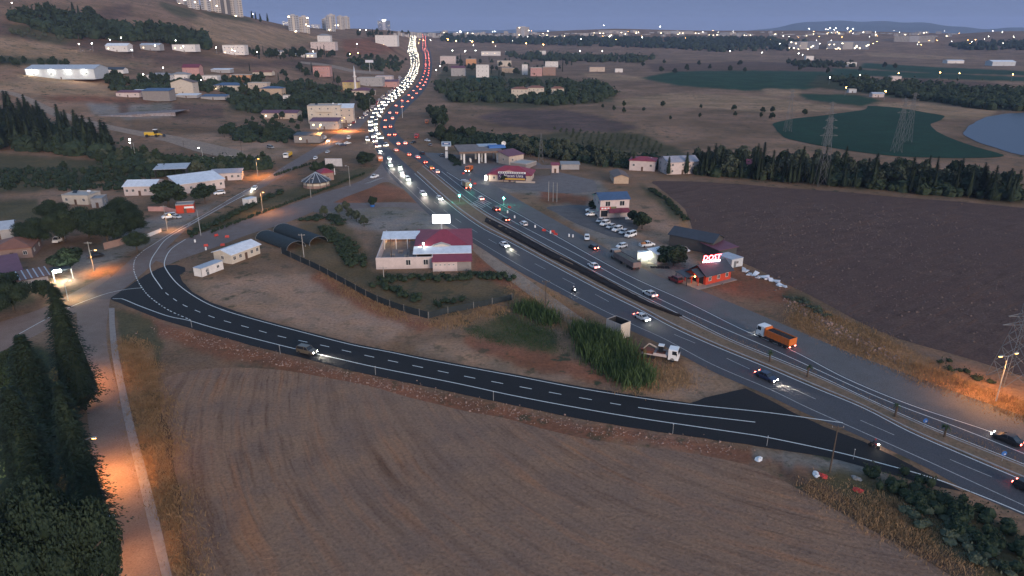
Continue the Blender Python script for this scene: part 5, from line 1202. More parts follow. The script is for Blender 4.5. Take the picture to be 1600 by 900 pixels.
bld(430, 86, 22, 5, .5, 'low pale shed in the trees left of the bright hall', wall='white', roof='gable', rcol='grey', rise=1.5, wins=2, side=0, name='pale_shed', cat='shed')
bld(183, 81, 34, 9, .5, 'white hall with pale roof under two hillside lamps', wall='white', roof='gable', rcol='white', rise=2.5, wins=4, side=0, lit=1, name='hillside_hall', cat='hall')
bld(235, 79, 30, 8, .5, 'dark roofed hall between the hillside conifers', wall='grey', roof='gable', rcol='steel', rise=2, wins=3, side=0, lit=1, name='dark_hall', cat='hall')
bld(288, 81, 36, 10, .5, 'pale hillside house with lamps before the tall conifers', wall='white', roof='flat', rcol='concrete', rise=.6, wins=4, side=0, lit=2, name='lamp_house')
bld(366, 86, 34, 14, .5, 'white two storey hillside house with one orange lamp', wall='white', roof='flat', rcol='concrete', rise=.6, floors=2, wins=5, side=1, lit=1, name='hillside_house')
bld(64, 38, 28, 9, .6, 'lone red roofed house high on the left hill', wall='cream', roof='hip', rcol='tile', rise=3, wins=3, side=1, name='lone_house')
bld(180, 115, 26, 6, .6, 'small dark roofed farmhouse right of the lit warehouse', wall='white', roof='gable', rcol='slate', rise=2, wins=2, side=0, name='small_farmhouse')
# right of the highway
for q in [(754, 121, 20, 18, .7, 'white three storey villa standing above the dark green orchard', dict(wall='white', floors=3, wins=3, side=2)),
          (716, 119, 22, 12, .7, 'grey pitched house left of the white villa', dict(wall='grey', roof='gable', rcol='purple', rise=3, wins=3)),
          (736, 101, 16, 8, .7, 'orange house behind the orchard trees', dict(wall='orange', roof='flat', wins=2)),
          (700, 100, 24, 11, .6, 'pale low block beside the far highway', dict(wall='rose', floors=2, wins=4)),
          (788, 104, 22, 8, .6, 'cream house right of the white villa', dict(wall='cream', wins=3)), (795, 114, 22, 7, .6, 'tan walled farm shed between orchard trees', dict(wall='tan', wins=2)),
          (820, 117, 9, 15, .9, 'narrow white tower house among the orchard trees', dict(wall='white', floors=2, wins=1)), (838, 119, 18, 12, .7, 'pinkish unfinished house right of the tower house', dict(wall='pink', floors=2, wins=3)),
          (858, 118, 20, 12, .7, 'rose coloured brick house before the tan field', dict(wall='brick', floors=2, wins=3)), (862, 105, 20, 8, .6, 'white house with verandas near the tan field', dict(wall='white', floors=2, wins=4)),
          (812, 153, 26, 13, .6, 'cream villa with tiled roof at the grove edge, left one of three', dict(wall='cream', roof='hip', rcol='tile', rise=2, floors=2, wins=4, extras=('chimney',))),
          (837, 151, 26, 13, .6, 'cream villa with tiled roof at the grove edge, middle one of three', dict(wall='cream', roof='hip', rcol='tile', rise=2, floors=2, wins=4, extras=('chimney',))),
          (871, 150, 20, 11, .6, 'cream villa with tiled roof at the grove edge, right one of three', dict(wall='cream', roof='hip', rcol='tile', rise=2, floors=2, wins=3, extras=('tank',))),
          (767, 87, 30, 6, .5, 'low white farm buildings with a blue lamp beyond the orchard', dict(wall='white', wins=5, lit=3)), (846, 85, 14, 5, .6, 'small white farmhouse beyond the tree line', dict(wall='white', wins=2)),
          (898, 89, 7, 5, .8, 'tiny white hut at the green field edge', dict(wall='white', wins=1, side=0)), (933, 112, 24, 7, .6, 'pair of pale farm sheds above the tan field', dict(wall='beige', roof='gable', rcol='brown', rise=2, wins=3)),
          (967, 113, 12, 5, .6, 'small white hut right of the pale farm sheds', dict(wall='white', wins=1, lit=1)),
          (1265, 94, 12, 6, .6, 'white hut on the ridge of the brown field', dict(wall='white', wins=1)), (1330, 104, 16, 6, .6, 'white walled farm by the round dark trees', dict(wall='white', wins=2)),
          (1400, 126, 16, 6, .6, 'pale shed among the valley trees under a lamp', dict(wall='rose', wins=2)), (1332, 145, 12, 5, .6, 'small blue grey hut beside an orange lamp', dict(wall='steel', wins=1)),
          (1432, 152, 18, 6, .6, 'white cottage at the foot of the valley wood', dict(wall='white', wins=3)), (1372, 152, 18, 5, .6, 'low pale barn left of the white valley cottage', dict(wall='rose', roof='gable', rcol='steel', rise=1.5, wins=2)),
          (1493, 99, 26, 4, .5, 'long white greenhouse roof on the far valley floor', dict(wall='white', roof='gable', rcol='white', rise=1.5, wins=0, side=0)), (1568, 103, 36, 6, .5, 'long pale industrial hall at the far right', dict(wall='steel', roof='gable', rcol='white', rise=3, wins=3, side=0))]:
    px, py, w, h, dr, lb, kw = q; kw = dict(dict(roof='flat', rcol='concrete', rise=.5, side=1, name='house'), **kw); bld(px, py, w, h, dr, lb, **kw)

# towers on the hill and the far city
TW = [mat('tower_wall_%d' % k, c, .9, .08, .05) for k, c in enumerate([(.36, .35, .36), (.40, .37, .35), (.30, .31, .34), (.44, .40, .36), (.085, .085, .095)])]
WB = mat('tower_windows', (.06, .065, .08), .4, .3, .3); LITW = mat('tower_lit_windows', (1, .85, .6), .4, 0, emit=5, ecol=(1, .8, .5))
def tower(px, py, wp, hp, label, k=0, lit=3, name='apartment_tower', roof=True, cat='apartment tower'):
    m = mpp(px, py); w, h = wp * m, hp * m; d = w * .8; p = P(px, py); p.z -= 2; n = max(4, int(h / 3.2)); rz = math.atan2(p.x, p.y) * -1
    t = thing(name, label, cat, p + Vector((0, d / 2, 0)), rz)
    part('wall', MB().box(-w / 2, w / 2, -d / 2, d / 2, 0, h), TW[k % 5 if k == 4 else k % 4], t)
    b = MB(); l = MB(); rg = random.Random(px * 7 + py); c = max(3, int(w / 4.5))
    for fl in range(n):
        z = h * (fl + .35) / n; zz = z + h / n * .45
        for q in range(c):
            x = -w / 2 + w * (q + .5) / c; ww = w / c * .33
            (l if rg.random() < lit * .01 else b).box(x - ww, x + ww, -d / 2 - .15, -d / 2 - .05, z, zz)
        for s in (-1, 1):
            for q in range(2): y = -d / 2 + d * (q + .5) / 2; b.box(s * (w / 2 + .1) - .05, s * (w / 2 + .1) + .05, y - d * .12, y + d * .12, z, zz)
    part('windows', b, WB, t)['kind'] = 'stuff'
    if l.v: part('lit_windows', l, LITW, t)['kind'] = 'stuff'
    part('balconies', MB().box(-w * .12, w * .12, -d / 2 - 1.2, -d / 2 - .16, h * .06, h * .97), TW[(k + 1) % 4], t)
    if roof: part('lift_housing', MB().box(-w * .2, w * .2, -d * .2, d * .2, h, h + 3.5), TW[(k + 2) % 4], t); part('parapet', MB().box(-w / 2 - .3, w / 2 + .3, -d / 2 - .3, d / 2 + .3, h, h + .9), TW[k % 5 if k == 4 else k % 4], t)
    return t
T = [(282, 6, 14, 26), (300, 13, 17, 30), (320, 16, 14, 34), (334, 18, 17, 36), (352, 22, 14, 34), (368, 25, 18, 34), (393, 25, 17, 18), (411, 27, 14, 18), (450, 32, 22, 24), (468, 36, 13, 22), (458, 49, 16, 24), (475, 51, 15, 24), (491, 38, 15, 20), (508, 46, 10, 16), (516, 49, 14, 23), (518, 46, 12, 22), (532, 46, 11, 20), (541, 45, 10, 18)]
NT = ['westmost grey tower above the left hill crest', 'tower second from the left on the hill crest', 'slim tower third from the left on the crest', 'lit tower in the middle of the crest group', 'narrow tower right of the lit crest tower', 'rightmost tower of the dense crest group', 'wide tower left of the pair behind dark trees', 'right tower of the pair behind dark trees', 'broad pale tower standing highest right of the dark trees', 'slim tower behind the broad pale tower', 'white striped tower left of the front pair on the slope', 'white striped tower right of the front pair on the slope', 'tan tower standing alone behind the slope pair', 'short tower beside the tan tower', 'low white striped tower at the end of the slope', 'tower behind the low white striped one', 'pale tower second from the right of the hill row', 'last tower at the right end of the hill row']
for k, ((x, y, w, h), lb) in enumerate(zip(T, NT)): tower(x, y, w, h, lb + ', multi storey apartment', k, 10 if k == 3 else 3)
t = tower(599, 46, 19, 25, 'dark office tower with lit base and lit roof sign at the road head', 4, 2, 'office_tower', cat='office tower'); 
m_ = mpp(599, 46); part('lit_base', MB().box(-10 * m_, 10 * m_, -9 * m_, -8.2 * m_, 0, 2.4 * m_), WARM, t); part('roof_sign', MB().box(-2 * m_, 3 * m_, -8.4 * m_, -8 * m_, 25.2 * m_, 26.6 * m_), COOLW, t)
tower(817, 60, 20, 17, 'wide block of flats alone on the right skyline of the highway', 1, 2)
rg = random.Random(3)
for k in range(44):     # the low far city along the skyline right of the road head
    x = 618 + k * 4.9 + rg.uniform(-2, 2); tower(x, 57 + rg.uniform(-2, 2), rg.uniform(4, 9), rg.uniform(3, 8), 'far small block in the hazy city row beyond the highway', k, 2, 'far_block', False, 'building')['group'] = 'far city blocks beyond the highway'
for k in range(60):     # the city on the far plateau
    x = 832 + k * 11.2 + rg.uniform(-4, 4); tower(x, rg.uniform(51, 58), rg.uniform(6, 15), rg.uniform(2, 5), 'far low block among the lamps of the plateau town', k, 4, 'plateau_block', False, 'building')['group'] = 'far blocks of the plateau town'
for x, w, lb in ((1262, 44, 'left'), (1335, 60, 'right')):
    tower(x, 77, w, 12, 'long %s slab of the pair of big unfinished far buildings' % lb, 2, 9, 'slab_building', False, 'building')
tower(1440, 66, 56, 10, 'long orange lit barrack-like building on the far plateau edge', 3, 2, 'long_block', False, 'building')
for k, (x, y, w, lb) in enumerate(((960, 52, 45, 'left'), (1060, 53, 55, 'middle'), (1150, 55, 40, 'right'))): tower(x, y, w, 5, 'long pale %s block row on the plateau skyline' % lb, k, 5, 'long_block', False, 'building')

# ================================================================== VEHICLES
Lc = lambda px, py: None
car(480, 552, (520, 561), 'suv', 'bronze', 'dark bronze off-roader with headlights on, alone on the new ramp', (1, 0), beam=900)
car(1003, 499, (1040, 517), 'sedan', 'silver', 'silver saloon with headlights on passing the grey container on the highway', (1, 1), beam=500)
car(788, 385, (830, 409), 'sedan', 'white', 'white saloon driving towards the camera beside the crimson roofed restaurant', (1, 0), beam=700)
car(1197, 592, (1240, 612), 'sedan', 'navy', 'dark blue saloon with bright headlights near the ramp mouth', (1, 1), beam=400)
car(1606, 768, (1650, 790), 'hatch', 'black', 'dark hatchback cut by the right border on the near carriageway', (1, 1))
car(661, 305, (690, 328), 'suv', 'white', 'white off-roader with headlights on, first below the traffic island', (1, 0), beam=900)
car(687, 312, (715, 333), 'hatch', 'white', 'white hatchback beside the median, next to the white off-roader', (1, 0), beam=900)
car(637, 282, (660, 302), 'van', 'white', 'white van with headlights on leaving the junction', (1, 0), beam=900)
car(627, 271, (648, 290), 'hatch', 'silver', 'silver hatchback with dazzling headlights at the junction', (1, 0), beam=1200)
car(624, 262, (645, 280), 'sedan', 'black', 'black saloon in the inner lane at the junction', (1, 0), beam=700)
car(610, 260, (625, 277), 'suv', 'white', 'white off-roader in the outer lane at the junction', (1, 0), beam=900)
car(608, 249, (618, 262), 'sedan', 'silver', 'silver saloon in the outer lane just before the junction', (1, 0), beam=700)
car(594, 237, (604, 252), 'hatch', 'black', 'black hatchback at the head of the oncoming queue', (1, 0), beam=500)
car(1573, 690, (1520, 668), 'sedan', 'black', 'black saloon with red tail lights at the right border, driving away', (1, 1))
car(1015, 462, (975, 442), 'sedan', 'silver', 'silver saloon driving away past the long dug median trench', (0, 1))
car(927, 418, (890, 398), 'sedan', 'white', 'pale saloon driving away beside the parked tipper lorry', (0, 1))
car(818, 352, (790, 337), 'hatch', 'white', 'white hatchback driving away beside the start of the trench', (0, 0))
car(790, 345, (765, 330), 'hatch', 'black', 'black hatchback with glowing tail lights behind the maroon one', (0, 1))
car(775, 329, (750, 312), 'suv', 'maroon', 'maroon off-roader waiting near the green traffic light', (0, 1))
car(751, 312, (725, 294), 'sedan', 'white', 'white saloon driving away towards the brown box truck', (0, 1))
car(683, 270, (660, 252), 'hatch', 'white', 'white hatchback with red lights left of the brown box truck', (0, 1))
car(674, 264, (655, 248), 'sedan', 'yellow', 'yellow taxi-like saloon driving away up the highway', (0, 1))
car(664, 255, (645, 240), 'hatch', 'red', 'red hatchback driving away near the pale concrete apron', (0, 1))
truck(1211, 534, (1165, 514), 'orange dump truck with white cab and dark load driving up the highway', PAINTS['white'], PAINTS['orange'], mat('dark_rubble_load', (.02, .02, .022), .95, .3, 3), 9.0, on=(1, 1))
truck(728, 293, (705, 276), 'brown box truck driving away near the filling station', PAINTS['white'], PAINTS['tan'], None, 8.0, 'box', (0, 1), 'box_truck')
truck(976, 412, (945, 394), 'long grey tipper lorry parked beside the repair stall', PAINTS['grey'], mat('dusty_tipper_steel', (.17, .13, .125), .7, .15, 1), mat('grey_gravel_load', (.10, .10, .09), .95, .3, 3), 14.0, 'semi', name='tipper_lorry')
truck(450, 246, (436, 254), 'truck with white cab and yellow cargo body on the village road', PAINTS['white'], PAINTS['yellow'], mat('tan_load', (.34, .22, .14), .95, .3, 2), 9.0, on=(0, 0), name='cargo_truck')
truck(594, 252, (600, 262), 'orange works truck parked at the verge by the big shrub', PAINTS['orange'], PAINTS['orange'], None, 6.5, 'tipper', name='works_truck')
truck(651, 216, (648, 222), 'red truck parked on the road works lot', PAINTS['red'], PAINTS['red'], None, 7.0, 'tipper', name='works_truck')
truck(733, 268, (727, 272), 'small orange truck on the filling station forecourt', PAINTS['orange'], PAINTS['orange'], None, 6.0, 'tipper', on=(1, 0), name='forecourt_truck')
truck(667, 193, (664, 200), 'orange machine truck on the bare bank right of the highway', PAINTS['orange'], PAINTS['orange'], None, 7.5, 'tipper', name='works_truck')
# the crane lorry with a rusty bed, and the upright steel container
def flatbed():
    t = truck(1032, 560, (1050, 563), 'white cab flatbed lorry carrying a rusty digger by the highway verge', PAINTS['white'], PAINTS['white'], None, 7.6, 'flat', name='flatbed_lorry')
    RU = mat('rusty_steel', (.16, .055, .035), .85, .3, 2)
    part('bed', MB().box(-3.8, 1.4, -1.2, 1.2, .95, 1.12).box(-1.4, 1.3, -1.22, -1.14, 1.12, 1.6).box(-1.4, 1.3, 1.14, 1.22, 1.12, 1.6), WALLS['rose'], t); part('rusty_load', MB().box(-3.6, -1.5, -1.0, 1.0, 1.12, 1.7).box(-.9, .9, -.8, .8, 1.12, 1.5), RU, t)
    part('digger_cab', MB().box(-.5, .5, -.5, .5, 1.6, 3.0), GLASS, t); part('digger_roof', MB().box(-.6, .6, -.6, .6, 3.0, 3.15), PLAST, t); part('digger_arm', MB().bar((-.5, 0, 2.2), (-2.6, 0, 3.0), .2, .25).bar((-2.6, 0, 3.0), (-3.8, 0, 1.6), .18, .2), WALLS['beige'], t)
    part('bucket', MB().box(-4.2, -3.5, -.4, .4, 1.2, 1.7), RU, t)
flatbed()
def bin_():
    a, b = P(969, 533), P(984, 527); rz = math.atan2(b.y - a.y, b.x - a.x); w = (b - a).length; d = 4.4; h = 4.0
    t = thing('steel_hopper', 'tall open topped grey steel hopper at the reed bed edge', 'hopper', a, rz)
    part('side_plate', MB().box(0, .1, 0, d, .2, h), WALLS['grey'], t); part('side_plate', MB().box(w - .1, w, 0, d, .2, h), WALLS['grey'], t); part('back_plate', MB().box(.1, w - .1, d - .1, d, .2, h), WALLS['grey'], t); part('front_plate', MB().box(.1, w - .1, 0, .1, .2, h), WALLS['cream'], t)
    for k in range(5): part('rib', MB().box(.1, w - .1, -.08, -.01, .5 + k * .6, .66 + k * .6), WALLS['cream'], t)
    part('floor', MB().box(.1, w - .1, .1, d - .1, .2, .35), DARKM, t)
    part('dark_inner_sheet', MB().box(.11, .16, .12, d - .12, .36, h - .1).box(w - .16, w - .11, .12, d - .12, .36, h - .1).box(.17, w - .17, d - .16, d - .11, .36, h - .1), DARKM, t)  # thin dark sheets added on the inner plates to make the interior black
    for k in range(5): part('side_rib', MB().box(-.06, -.01, .2 + k * .7, .32 + k * .7, .3, h - .05), WALLS['grey'], t)
    for x in (.2, w - .4): part('skid', MB().box(x, x + .2, 0, d, 0, .2), DARKM, t)
bin_()
# parked cars
ROW = [(938, 347, 'silver', 'first of the row from the office'), (945, 352, 'white', 'second of the row from the office'), (954, 356.5, 'silver', 'third of the row from the office'), (964, 361, 'white', 'fourth of the row from the office'), (974, 365, 'silver', 'fifth of the row from the office')]
for x, y, c, lb in ROW: car(x, y, (x - 14, y + 5), 'hatch' if c == 'silver' else 'suv', c, 'parked %s car, %s car park' % (c, lb))
car(985, 370, (970, 375), 'van', 'white', 'white parked van at the lower end of the car park row')
car(924, 331, (910, 331), 'suv', 'white', 'white parked car against the office, rear one of two'); car(924, 337, (910, 338), 'sedan', 'white', 'white parked car left of the office, front one of two')
car(917, 374, (917, 382), 'hatch', 'white', 'small white car facing the highway by the roadside cones'); car(927, 389, (912, 381), 'hatch', 'black', 'black car with red lights pulling off the highway', (0, 1))
car(971, 387, (957, 390), 'hatch', 'white', 'white car parked above the tipper lorry')
t = car(1011, 385, (1026, 383), 'pickup', 'white', 'white pickup loaded with orange goods near the repair stall'); part('load', MB().ball((-1.5, 0, 1.15), .9, 10, 6, 1.0, .85, .6), mat('orange_goods', (.42, .17, .07), .9, .35, 4), t)
car(1068, 393, (1080, 396), 'hatch', 'white', 'white car hidden under the tree by the dark shed'); car(1055, 440, (1040, 433), 'suv', 'maroon', 'dark red car parked before the red roadside house', (0, 0))
car(264, 341, (250, 343), 'van', 'white', 'white van parked left beside the red kiosk'); car(276, 341, (288, 343), 'hatch', 'silver', 'silver car with open bonnet right of the white van')
car(343, 304, (328, 306), 'suv', 'white', 'white car parked before the long white hall'); car(92, 378, (80, 384), 'van', 'white', 'white van parked above the dense bush in the left village')
car(150, 402, (160, 400), 'sedan', 'black', 'dark car parked behind the leaning lamp pole')
car(398, 296, (385, 305), 'hatch', 'white', 'car with orange glowing headlights on the village road', (1, 0), beam=900)
car(512, 239, (500, 246), 'sedan', 'silver', 'silver car parked at the village road verge, upper of two'); car(493, 249, (480, 257), 'hatch', 'white', 'white car at the village road verge, lower of two')
car(585, 278, (567, 284), 'pickup', 'white', 'white pickup turning into the link road'); car(574, 220, (580, 232), 'minibus', 'white', 'white minibus with headlights on beside the oncoming queue', (1, 0), beam=300)
car(423, 232, (436, 234), 'van', 'grey', 'grey van in the pale dirt yard'); car(545, 217, (538, 222), 'van', 'white', 'white van on the village road below the shops')
for k, (x, y, c) in enumerate([(530, 226, 'silver'), (536, 228, 'navy'), (543, 225, 'white')]): car(x, y, (x + 12, y - 1), 'sedan', c, '%s car in the roadside row beside the village road' % c)
car(507, 217, (497, 222), 'suv', 'white', 'white car parked before the grey roofed shed'); car(514, 221, (505, 227), 'hatch', 'grey', 'grey car with headlights on under the grey roofed shed', (1, 0), beam=200)
car(668, 221, (680, 223), 'sedan', 'white', 'white car parked right of the red works truck'); car(646, 224, (638, 226), 'sedan', 'black', 'black car parked left of the red works truck')
for k, (x, y, c) in enumerate([(618, 236, 'silver'), (638, 243, 'tan'), (652, 247, 'white'), (660, 241, 'black'), (690, 244, 'grey'), (672, 228, 'grey')]): car(x, y, (x - 14, y - 6), 'hatch', c, '%s car at the road works corner, ' % c + ('nearest the queue', 'by the pale apron', 'right of the tan one', 'behind the apron', 'under the station sign', 'near the red truck')[k], (0, k < 3))

# the jam: oncoming queue, outgoing traffic, frontage road
def lane(edgeL, edgeR, fr, y0, y1):
    a, b = crom(pxl(edgeL), 4), crom(pxl(edgeR), 4); n = 900; a, b = resample(a, n), resample(b, n); c = [p.lerp(q, fr) for p, q in zip(a, b)]
    out = []
    for i, p in enumerate(c):
        py = topix(p.x, p.y, terrain(p.x, p.y))[1]
        if y0 <= py <= y1: out.append((p, (c[min(i + 1, n - 1)] - c[max(i - 1, 0)]).normalized()))
    return out
COLS = ['white', 'silver', 'grey', 'black', 'white', 'navy', 'silver', 'red']
def queue(edges, frs, y0, y1, gap, away, label, group, on, jit=.25, grow=.008, limit=150):
    n = 0
    for fr in frs:
        pts = lane(*edges, fr, y0, y1)
        pts = pts[::-1]
        if away: pts = [(p, -d) for p, d in pts]
        last = None
        for p, d in pts:
            dist = math.hypot(p.x, p.y)
            if last is None or (p - last).length > gap * rnd.uniform(.8, 1.5) * (1 + max(0, dist - 300) * grow * .25):
                last = p; z = terrain(p.x, p.y) + .04; kind = rnd.choice(['sedan', 'hatch', 'suv', 'hatch', 'van'])
                car(0, 0, None, kind, rnd.choice(COLS), label, on, group, far=dist > 330, loc=Vector((p.x + rnd.uniform(-jit, jit), p.y, z)), rz=math.atan2(d.y, d.x), name='car', cat='car'); n += 1
                if n >= limit: return
# carriageway lines run from far to near, so the oncoming traffic follows them
queue((LC_L, LC_R), (.15, .42, .7, .92), 92, 231, 13.0, False, 'car with headlights on in the dense oncoming queue of the far highway', 'cars in the far oncoming queue', (1, 0), limit=140, jit=.8)
queue((RC_L, RC_R), (.3, .7), 92, 229, 24.0, True, 'car with red tail lights driving away on the far highway', 'cars driving away on the far highway', (0, 1), limit=44)
queue((R1_L, R1_R), (.05, .3, .6, .9), 120, 204, 10.0, False, 'car with headlights on in the queue of the far frontage road', 'cars in the frontage road queue', (1, 0), limit=58, jit=2.0)
def far_traffic():
    vs = MB(); mi = []
    def put(p, d, lampm):
        z = terrain(p.x, p.y); n0 = len(vs.f); q = Matrix.Rotation(math.atan2(d.y, d.x), 3, 'Z'); b = MB().loft([[(x, -.85, .3), (x, -.85, .95), (x, .85, .95), (x, .85, .3)] for x in (-2.1, 2.1)]).loft([[(-1.5, y, .95), (.9, y, .95), (.4, y, 1.45), (-1.1, y, 1.45)] for y in (-.75, .75)])
        vs.add([tuple(q @ Vector(v) + Vector((p.x, p.y, z))) for v in b.v], b.f); mi.extend([rnd.choice((0, 3))] * (len(vs.f) - n0)); n0 = len(vs.f)
        for s_ in (-.6, .6): b = MB().ball((2.1 if lampm == 1 else -2.1, s_, .75), rnd.uniform(.22, .5) if lampm == 1 else .22, 6, 4); vs.add([tuple(q @ Vector(v) + Vector((p.x, p.y, z))) for v in b.v], b.f)
        mi.extend([lampm] * (len(vs.f) - n0))
    for E, frs, gap, lm in (((LC_L, LC_R), (.15, .42, .7, .92), 48, 1), ((RC_L, RC_R), (.3, .7), 34, 2)):
        for fr in frs:
            last = None
            for p, d in lane(*E, fr, 53, 91.5):
                if last is None or (p - last).length > gap * rnd.uniform(.8, 2.2): last = p; put(p + Vector((rnd.uniform(-1, 1), 0)), d if lm == 1 else -d, lm)
    o = link('far_traffic', vs.mesh('far_traffic')); o['kind'] = 'stuff'; tag(o, 'mass of tiny far vehicles with lights on at the head of the highway', 'traffic')
    for m in (PAINTS['white'], WHITE_F, RED_F, PAINTS['grey']): o.data.materials.append(m)
    o.data.polygons.foreach_set('material_index', mi[:len(o.data.polygons)])
far_traffic()

def rider(px, py, to, mlabel, plabel, colour, on):
    p = P(px, py, .04); rz = head(px, py, *to); t = thing('motorcycle', mlabel, 'motorcycle', p, rz)
    wh = MB().tube((0, -.06, 0), (0, .06, 0), .31, n=12).mesh('wheel')
    for x in (-.65, .68): link('wheel', wh, TYRE, t, (x, 0, .31))
    part('frame', MB().bar((-.65, 0, .34), (.1, 0, .55), .12, .12).bar((.1, 0, .55), (.5, 0, .85), .14, .2).bar((.68, 0, .31), (.5, 0, 1.0), .08, .08).box(-.15, .3, -.15, .15, .3, .62), DARKM, t)
    part('tank', MB().ball((.18, 0, .82), .25, 8, 5, 1.2, .7, .7), PAINTS[colour], t); part('seat', MB().box(-.7, .0, -.14, .14, .72, .84), TYRE, t); part('handlebar', MB().bar((.45, -.36, 1.05), (.45, .36, 1.05), .05, .05), DARKM, t)
    part('headlight', MB().ball((.62, 0, .92), .13), WHITE_E if on else LENS, t)
    me = bpy.data.meshes.new('body'); J = {'pel': (-.25, 0, .92), 'ch': (-.08, 0, 1.28), 'nk': (-.02, 0, 1.46), 'hd': (.03, 0, 1.64)}; vs = [J['pel'], J['ch'], J['nk'], J['hd']]; es = [(0, 1), (1, 2), (2, 3)]; rad = [.17, .19, .07, .13]
    for s in (-1, 1):
        k = len(vs); vs += [(-.06, s * .2, 1.38), (.15, s * .3, 1.15), (.42, s * .32, 1.08), (-.2, s * .12, .88), (.2, s * .2, .78), (.02, s * .2, .38), (.14, s * .2, .34)]; rad += [.085, .062, .05, .11, .085, .06, .05]
        es += [(1, k), (k, k + 1), (k + 1, k + 2), (0, k + 3), (k + 3, k + 4), (k + 4, k + 5), (k + 5, k + 6)]
    me.from_pydata(vs, es, []); pe = thing('person', plabel, 'person', p, rz); o = link('body', me, None, pe)
    sk = o.modifiers.new('skin', 'SKIN'); me.materials.append(mat('dark_jacket', (.04, .04, .05), .9, .15, 3))
    for i, v in enumerate(me.skin_vertices[0].data): v.radius = (rad[i], rad[i]); v.use_root = i == 0
    o.modifiers.new('sub', 'SUBSURF').levels = 1; o.modifiers['sub'].render_levels = 1
    part('helmet', MB().ball((.03, 0, 1.67), .165, 10, 6), PAINTS[colour], pe)
rider(896, 457, (930, 475), 'white motorcycle with its headlight on, nearest the dirt track', 'rider in dark jacket on the white motorcycle', 'white', 1)
rider(1365, 700, (1400, 714), 'red motorcycle at the ramp mouth', 'rider in dark jacket on the red motorcycle', 'red', 1)

# excavator / loader near the quarry
def grader():
    t = thing('yellow_loader', 'yellow wheel loader with white cab standing at the dirt track end', 'loader', P(240, 214), R(8)); Y = PAINTS['yellow']
    part('body', MB().box(-5, 1, -1.4, 1.4, 1.2, 3.2).box(1, 3.4, -1.3, 1.3, 1.2, 2.2), Y, t); part('cab', MB().box(.6, 2.6, -1.2, 1.2, 2.2, 4.6), GLASS, t); part('cab_roof', MB().box(.4, 2.8, -1.35, 1.35, 4.6, 4.85), PLAST, t)
    for x in (-3.4, 2.2):
        for y in (-1.6, 1.6): part('wheel', MB().tube((x, y - .3, .95), (x, y + .3, .95), .95, n=14), TYRE, t)
    for y in (-.9, .9): part('lift_arm', MB().bar((2.6, y, 2.2), (6.0, y, 1.2), .25, .4), Y, t)
    part('bucket', MB().loft([[(6.0, y, .3), (7.4, y, .3), (7.0, y, .5), (6.4, y, 1.6), (6.0, y, 1.6)] for y in (-1.7, 1.7)]), DARKM, t)
grader()

# ================================================================== STREET FURNITURE
lamp_post(113, 606, 7.5, 'steel lamp post with glowing orange head beside the tree lane', 'sodium', 2600, (.9, .3), .8, spread=150)
lamp_post(146, 752, 7.5, 'orange lamp half hidden in the conifer over the tree lane', 'sodium', 3600, (1, .1), 1.2, spread=150)
lamp_post(178, 884, 7.5, 'orange lamp at the bottom edge over the tree lane', 'sodium', 900, (1, .1), .7)
lamp_post(147, 424, 9.0, 'leaning concrete lamp pole with orange lamp at the village crossroads', 'sodium', 1900, (1, -.2), 1.6, CONC, 1, True, low=6.4)
lamp_post(262, 360, 9.0, 'concrete pole with orange lamp beside the parked white van', 'sodium', 900, (1, -.1), 1.2, CONC, 1, True, low=5.6)
lamp_post(107, 470, 5.0, 'yellow lamp behind the tallest conifer at the junction', 'sodium', 900, (.6, .8), .9, col=(1, .75, .3))
lamp_post(319, 258, 9.0, 'white lamp post among the shrubs behind the halls', 'cool', 120, (-.6, -.5), 1.0)
lamp_post(213, 251, 9.5, 'white lamp post below the conifer wood', 'cool', 120, (-.8, 0), 1.2)
lamp_post(403, 276, 8.5, 'orange lamp post above the car with glowing headlights', 'sodium', 4200, (1, -.4), 1.2, spread=160)
lamp_post(486, 309, 8.0, 'concrete lamp pole before the round pavilion', None, 0, (1, 0), 1.0, CONC); lamp_post(547, 291, 9.0, 'bare concrete pole right of the round pavilion', None, 0, (-1, 0), .8, CONC)
lamp_post(411, 333, 8.0, 'orange lit concrete pole between the two village roads', 'sodium', 1600, (1, -.3), .8, CONC, spread=160)
lamp_post(314, 368, 9.0, 'grey lamp post at the fork of the two village roads', None, 0, (-1, .6), 1.4)
lamp_post(1556, 627, 9.5, 'double armed lamp post with one lit orange head by the golden grass', 'sodium', 2000, (1, .35), 1.6, STEEL, 2, spread=150)
lamp_post(1760, 716, 9.5, 'orange lamp post past the right border', 'sodium', 5200, (-.7, -.7), 1.6)
lamp_post(499, 221, 9.0, 'tall pole with orange lamp at the roadside shed', 'sodium', 12000, (1, -.3), 1.0, CONC, spread=155); lamp_post(579, 177, 12, 'tall bare mast beside the crawling queue', None, 0, (1, 0), .6)
lamp_post(629, 184, 12, 'tall white mast on the road works lot', None, 0, (1, 0), .6, PLAST); lamp_post(536, 205, 9, 'orange lamp above the frontage road shops', 'sodium', 16000, (1, 0), 1.2, spread=155)
lamp_post(690, 113, 11, 'bright white lamp at the edge of the orchard village', 'cool', 900, (-1, 0), 1.5)
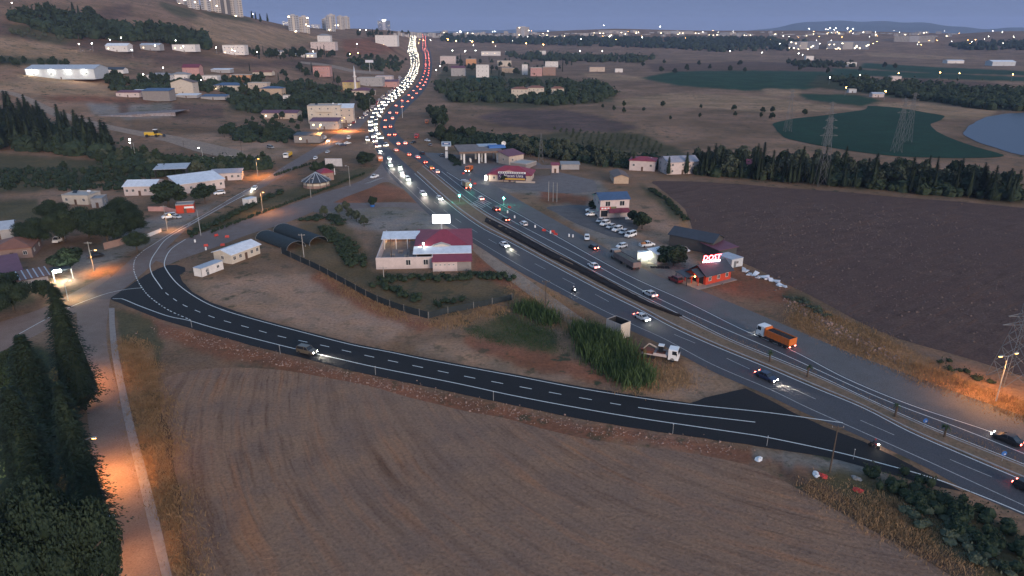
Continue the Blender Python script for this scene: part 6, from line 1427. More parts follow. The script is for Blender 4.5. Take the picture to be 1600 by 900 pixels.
# far lamps: head on a pole
def far_lamp(px, py, label, m=None, h=9.0, size=1.0, power=0.0, group='far lamps'):
    g = P(px, py + h / mpp(px, min(899, py + 8)) * .98 if py > 56 else py); k = mpp(px, max(py, 56)); t = thing('far_lamp', label, 'lamp', g, 0, group)
    part('pole', MB().tube((0, 0, 0), (0, 0, h), .12, .08, 5), STEEL, t); s = max(.5, k * .55 * size); part('lamp_head', MB().ball((0, -.2, h), s, 6, 4, 1, 1, .7), m or COOLF, t)
FL = 'white lamp of the far hillside settlement'
for x, y in [(174, 63), (191, 60), (146, 69), (126, 70), (208, 79), (244, 72), (253, 69), (276, 64), (288, 73), (339, 75), (396, 29), (420, 26), (316, 126), (257, 107), (368, 80), (490, 81), (558, 69), (207, 220), (563, 52), (572, 52), (21, 15), (226, 117)]: far_lamp(x, y, FL, COOLF, 8, .8, group='white lamps of the hillside')
for x, y in [(547, 85), (560, 83), (364, 79), (403, 82)]: far_lamp(x, y, 'orange lamp of the far hillside settlement', SODF, 8, .8, group='orange lamps of the hillside')
for x, y in [(707, 79), (727, 80), (743, 79), (790, 81), (688, 104), (682, 110), (699, 53), (720, 53), (773, 52), (906, 80), (941, 80), (1247, 84), (1253, 86), (1295, 122), (1092, 72), (1140, 80), (1190, 82)]: far_lamp(x, y, 'white lamp of the far valley farms', COOLF, 9, .8, group='white lamps of the valley')
for x, y in [(700, 62), (713, 64), (738, 65), (770, 66), (822, 68), (849, 70), (1320, 138), (1381, 144), (1402, 115), (1467, 114), (1497, 115), (1580, 117), (1342, 118)]: far_lamp(x, y, 'orange lamp of the far valley roads', SODF, 9, .9, group='orange lamps of the valley')
rg = random.Random(11)
for k in range(120):
    x = rg.choice([rg.uniform(830, 1200), rg.uniform(1200, 1500), rg.uniform(1200, 1480), rg.uniform(640, 830), rg.uniform(1480, 1600)]); y = rg.uniform(49, 57) if rg.random() < .6 else rg.uniform(57, 72)
    if x > 1480 and rg.random() < .5: continue
    far_lamp(x, y, 'tiny lamp in the scatter of far town lights', COOLF if rg.random() < .65 else SODF, 10, rg.choice([.25, .3, .35, .5]), group='far town lamps')
for x, y in [(943, 46), (978, 45), (965, 44), (1031, 48), (1263, 52), (1296, 51), (1305, 51), (1323, 51), (1332, 52), (952, 58), (1003, 59), (856, 56)]: far_lamp(x, y, 'large white floodlight on the far plateau skyline', COOLF, 18, .8, group='plateau floodlights')
# poles, pylons
for x, y, h, lb in [(852, 492, 9, 'dark timber pole in the dry grass above the reeds'), (1296, 738, 8.5, 'dark timber pole beside the scrap at the ramp foot'), (1243, 260, 10, 'timber pole before the red cottage'), (290, 245, 9, 'thin timber pole in the olive scrub'), (379, 247, 9, 'timber pole at the pale yard wall')]: pole(x, y, h, lb)
for k, x in enumerate((857, 864, 870)): pole(x, 314 + k, 8, ('left', 'middle', 'right')[k] + ' one of three pale poles on the dirt bank', CONC, False)
pole(612, 405, 6.5, 'thin dark pole before the crimson roofed restaurant', WOOD, False); pole(475, 402, 7.5, 'concrete pole between the net tunnels and the garden', CONC); pole(600, 438, 4, 'pale post with a long pipe in the garden corner', CONC)
pylon(1283, 290, 30, 'lattice pylon at the edge of the tree belt', 2.6); pylon(1400, 238, 30, 'nearer lattice pylon of the pair on the green field', 2.3); pylon(1416, 222, 30, 'farther lattice pylon of the pair on the green field', 2.3); pylon(1230, 206, 28, 'lattice pylon at the left end of the green field', 2.2)
pylon(1291, 228, 26, 'faint lattice pylon behind the tree belt', 2.2); pylon(1574, 596, 16.5, 'dark lattice pylon in the ploughed field at the right border', 2.6, 2, .12)
pylon(845, 253, 15, 'slim lattice mast behind the grill restaurant', 1.3, 0)
# ramp marker posts
for k, (x, y) in enumerate([(300, 512), (438, 553), (587, 586), (771, 626), (1051, 678), (1198, 697), (1333, 718)]):
    t = thing('marker_post', 'thin grey marker post on the lower ramp edge, ' + ('leftmost near the fork', 'just left of the bronze off-roader', 'third from the left', 'in the middle of the ramp', 'below the reed bed and hopper', 'second from the right', 'rightmost near the timber pole')[k], 'post', P(x, y)); part('post', MB().tube((0, 0, 0), (0, 0, 1.9), .05, n=6), STEEL, t); part('cap', MB().box(-.06, .06, -.06, .06, 1.9, 1.96), PLAST, t)
# traffic lights
GLOW_G = mat('green_signal_glow', (.1, 1, .7), .4, 0, emit=40, ecol=(.05, 1, .62))
def signal(px, py, label, power):
    t = thing('traffic_light', label, 'traffic light', P(px, py)); part('pole', MB().tube((0, 0, 0), (0, 0, 3.4), .08, n=8), STEEL, t); hs = part('housing', MB().box(-.2, .2, -.16, .16, 2.5, 3.6), DARKM, t)
    for k, m in enumerate((GLOW_G, LENS, REDOFF)): part('lens', MB().ball((0, -.17, 2.7 + k * .34), .16 if k else .3, 8, 5, 1, .5, 1), m, hs)
    l = bpy.data.lights.new('signal_light', 'POINT'); l.energy = power; l.color = (.1, 1, .65); l.shadow_soft_size = .2; o = bpy.data.objects.new('signal_light', l); C.objects.link(o); o.parent = t; o.location = (0, -.7, 2.7)
signal(787, 320, 'green traffic light at the verge below the grill restaurant', 160); signal(718, 316, 'green traffic light standing in the median', 60); signal(736, 299, 'green traffic light behind the brown box truck', 60)
# palms and signs in the median
PALM = leafmat('palm_frond', (.030, .050, .022), (.055, .080, .035))
def palm(px, py, label, h):
    t = thing('palm_tree', label, 'palm', P(px, py, .15)); part('trunk', MB().tube((0, 0, 0), (0, 0, h * .55), .2, .16, 8).tube((0, 0, h * .55), (0, 0, h * .8), .2, .24, 8), BARK, t); b = MB(); rg = random.Random(px)
    for k in range(18):
        a = rg.uniform(0, 6.28); d = Vector((math.cos(a), math.sin(a), 0)); sd = Vector((-d.y, d.x, 0)); e = rg.uniform(.1, 1.2); prev = Vector((0, 0, h * .78)); L = rg.uniform(.7, 1.0)
        for q in range(4):
            nx = prev + (d * math.cos(e) + Vector((0, 0, math.sin(e)))) * L * .3; w = .16 * (1 - q * .2); b.quad(prev - sd * w, prev + sd * w, nx + sd * w * .7, nx - sd * w * .7); prev = nx; e -= .55
    link('crown', raw(b, 'crown'), PALM, t)
for k, (x, y, h) in enumerate([(1202, 566, 2.6), (1261, 590, 2.8), (1398, 652, 2.8), (1475, 684, 2.5)]): palm(x, y, ('first', 'second', 'third', 'fourth')[k] + ' small palm along the median, counted from the truck', h)
def bsign(px, py, label):
    t = thing('road_sign', label, 'road sign', P(px, py, .16)); part('post', MB().tube((0, 0, 0), (0, 0, 1.7), .04, n=6), STEEL, t); d = part('disc', MB().tube((0, -.02, 1.5), (0, -.06, 1.5), .42, n=20), BLUES, t); part('arrow', MB().bar((-.16, -.08, 1.66), (.14, -.08, 1.36), .09, .02).box(-.04, .2, -.09, -.07, 1.28, 1.36).box(.12, .2, -.09, -.07, 1.36, 1.52), PLAST, d)
bsign(1443, 670, 'round blue arrow sign in the median, left one'); bsign(1565, 722, 'round blue arrow sign in the median near the right border')
# cones and barriers at the works
RW = mat('barrier_red', (.45, .05, .04), .6, .1, 3)
for k, (x, y) in enumerate([(850, 361), (864, 363), (868, 367), (796, 325), (735, 282), (742, 288), (724, 272), (348, 384), (355, 371), (322, 385), (338, 369)]):
    p = P(x, y, .03); t = thing('road_barrier', 'low red plastic road barrier at the works', 'barrier', p, rnd.uniform(0, 3), 'red road barriers'); part('base', MB().loft([[(-.7, -.25, 0), (.7, -.25, 0), (.7, .25, 0), (-.7, .25, 0)], [(-.6, -.08, .75), (.6, -.08, .75), (.6, .08, .75), (-.6, .08, .75)]]), RW, t)
for k, (x, y) in enumerate([(836, 356), (889, 370), (895, 371), (804, 341), (793, 333), (860, 365), (305, 379), (322, 391)]):
    t = thing('marker_drum', 'white marker drum at the highway works', 'drum', P(x, y, .03), 0, 'white marker drums'); part('drum', MB().tube((0, 0, .06), (0, 0, 1.0), .3, .25, 10), PLAST, t); part('base', MB().tube((0, 0, 0), (0, 0, .06), .4, n=10), TYRE, t)
# litter at the ramp foot
for x, y, m, lb in [(1275, 742, PLAST, 'white crumpled plastic sheet beside the timber pole'), (1285, 744, RW, 'orange crumpled sheet beside the timber pole'), (1341, 767, RW, 'red and white bundle lying in the weeds'), (1338, 748, CONC, 'pale concrete slab at the ramp culvert'), (1185, 718, PLAST, 'white plastic sheet on the field edge below the ramp')]:
    b = MB().ball((0, 0, .12), .62, 12, 8, 1.3, .8, .35); b.v = [(a + rnd.uniform(-.16, .16), c + rnd.uniform(-.16, .16), max(0, d + rnd.uniform(-.12, .12))) for a, c, d in b.v]; tag(part('litter_heap', b, m, None, P(x, y), rnd.uniform(0, 6)), lb, 'litter')

# ================================================================== VEGETATION
# foreground conifers along the tree lane
def lean_tree(ax, ay, by, kind, r, label):
    """a tall tree near the camera from its tip (ax, ay) and the picture row of its foot"""
    bx = ax
    for _ in range(30):
        g = P(bx, by); X, Y, Z = ray(ax, ay); h = CAMH + Z * (g.y / Y); bx += (ax - topix(g.x, g.y, h)[0]) * .8
    tree(bx, by, kind, h, r, label)
for ax, ay, by, r, lb in [(80, 440, 640, 4.4, 'tallest dark conifer at the junction of the tree lane'), (88, 594, 850, 3.7, 'dark conifer leaning over the lane by the orange lamp'), (28, 520, 690, 5.2, 'dark conifer left of the tallest one, nearer the border'), (10, 600, 800, 5.0, 'conifer at the left edge above the white park lamp')]: lean_tree(ax, ay, by, 'conifer_near', r, lb)
for ax, ay, by, r, lb in [(74, 750, 985, 5.0, 'large rounded tree at the bottom left beside the lane'), (20, 745, 1000, 5.6, 'rounded dark tree in the bottom left corner'), (118, 800, 985, 3.2, 'rounded tree at the bottom edge beside the lane'), (8, 545, 640, 3.6, 'low rounded tree at the left border below the junction road')]: lean_tree(ax, ay, by, 'broad_near', r, lb)
for x, y, h, r, lb in [(22, 486, 8, 5.0, 'spreading tree at the left edge above the junction road'), (-12, 500, 8, 5.0, 'spreading tree cut by the left border')]: tree(x, y, 'broad_near', h, r, lb)
for x, y, e, lb in [(2, 720, 500, 'white park lamp shining through the trees at the left edge'), (10, 615, 300, 'green tinted park lamp on the left lawn'), (18, 880, 300, 'park lamp in the bottom left trees')]:
    t = thing('park_lamp', lb, 'lamp', P(x, y)); part('post', MB().tube((0, 0, 0), (0, 0, 3.2), .06, n=6), DARKM, t); part('globe', MB().ball((0, 0, 3.4), .28), COOL, t); lamp_point(t, (0, 0, 3.9), e, (.75, 1, .55), .3)
# village trees, near left
for k, (x, y, h, r) in enumerate([(60, 385, 10, 6), (100, 378, 11, 6.5), (140, 372, 11, 7), (170, 385, 12, 7), (205, 372, 10, 6), (85, 350, 9, 5.5), (190, 350, 10, 6), (215, 395, 7, 4)]): tree(x, y, 'broad_near', h, r, ('leftmost', 'second from the left', 'middle', 'tallest right hand', 'right end', 'rear left', 'rear right', 'small roadside')[k] + ' broadleaf tree in the dense clump above the village road', 'village clump')
for x, y, h, r, lb in [(108, 425, 7.5, 5, 'dense round tree lit green at the workshop canopy'), (264, 322, 10, 7, 'big broadleaf tree before the workshop hall, left of two'), (321, 318, 8.5, 5, 'round tree beside the long white hall, right of two'), (10, 460, 6, 4, 'dark round tree below the purple shed'), (68, 465, 5, 2.4, 'bare looking bush at the workshop wall'), (497, 274, 6.5, 4, 'dark tree behind the pavilion, left'), (513, 272, 6.5, 4.5, 'dark tree behind the pavilion, right'), (570, 258, 7, 5.5, 'big green shrub tree left of the oncoming lanes'), (932, 332, 5, 4, 'dark round tree left of the office'), (1003, 358, 6, 4, 'round tree right of the office beside the gravel'), (990, 350, 5, 3, 'pale green tree at the office corner'), (1052, 415, 6, 5, 'dark tree beside the tyre cabin'), (582, 322, 4, 2, 'young tree in a blue tub on the gravel lot'), (787, 284, 3.5, 2, 'bush before the violet name board')]: tree(x, y, 'broad', h, r, lb)
for k, (x, y) in enumerate([(507, 338), (530, 336), (549, 342), (557, 346), (569, 354), (541, 330)]): tree(x, y, 'olive', 4.2, 1.9, ('first', 'third', 'fourth', 'fifth', 'last', 'rear')[k] + ' young olive tree in the row on the gravel lot', 'young olives on the lot')
t = thing('plant_tub', 'blue tub under the young tree on the gravel lot', 'tub', P(582, 323)); part('tub', MB().tube((0, 0, 0), (0, 0, .9), .8, 1.0, 12), BLUES, t); part('soil', MB().tube((0, 0, .8), (0, 0, .92), .9, n=12), BARK, t)
# conifer wood, left
grove([(-60, 190), (10, 178), (60, 192), (130, 216), (200, 243), (160, 250), (60, 240), (-60, 232)], 95, [('conifer', 1)], (13, 20), 'dark conifer of the dense wood below the dirt track', 'conifers of the left wood', 21, minpx=4)
grove([(150, 236), (240, 245), (260, 262), (330, 262), (420, 248), (420, 262), (330, 275), (240, 272), (150, 255)], 34, [('broad_far', 2), ('olive', 1)], (4, 7), {'broad_far': 'broadleaf scrub tree behind the white halls', 'olive': 'olive tree in the scrub behind the white halls'}, 'scrub trees behind the halls', 22, name='scrub_bush')
grove([(0, 262), (160, 262), (240, 285), (200, 300), (90, 300), (0, 310)], 16, [('broad_far', 1)], (2, 4.5), 'low scrub tree on the green slope at the left', 'scrub trees on the left slope', 23, name='scrub_bush')
grove([(340, 200), (440, 205), (450, 218), (380, 222), (345, 214)], 12, [('broad', 1)], (5, 8), 'dark green tree beside the pale dirt yard', 'trees by the dirt yard', 24)
grove([(165, 125), (270, 125), (280, 142), (175, 140)], 16, [('broad_far', 1)], (7, 11), 'round dark tree among the hillside village houses, left part', 'hillside village trees left', 25)
grove([(300, 128), (400, 128), (400, 150), (310, 150)], 16, [('broad_far', 1)], (6, 10), 'round dark tree among the hillside village houses, right part', 'hillside village trees right', 26)
grove([(390, 112), (480, 108), (520, 128), (560, 130), (520, 165), (440, 178), (400, 170)], 44, [('broad_far', 3), ('cypress', 1)], (6, 11), {'broad_far': 'broadleaf tree in the green belt above the apartment house', 'cypress': 'cypress in the green belt above the apartment house'}, 'trees above the apartment house', 27)
grove([(420, 182), (480, 190), (480, 205), (400, 215), (360, 195)], 14, [('broad_far', 1)], (4, 7), 'shrubby tree on the slope below the long purple roofed house', 'trees below the long house', 28, name='scrub_bush')
grove([(560, 152), (588, 150), (580, 172), (562, 180)], 10, [('broad_far', 1)], (8, 12), 'tall dark tree between mosque and traffic queue', 'trees by the mosque', 29)
grove([(20, 28), (130, 22), (170, 48), (260, 50), (330, 66), (320, 78), (210, 66), (120, 62), (90, 56)], 90, [('conifer_far', 3), ('broad_far', 2)], (12, 19), {'conifer_far': 'far dark conifer of the hillside wood', 'broad_far': 'far dark broadleaf tree of the hillside wood'}, 'hillside wood', 30, minpx=3)
grove([(-40, 97), (105, 100), (108, 106), (-40, 104)], 22, [('broad_far', 1)], (5, 8), 'tree in the hedge line above the lit warehouse', 'hedge trees above the warehouse', 31)
grove([(10, 48), (110, 52), (95, 68), (30, 60)], 24, [('olive_far', 1)], (4, 6), 'orchard tree on the upper left hill', 'hill orchard trees', 32)
grove([(370, 84), (420, 82), (520, 86), (535, 94), (440, 94), (380, 92)], 34, [('broad_far', 2), ('cypress', 1)], (9, 14), {'broad_far': 'broadleaf tree in the row around the bright hall', 'cypress': 'poplar-like tree in the row around the bright hall'}, 'trees around the bright hall', 33)
grove([(540, 88), (620, 84), (636, 96), (620, 112), (560, 106)], 26, [('broad_far', 1)], (7, 11), 'dark tree on the slope left of the far queue', 'trees left of the far queue', 34)
grove([(380, 22), (430, 30), (450, 38), (400, 34)], 16, [('conifer_far', 1)], (13, 18), 'dark conifer below the hilltop towers', 'conifers below the towers', 35)
grove([(548, 52), (640, 52), (640, 58), (560, 58)], 22, [('conifer_far', 1), ('broad_far', 1)], (9, 14), {'conifer_far': 'far conifer in front of the office tower', 'broad_far': 'far broadleaf tree in front of the office tower'}, 'trees by the office tower', 36)
# right of the highway

grove([(690, 92), (800, 94), (900, 96), (890, 116), (780, 122), (690, 116)], 50, [('broad_far', 3), ('cypress', 1)], (8, 12), {'broad_far': 'broadleaf tree between the orchard village houses', 'cypress': 'slim cypress between the orchard village houses'}, 'orchard village trees', 38)
grove([(672, 178), (692, 176), (700, 196), (690, 206), (676, 198)], 9, [('broad_far', 1)], (7, 11), 'dark tree on the bare bank beside the far highway', 'bank trees', 39)
grove([(676, 214), (740, 214), (745, 222), (690, 228)], 12, [('broad', 1)], (6, 9), 'dark tree behind the filling station, left part', 'trees behind the station', 40)
grove([(790, 226), (870, 232), (960, 246), (1000, 256), (960, 262), (860, 252), (800, 240)], 60, [('olive', 1)], (5, 7.5), 'olive tree of the grove behind the grill restaurant', 'olive grove', 41)
grove([(1080, 252), (1300, 264), (1420, 276), (1560, 296), (1600, 308), (1480, 304), (1350, 292), (1200, 282), (1090, 272)], 90, [('olive', 3), ('broad', 1), ('cypress', 1)], (7, 11), {'olive': 'grey green olive tree of the belt beyond the ploughed field', 'broad': 'broadleaf tree of the belt beyond the ploughed field', 'cypress': 'dark cypress of the belt beyond the ploughed field'}, 'tree belt beyond the ploughed field', 42)
grove([(1090, 270), (1200, 280), (1340, 291), (1480, 303), (1590, 312), (1590, 316), (1480, 308), (1340, 296), (1200, 285), (1090, 275)], 44, [('conifer', 1), ('cypress', 2)], (8, 12), {'conifer': 'dark conifer at the front of the belt beyond the ploughed field', 'cypress': 'tall cypress at the front of the belt beyond the ploughed field'}, 'front trees of the belt', 43)
for x, y, h, lb in [(1547, 314, 11, 'separate dark conifer near the right end of the belt'), (1578, 316, 11, 'last dark conifer at the right end of the belt'), (1072, 272, 11, 'dark conifer before the pale farmhouse'), (1044, 273, 9, 'slim conifer left of the pale farmhouse'), (989, 265, 9, 'slim conifer left of the red edged farmhouse')]: tree(x, y, 'conifer', h, h * .2, lb)
for r_ in range(7):     # young orchard rows
    for k in range(15):
        x = 866 + k * 10 + r_ * 9; y = 203 + r_ * 4.2 + k * 1.0
        if x < 1040: tree(x + rnd.uniform(-1.5, 1.5), y, 'olive_far', rnd.uniform(1.6, 2.6), 1.0, 'small tree of the young orchard rows below the purple field', 'young orchard')
grove([(930, 166), (1000, 165), (1200, 172), (1330, 182), (1200, 200), (1050, 190), (960, 180)], 16, [('broad_far', 1)], (3.5, 6), 'lone round bush on the dry meadow beyond the orchard', 'meadow bushes', 44, minpx=14, name='scrub_bush')
grove([(1000, 98), (1400, 104), (1400, 112), (1180, 120), (1010, 116)], 16, [('broad_far', 1)], (8, 13), 'big round field tree near the green plots', 'field trees', 45, minpx=16)
grove([(1230, 96), (1330, 100), (1340, 108), (1240, 104)], 22, [('broad_far', 1)], (7, 11), 'tree of the dark copse on the brown field', 'copse trees', 46)

def far_wood(name, poly, n, h, seed, label):
    rg = random.Random(seed); out = MB(); xs = [p[0] for p in poly]; ys = [p[1] for p in poly]; k = 0
    while k < n:
        x, y = rg.uniform(min(xs), max(xs)), rg.uniform(min(ys), max(ys))
        if not inpoly(x, y, poly): continue
        p = P(x, y); r = h * rg.uniform(.25, .85); core(out, (p.x, p.y, p.z + h * .35), r, rg, 1.0); k += 1
        cards(rg, [tuple(p + Vector((rg.gauss(0, 1) * r * .7, rg.gauss(0, 1) * r * .7, h * .4 + abs(rg.gauss(0, 1)) * r * .5))) for _ in range(10)], [(0, 0, 1)] * 10, r * .4, out)
    o = link(name, raw(out, name), LEAF); o['kind'] = 'stuff'; tag(o, label, 'wood')
far_wood('far_wood', [(690, 57), (830, 60), (1000, 62), (1200, 62), (1215, 72), (1100, 78), (900, 72), (690, 66)], 700, 14, 5, 'far dark wood across the valley below the plateau town')
far_wood('far_wood', [(790, 84), (880, 86), (1020, 92), (1010, 98), (880, 97), (795, 92)], 220, 11, 6, 'far dark tree line above the green plots')
far_wood('far_wood', [(1480, 70), (1600, 66), (1640, 72), (1640, 80), (1500, 78)], 160, 12, 7, 'far dark wood on the ridge at the right edge')
far_wood('orchard_grove', [(676, 132), (700, 126), (800, 128), (930, 128), (965, 148), (940, 160), (880, 168), (790, 160), (700, 160)], 420, 6.5, 8, 'dense dark orchard grove right of the highway')
far_wood('valley_wood', [(1290, 122), (1420, 130), (1620, 148), (1620, 174), (1540, 172), (1430, 156), (1330, 142)], 520, 7, 9, 'dense dark valley wood above the lake')
MASS = [('wood_undergrowth', [(-60, 196), (10, 184), (60, 198), (130, 222), (190, 244), (150, 248), (60, 238), (-60, 230)], 260, 7, 'dark undergrowth of the left conifer wood'),
 ('hillside_wood', [(15, 30), (60, 24), (130, 30), (190, 44), (260, 50), (335, 64), (325, 78), (240, 66), (150, 62), (95, 60), (60, 46)], 300, 11, 'dense dark wood across the left hillside'),
 ('village_scrub', [(350, 152), (400, 142), (470, 126), (560, 146), (545, 160), (500, 186), (430, 182), (370, 172)], 330, 5, 'dark scrub between the village and the apartment house'),
 ('village_scrub', [(165, 128), (250, 132), (300, 130), (400, 126), (420, 140), (330, 148), (240, 146), (170, 142)], 130, 5.5, 'dark garden scrub among the hillside village houses'),
 ('yard_scrub', [(150, 244), (240, 248), (330, 255), (420, 252), (425, 264), (330, 272), (245, 276), (170, 262)], 420, 3.6, 'dark scrub behind the white halls'),
 ('slope_scrub', [(-40, 268), (90, 262), (200, 266), (250, 276), (200, 296), (100, 300), (60, 292), (-40, 296)], 420, 1.8, 'low green scrub covering the left slope'),
 ('slope_scrub', [(350, 198), (440, 202), (475, 212), (450, 224), (370, 222)], 150, 3.4, 'green scrub beside the pale dirt yard'),
 ('olive_scrub', [(668, 210), (760, 212), (870, 226), (1000, 248), (1095, 256), (1090, 268), (960, 262), (840, 244), (700, 226)], 520, 3.6, 'olive coloured undergrowth behind the filling station'),
 ('belt_scrub', [(1085, 258), (1300, 268), (1450, 282), (1600, 304), (1600, 316), (1450, 304), (1300, 290), (1090, 274)], 520, 4.2, 'dark undergrowth of the tree belt beyond the ploughed field'),
 ('bank_scrub', [(540, 96), (600, 92), (636, 96), (625, 112), (575, 112)], 90, 6, 'dark scrub on the slope left of the far queue'),
 ('far_wood', [(1060, 60), (1200, 62), (1260, 66), (1240, 80), (1120, 82), (1040, 76)], 260, 13, 'far dark wood left of the unfinished slab buildings'),
 ('far_wood', [(1225, 97), (1320, 98), (1335, 106), (1250, 106)], 90, 7, 'far copse on the brown field')]
for k, (nm, pl, n, h, lb) in enumerate(MASS): far_wood(nm, pl, n, h, 70 + k, lb)
# garden plots, hedges and reeds
def hedge(pts, w, h, label, m=LEAF, dens=26, name='hedge'):
    q = crom(pxl(pts), max(.7, min(w * .42, 1.5))); rg = random.Random(len(pts) * 31 + int(q[0].x)); out = MB(); rows = max(1, int(w / 1.1))
    for p in q:
        for _ in range(rows):
            x, y = p.x + rg.uniform(-w, w) * .5, p.y + rg.uniform(-w, w) * .5
            r = min(1.1, max(.45, w * .3)) * rg.uniform(.7, 1.2); hh = h * rg.uniform(.6, 1.1); core(out, (x, y, hh * .45), r * .8, rg, hh * .5 / r)
            cards(rg, [(x + rg.gauss(0, .5) * r, y + rg.gauss(0, .5) * r, hh * rg.uniform(.3, 1.08)) for _ in range(26)], [(rg.gauss(0, 1), rg.gauss(0, 1), .8) for _ in range(26)], .2, out)
    t = thing(name, label, 'hedge', (q[0].x, q[0].y, 0)); o = link('foliage', raw(out, 'foliage'), m, t); o.location = (-q[0].x, -q[0].y, 0); return t
hedge([(296, 369), (345, 346), (400, 318), (440, 300)], 3.2, 1.6, 'green hedge strip at the fork between the village road and link road')
hedge([(330, 364), (400, 337), (470, 311), (520, 292), (570, 272)], 1.0, 1.1, 'long clipped hedge along the upper side of the link road')
hedge([(430, 275), (470, 262), (495, 254)], 1.5, 1.3, 'dark hedge at the village road before the pavilion'); hedge([(702, 243), (708, 250), (716, 258)], 4, 1.2, 'wedge shaped hedge under the filling station sign')
hedge([(480, 345), (515, 340), (530, 350)], 5, 1.6, 'thick green bushes behind the net tunnels'); hedge([(505, 360), (530, 375), (548, 395), (560, 415)], 6, 1.7, 'dense green shrubbery left of the restaurant wall')
hedge([(600, 438), (650, 436), (700, 436), (750, 432), (790, 436)], 5, 1.6, 'green thicket along the lower side of the restaurant'); hedge([(590, 448), (620, 456), (650, 468)], 4, 1.5, 'thicket in the lower corner of the fenced garden')
hedge([(680, 480), (700, 472), (725, 470)], 3, 1.3, 'low green bushes inside the fence corner'); hedge([(1016, 296), (1040, 312), (1062, 335), (1072, 345)], 2.5, 1.0, 'weedy green strip along the ploughed field edge')
hedge([(1390, 752), (1430, 775), (1490, 805), (1560, 850), (1620, 890)], 8, 2.2, 'large dark green thicket at the lower right corner', LEAF, 90)
hedge([(1420, 800), (1480, 835), (1540, 880)], 5, 1.4, 'lower weeds in front of the corner thicket', OLIVEL, 40); hedge([(1480, 570), (1510, 585), (1535, 595)], 3, .9, 'dark weeds along the golden bank at the right'); hedge([(1240, 468), (1262, 476), (1290, 496)], 3, .9, 'grey green weeds on the rubble bank beside the field', OLIVEL)
blades('reed_bed', [(898, 515), (930, 518), (965, 546), (1000, 574), (1018, 596), (985, 604), (940, 580), (912, 550)], 9000, 3.0, .07, REED, 51, lean=.16)
blades('reed_bed', [(808, 482), (835, 480), (866, 498), (860, 508), (825, 502)], 2200, 2.4, .07, REED, 52, lean=.16)
blades('dry_grass', [(186, 530), (240, 540), (262, 620), (290, 740), (315, 900), (330, 1000), (290, 1000), (262, 860), (228, 730), (200, 620)], 15000, .5, .04, DRYG, 53)
blades('dry_grass', [(1240, 470), (1330, 505), (1420, 545), (1500, 590), (1640, 645), (1640, 672), (1500, 622), (1420, 592), (1320, 548), (1230, 500)], 17000, .5, .04, DRYG, 54)
blades('dry_grass', [(790, 440), (850, 450), (930, 505), (1050, 570), (1120, 590), (1060, 618), (960, 610), (1000, 600), (940, 530), (880, 520), (810, 480)], 9000, .5, .04, DRYG, 55)
blades('dry_grass', [(500, 425), (600, 475), (660, 500), (730, 490), (800, 470), (815, 480), (700, 515), (620, 500), (520, 450)], 7000, .45, .04, DRYG, 56)
blades('dry_grass', [(1280, 745), (1400, 790), (1540, 880), (1500, 900), (1380, 830), (1260, 765)], 9000, .45, .04, DRYG, 57)
blades('dry_grass', [(1070, 490), (1137, 524), (1275, 580), (1450, 660), (1600, 720), (1600, 738), (1422, 664), (1275, 596), (1112, 530)], 3500, .22, .04, DRYG, 58)
blades('meadow_grass', [(725, 515), (800, 490), (870, 520), (880, 550), (820, 548), (760, 530)], 9000, .3, .04, REED, 59)
# net fence round the garden
def netfence(pts, h, label):
    q = crom(pxl(pts), 2.5); t = thing('net_fence', label, 'fence', (q[0].x, q[0].y, 0)); o = q[0]
    b = MB()
    for p, r_ in zip(q, q[1:]): b.bar((p.x - o.x, p.y - o.y, h / 2), (r_.x - o.x, r_.y - o.y, h / 2), .03, h - .1)
    part('netting', b, NET, t); pm = MB().tube((0, 0, 0), (0, 0, h + .15), .05, n=6).mesh('fence_post')
    for p in q[::2]: link('fence_post', pm, CONC, t, (p.x - o.x, p.y - o.y, 0))
netfence([(440, 396), (470, 410), (500, 424), (540, 446), (580, 468), (620, 484), (668, 498)], 1.9, 'dark net fence along the left side of the fenced garden'); netfence([(670, 498), (700, 490), (740, 482), (800, 469)], 1.7, 'dark net fence along the lower right side of the fenced garden')
# stones along the ramp foot
def rubble(name, pts, w, n, size, m, seed, label):
    q = crom(pxl(pts), 1.0); rg = random.Random(seed); out = MB()
    for _ in range(n):
        p = rg.choice(q); s = size * rg.uniform(.4, 1.4) * (1 if rg.random() < .9 else 1.8); x, y = p.x + rg.gauss(0, w), p.y + rg.gauss(0, w); a = [(-1, -1), (1, -1), (1, 1), (-1, 1)]
        out.add([(x + s * u * rg.uniform(.5, 1), y + s * v * rg.uniform(.5, 1), 0) for u, v in a] + [(x + s * u * rg.uniform(.2, .7), y + s * v * rg.uniform(.2, .7), s * rg.uniform(.5, 1.1)) for u, v in a], [(4, 5, 6, 7), (0, 1, 5, 4), (1, 2, 6, 5), (2, 3, 7, 6), (3, 0, 4, 7)])
    o = link(name, raw(out, name), m); o['kind'] = 'stuff'; tag(o, label, 'rubble')
STONE = mat('rubble_stone', (.26, .17, .135), .95, .3, .7)
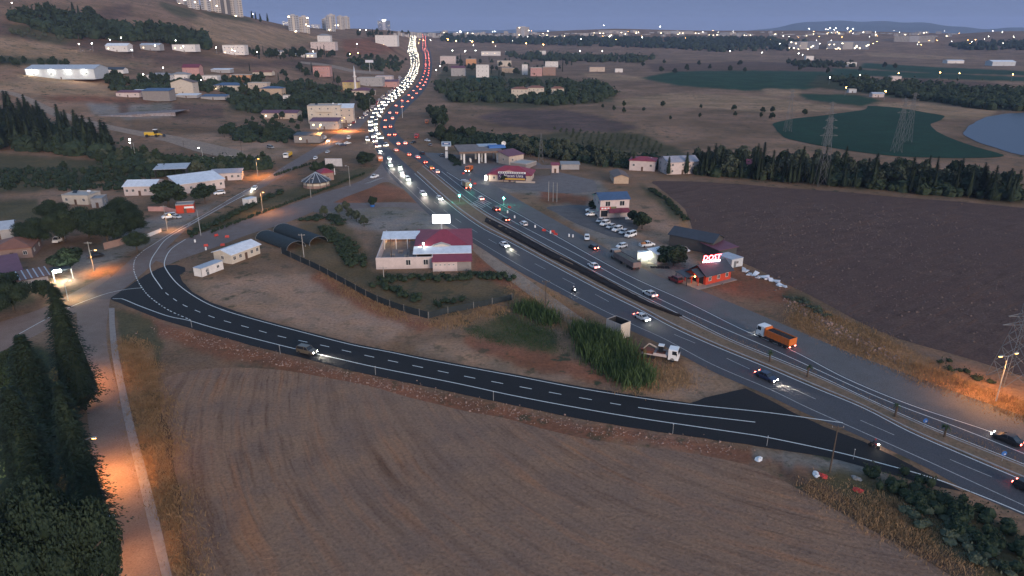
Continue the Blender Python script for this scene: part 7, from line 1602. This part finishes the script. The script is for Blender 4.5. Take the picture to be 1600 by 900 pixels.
rubble('ramp_rubble', [(240, 512), (330, 535), (430, 562), (560, 592), (700, 622), (850, 655), (1000, 683), (1150, 703)], 1.3, 1100, .11, STONE, 61, 'reddish stones strewn along the ramp foot'); rubble('bank_rubble', [(1235, 470), (1270, 490), (1320, 525), (1400, 562)], 1.6, 500, .22, STONE, 62, 'stones on the bank beside the ploughed field')
rubble('field_clods', [(1100, 320), (1250, 350), (1400, 380), (1550, 420), (1500, 500), (1350, 450), (1200, 400), (1350, 340), (1550, 360)], 14, 2600, .16, mat('clod', (.13, .09, .075), .95, .2, 1), 63, 'clods scattered over the ploughed field')
rubble('quarry_rubble', [(140, 182), (200, 186), (270, 184), (330, 206), (300, 200)], 4, 500, .5, mat('quarry_stone', (.26, .24, .24), .95, .2, .5), 64, 'pale stones below the quarry face')
# quarry face: a cut step in the hillside
def quarry():
    vs = []; fs = []; top = [(140, 160), (165, 161), (200, 162), (235, 160), (272, 160)]; n = len(top); rg = random.Random(4)
    A = [P(x, y + 22) for x, y in top]
    for j in range(4):
        for p in A: vs.append((p.x + rg.uniform(-.8, .8), p.y + j * 1.2 + rg.uniform(-.6, .6), (0, 3.2, 6.2, 8.2)[j] + rg.uniform(-.4, .4) * (j > 0)))
    for p in A: vs.append((p.x, p.y + 26, 8.0))
    for p in A: vs.append((p.x, p.y + 34, 0))
    for j in range(5):
        for i in range(n - 1): k = j * n + i; fs.append((k, k + 1, k + n + 1, k + n))
    structure(part('quarry_face', MB().add(vs, fs), ground_mat('quarry_rock', [(.24, .22, .23), (.28, .25, .25), (.20, .15, .13)], (.08, .3, 1.2), .8), None))
quarry()

# ================================================================== HAZE
def haze():
    o = link('haze', MB().box(-15000, 15000, -400, 15000, -1.0, 330).mesh('haze')); m = bpy.data.materials.new('haze'); m.use_nodes = True; nt = m.node_tree; nt.nodes.clear()
    out = nt.nodes.new('ShaderNodeOutputMaterial'); v = nt.nodes.new('ShaderNodeVolumePrincipled'); v.inputs['Color'].default_value = (.52, .66, 1.0, 1); v.inputs['Density'].default_value = HAZE; v.inputs['Anisotropy'].default_value = .0
    nt.links.new(v.outputs[0], out.inputs['Volume']); o.data.materials.append(m); o['kind'] = 'stuff'
HAZE = 6e-5
haze()
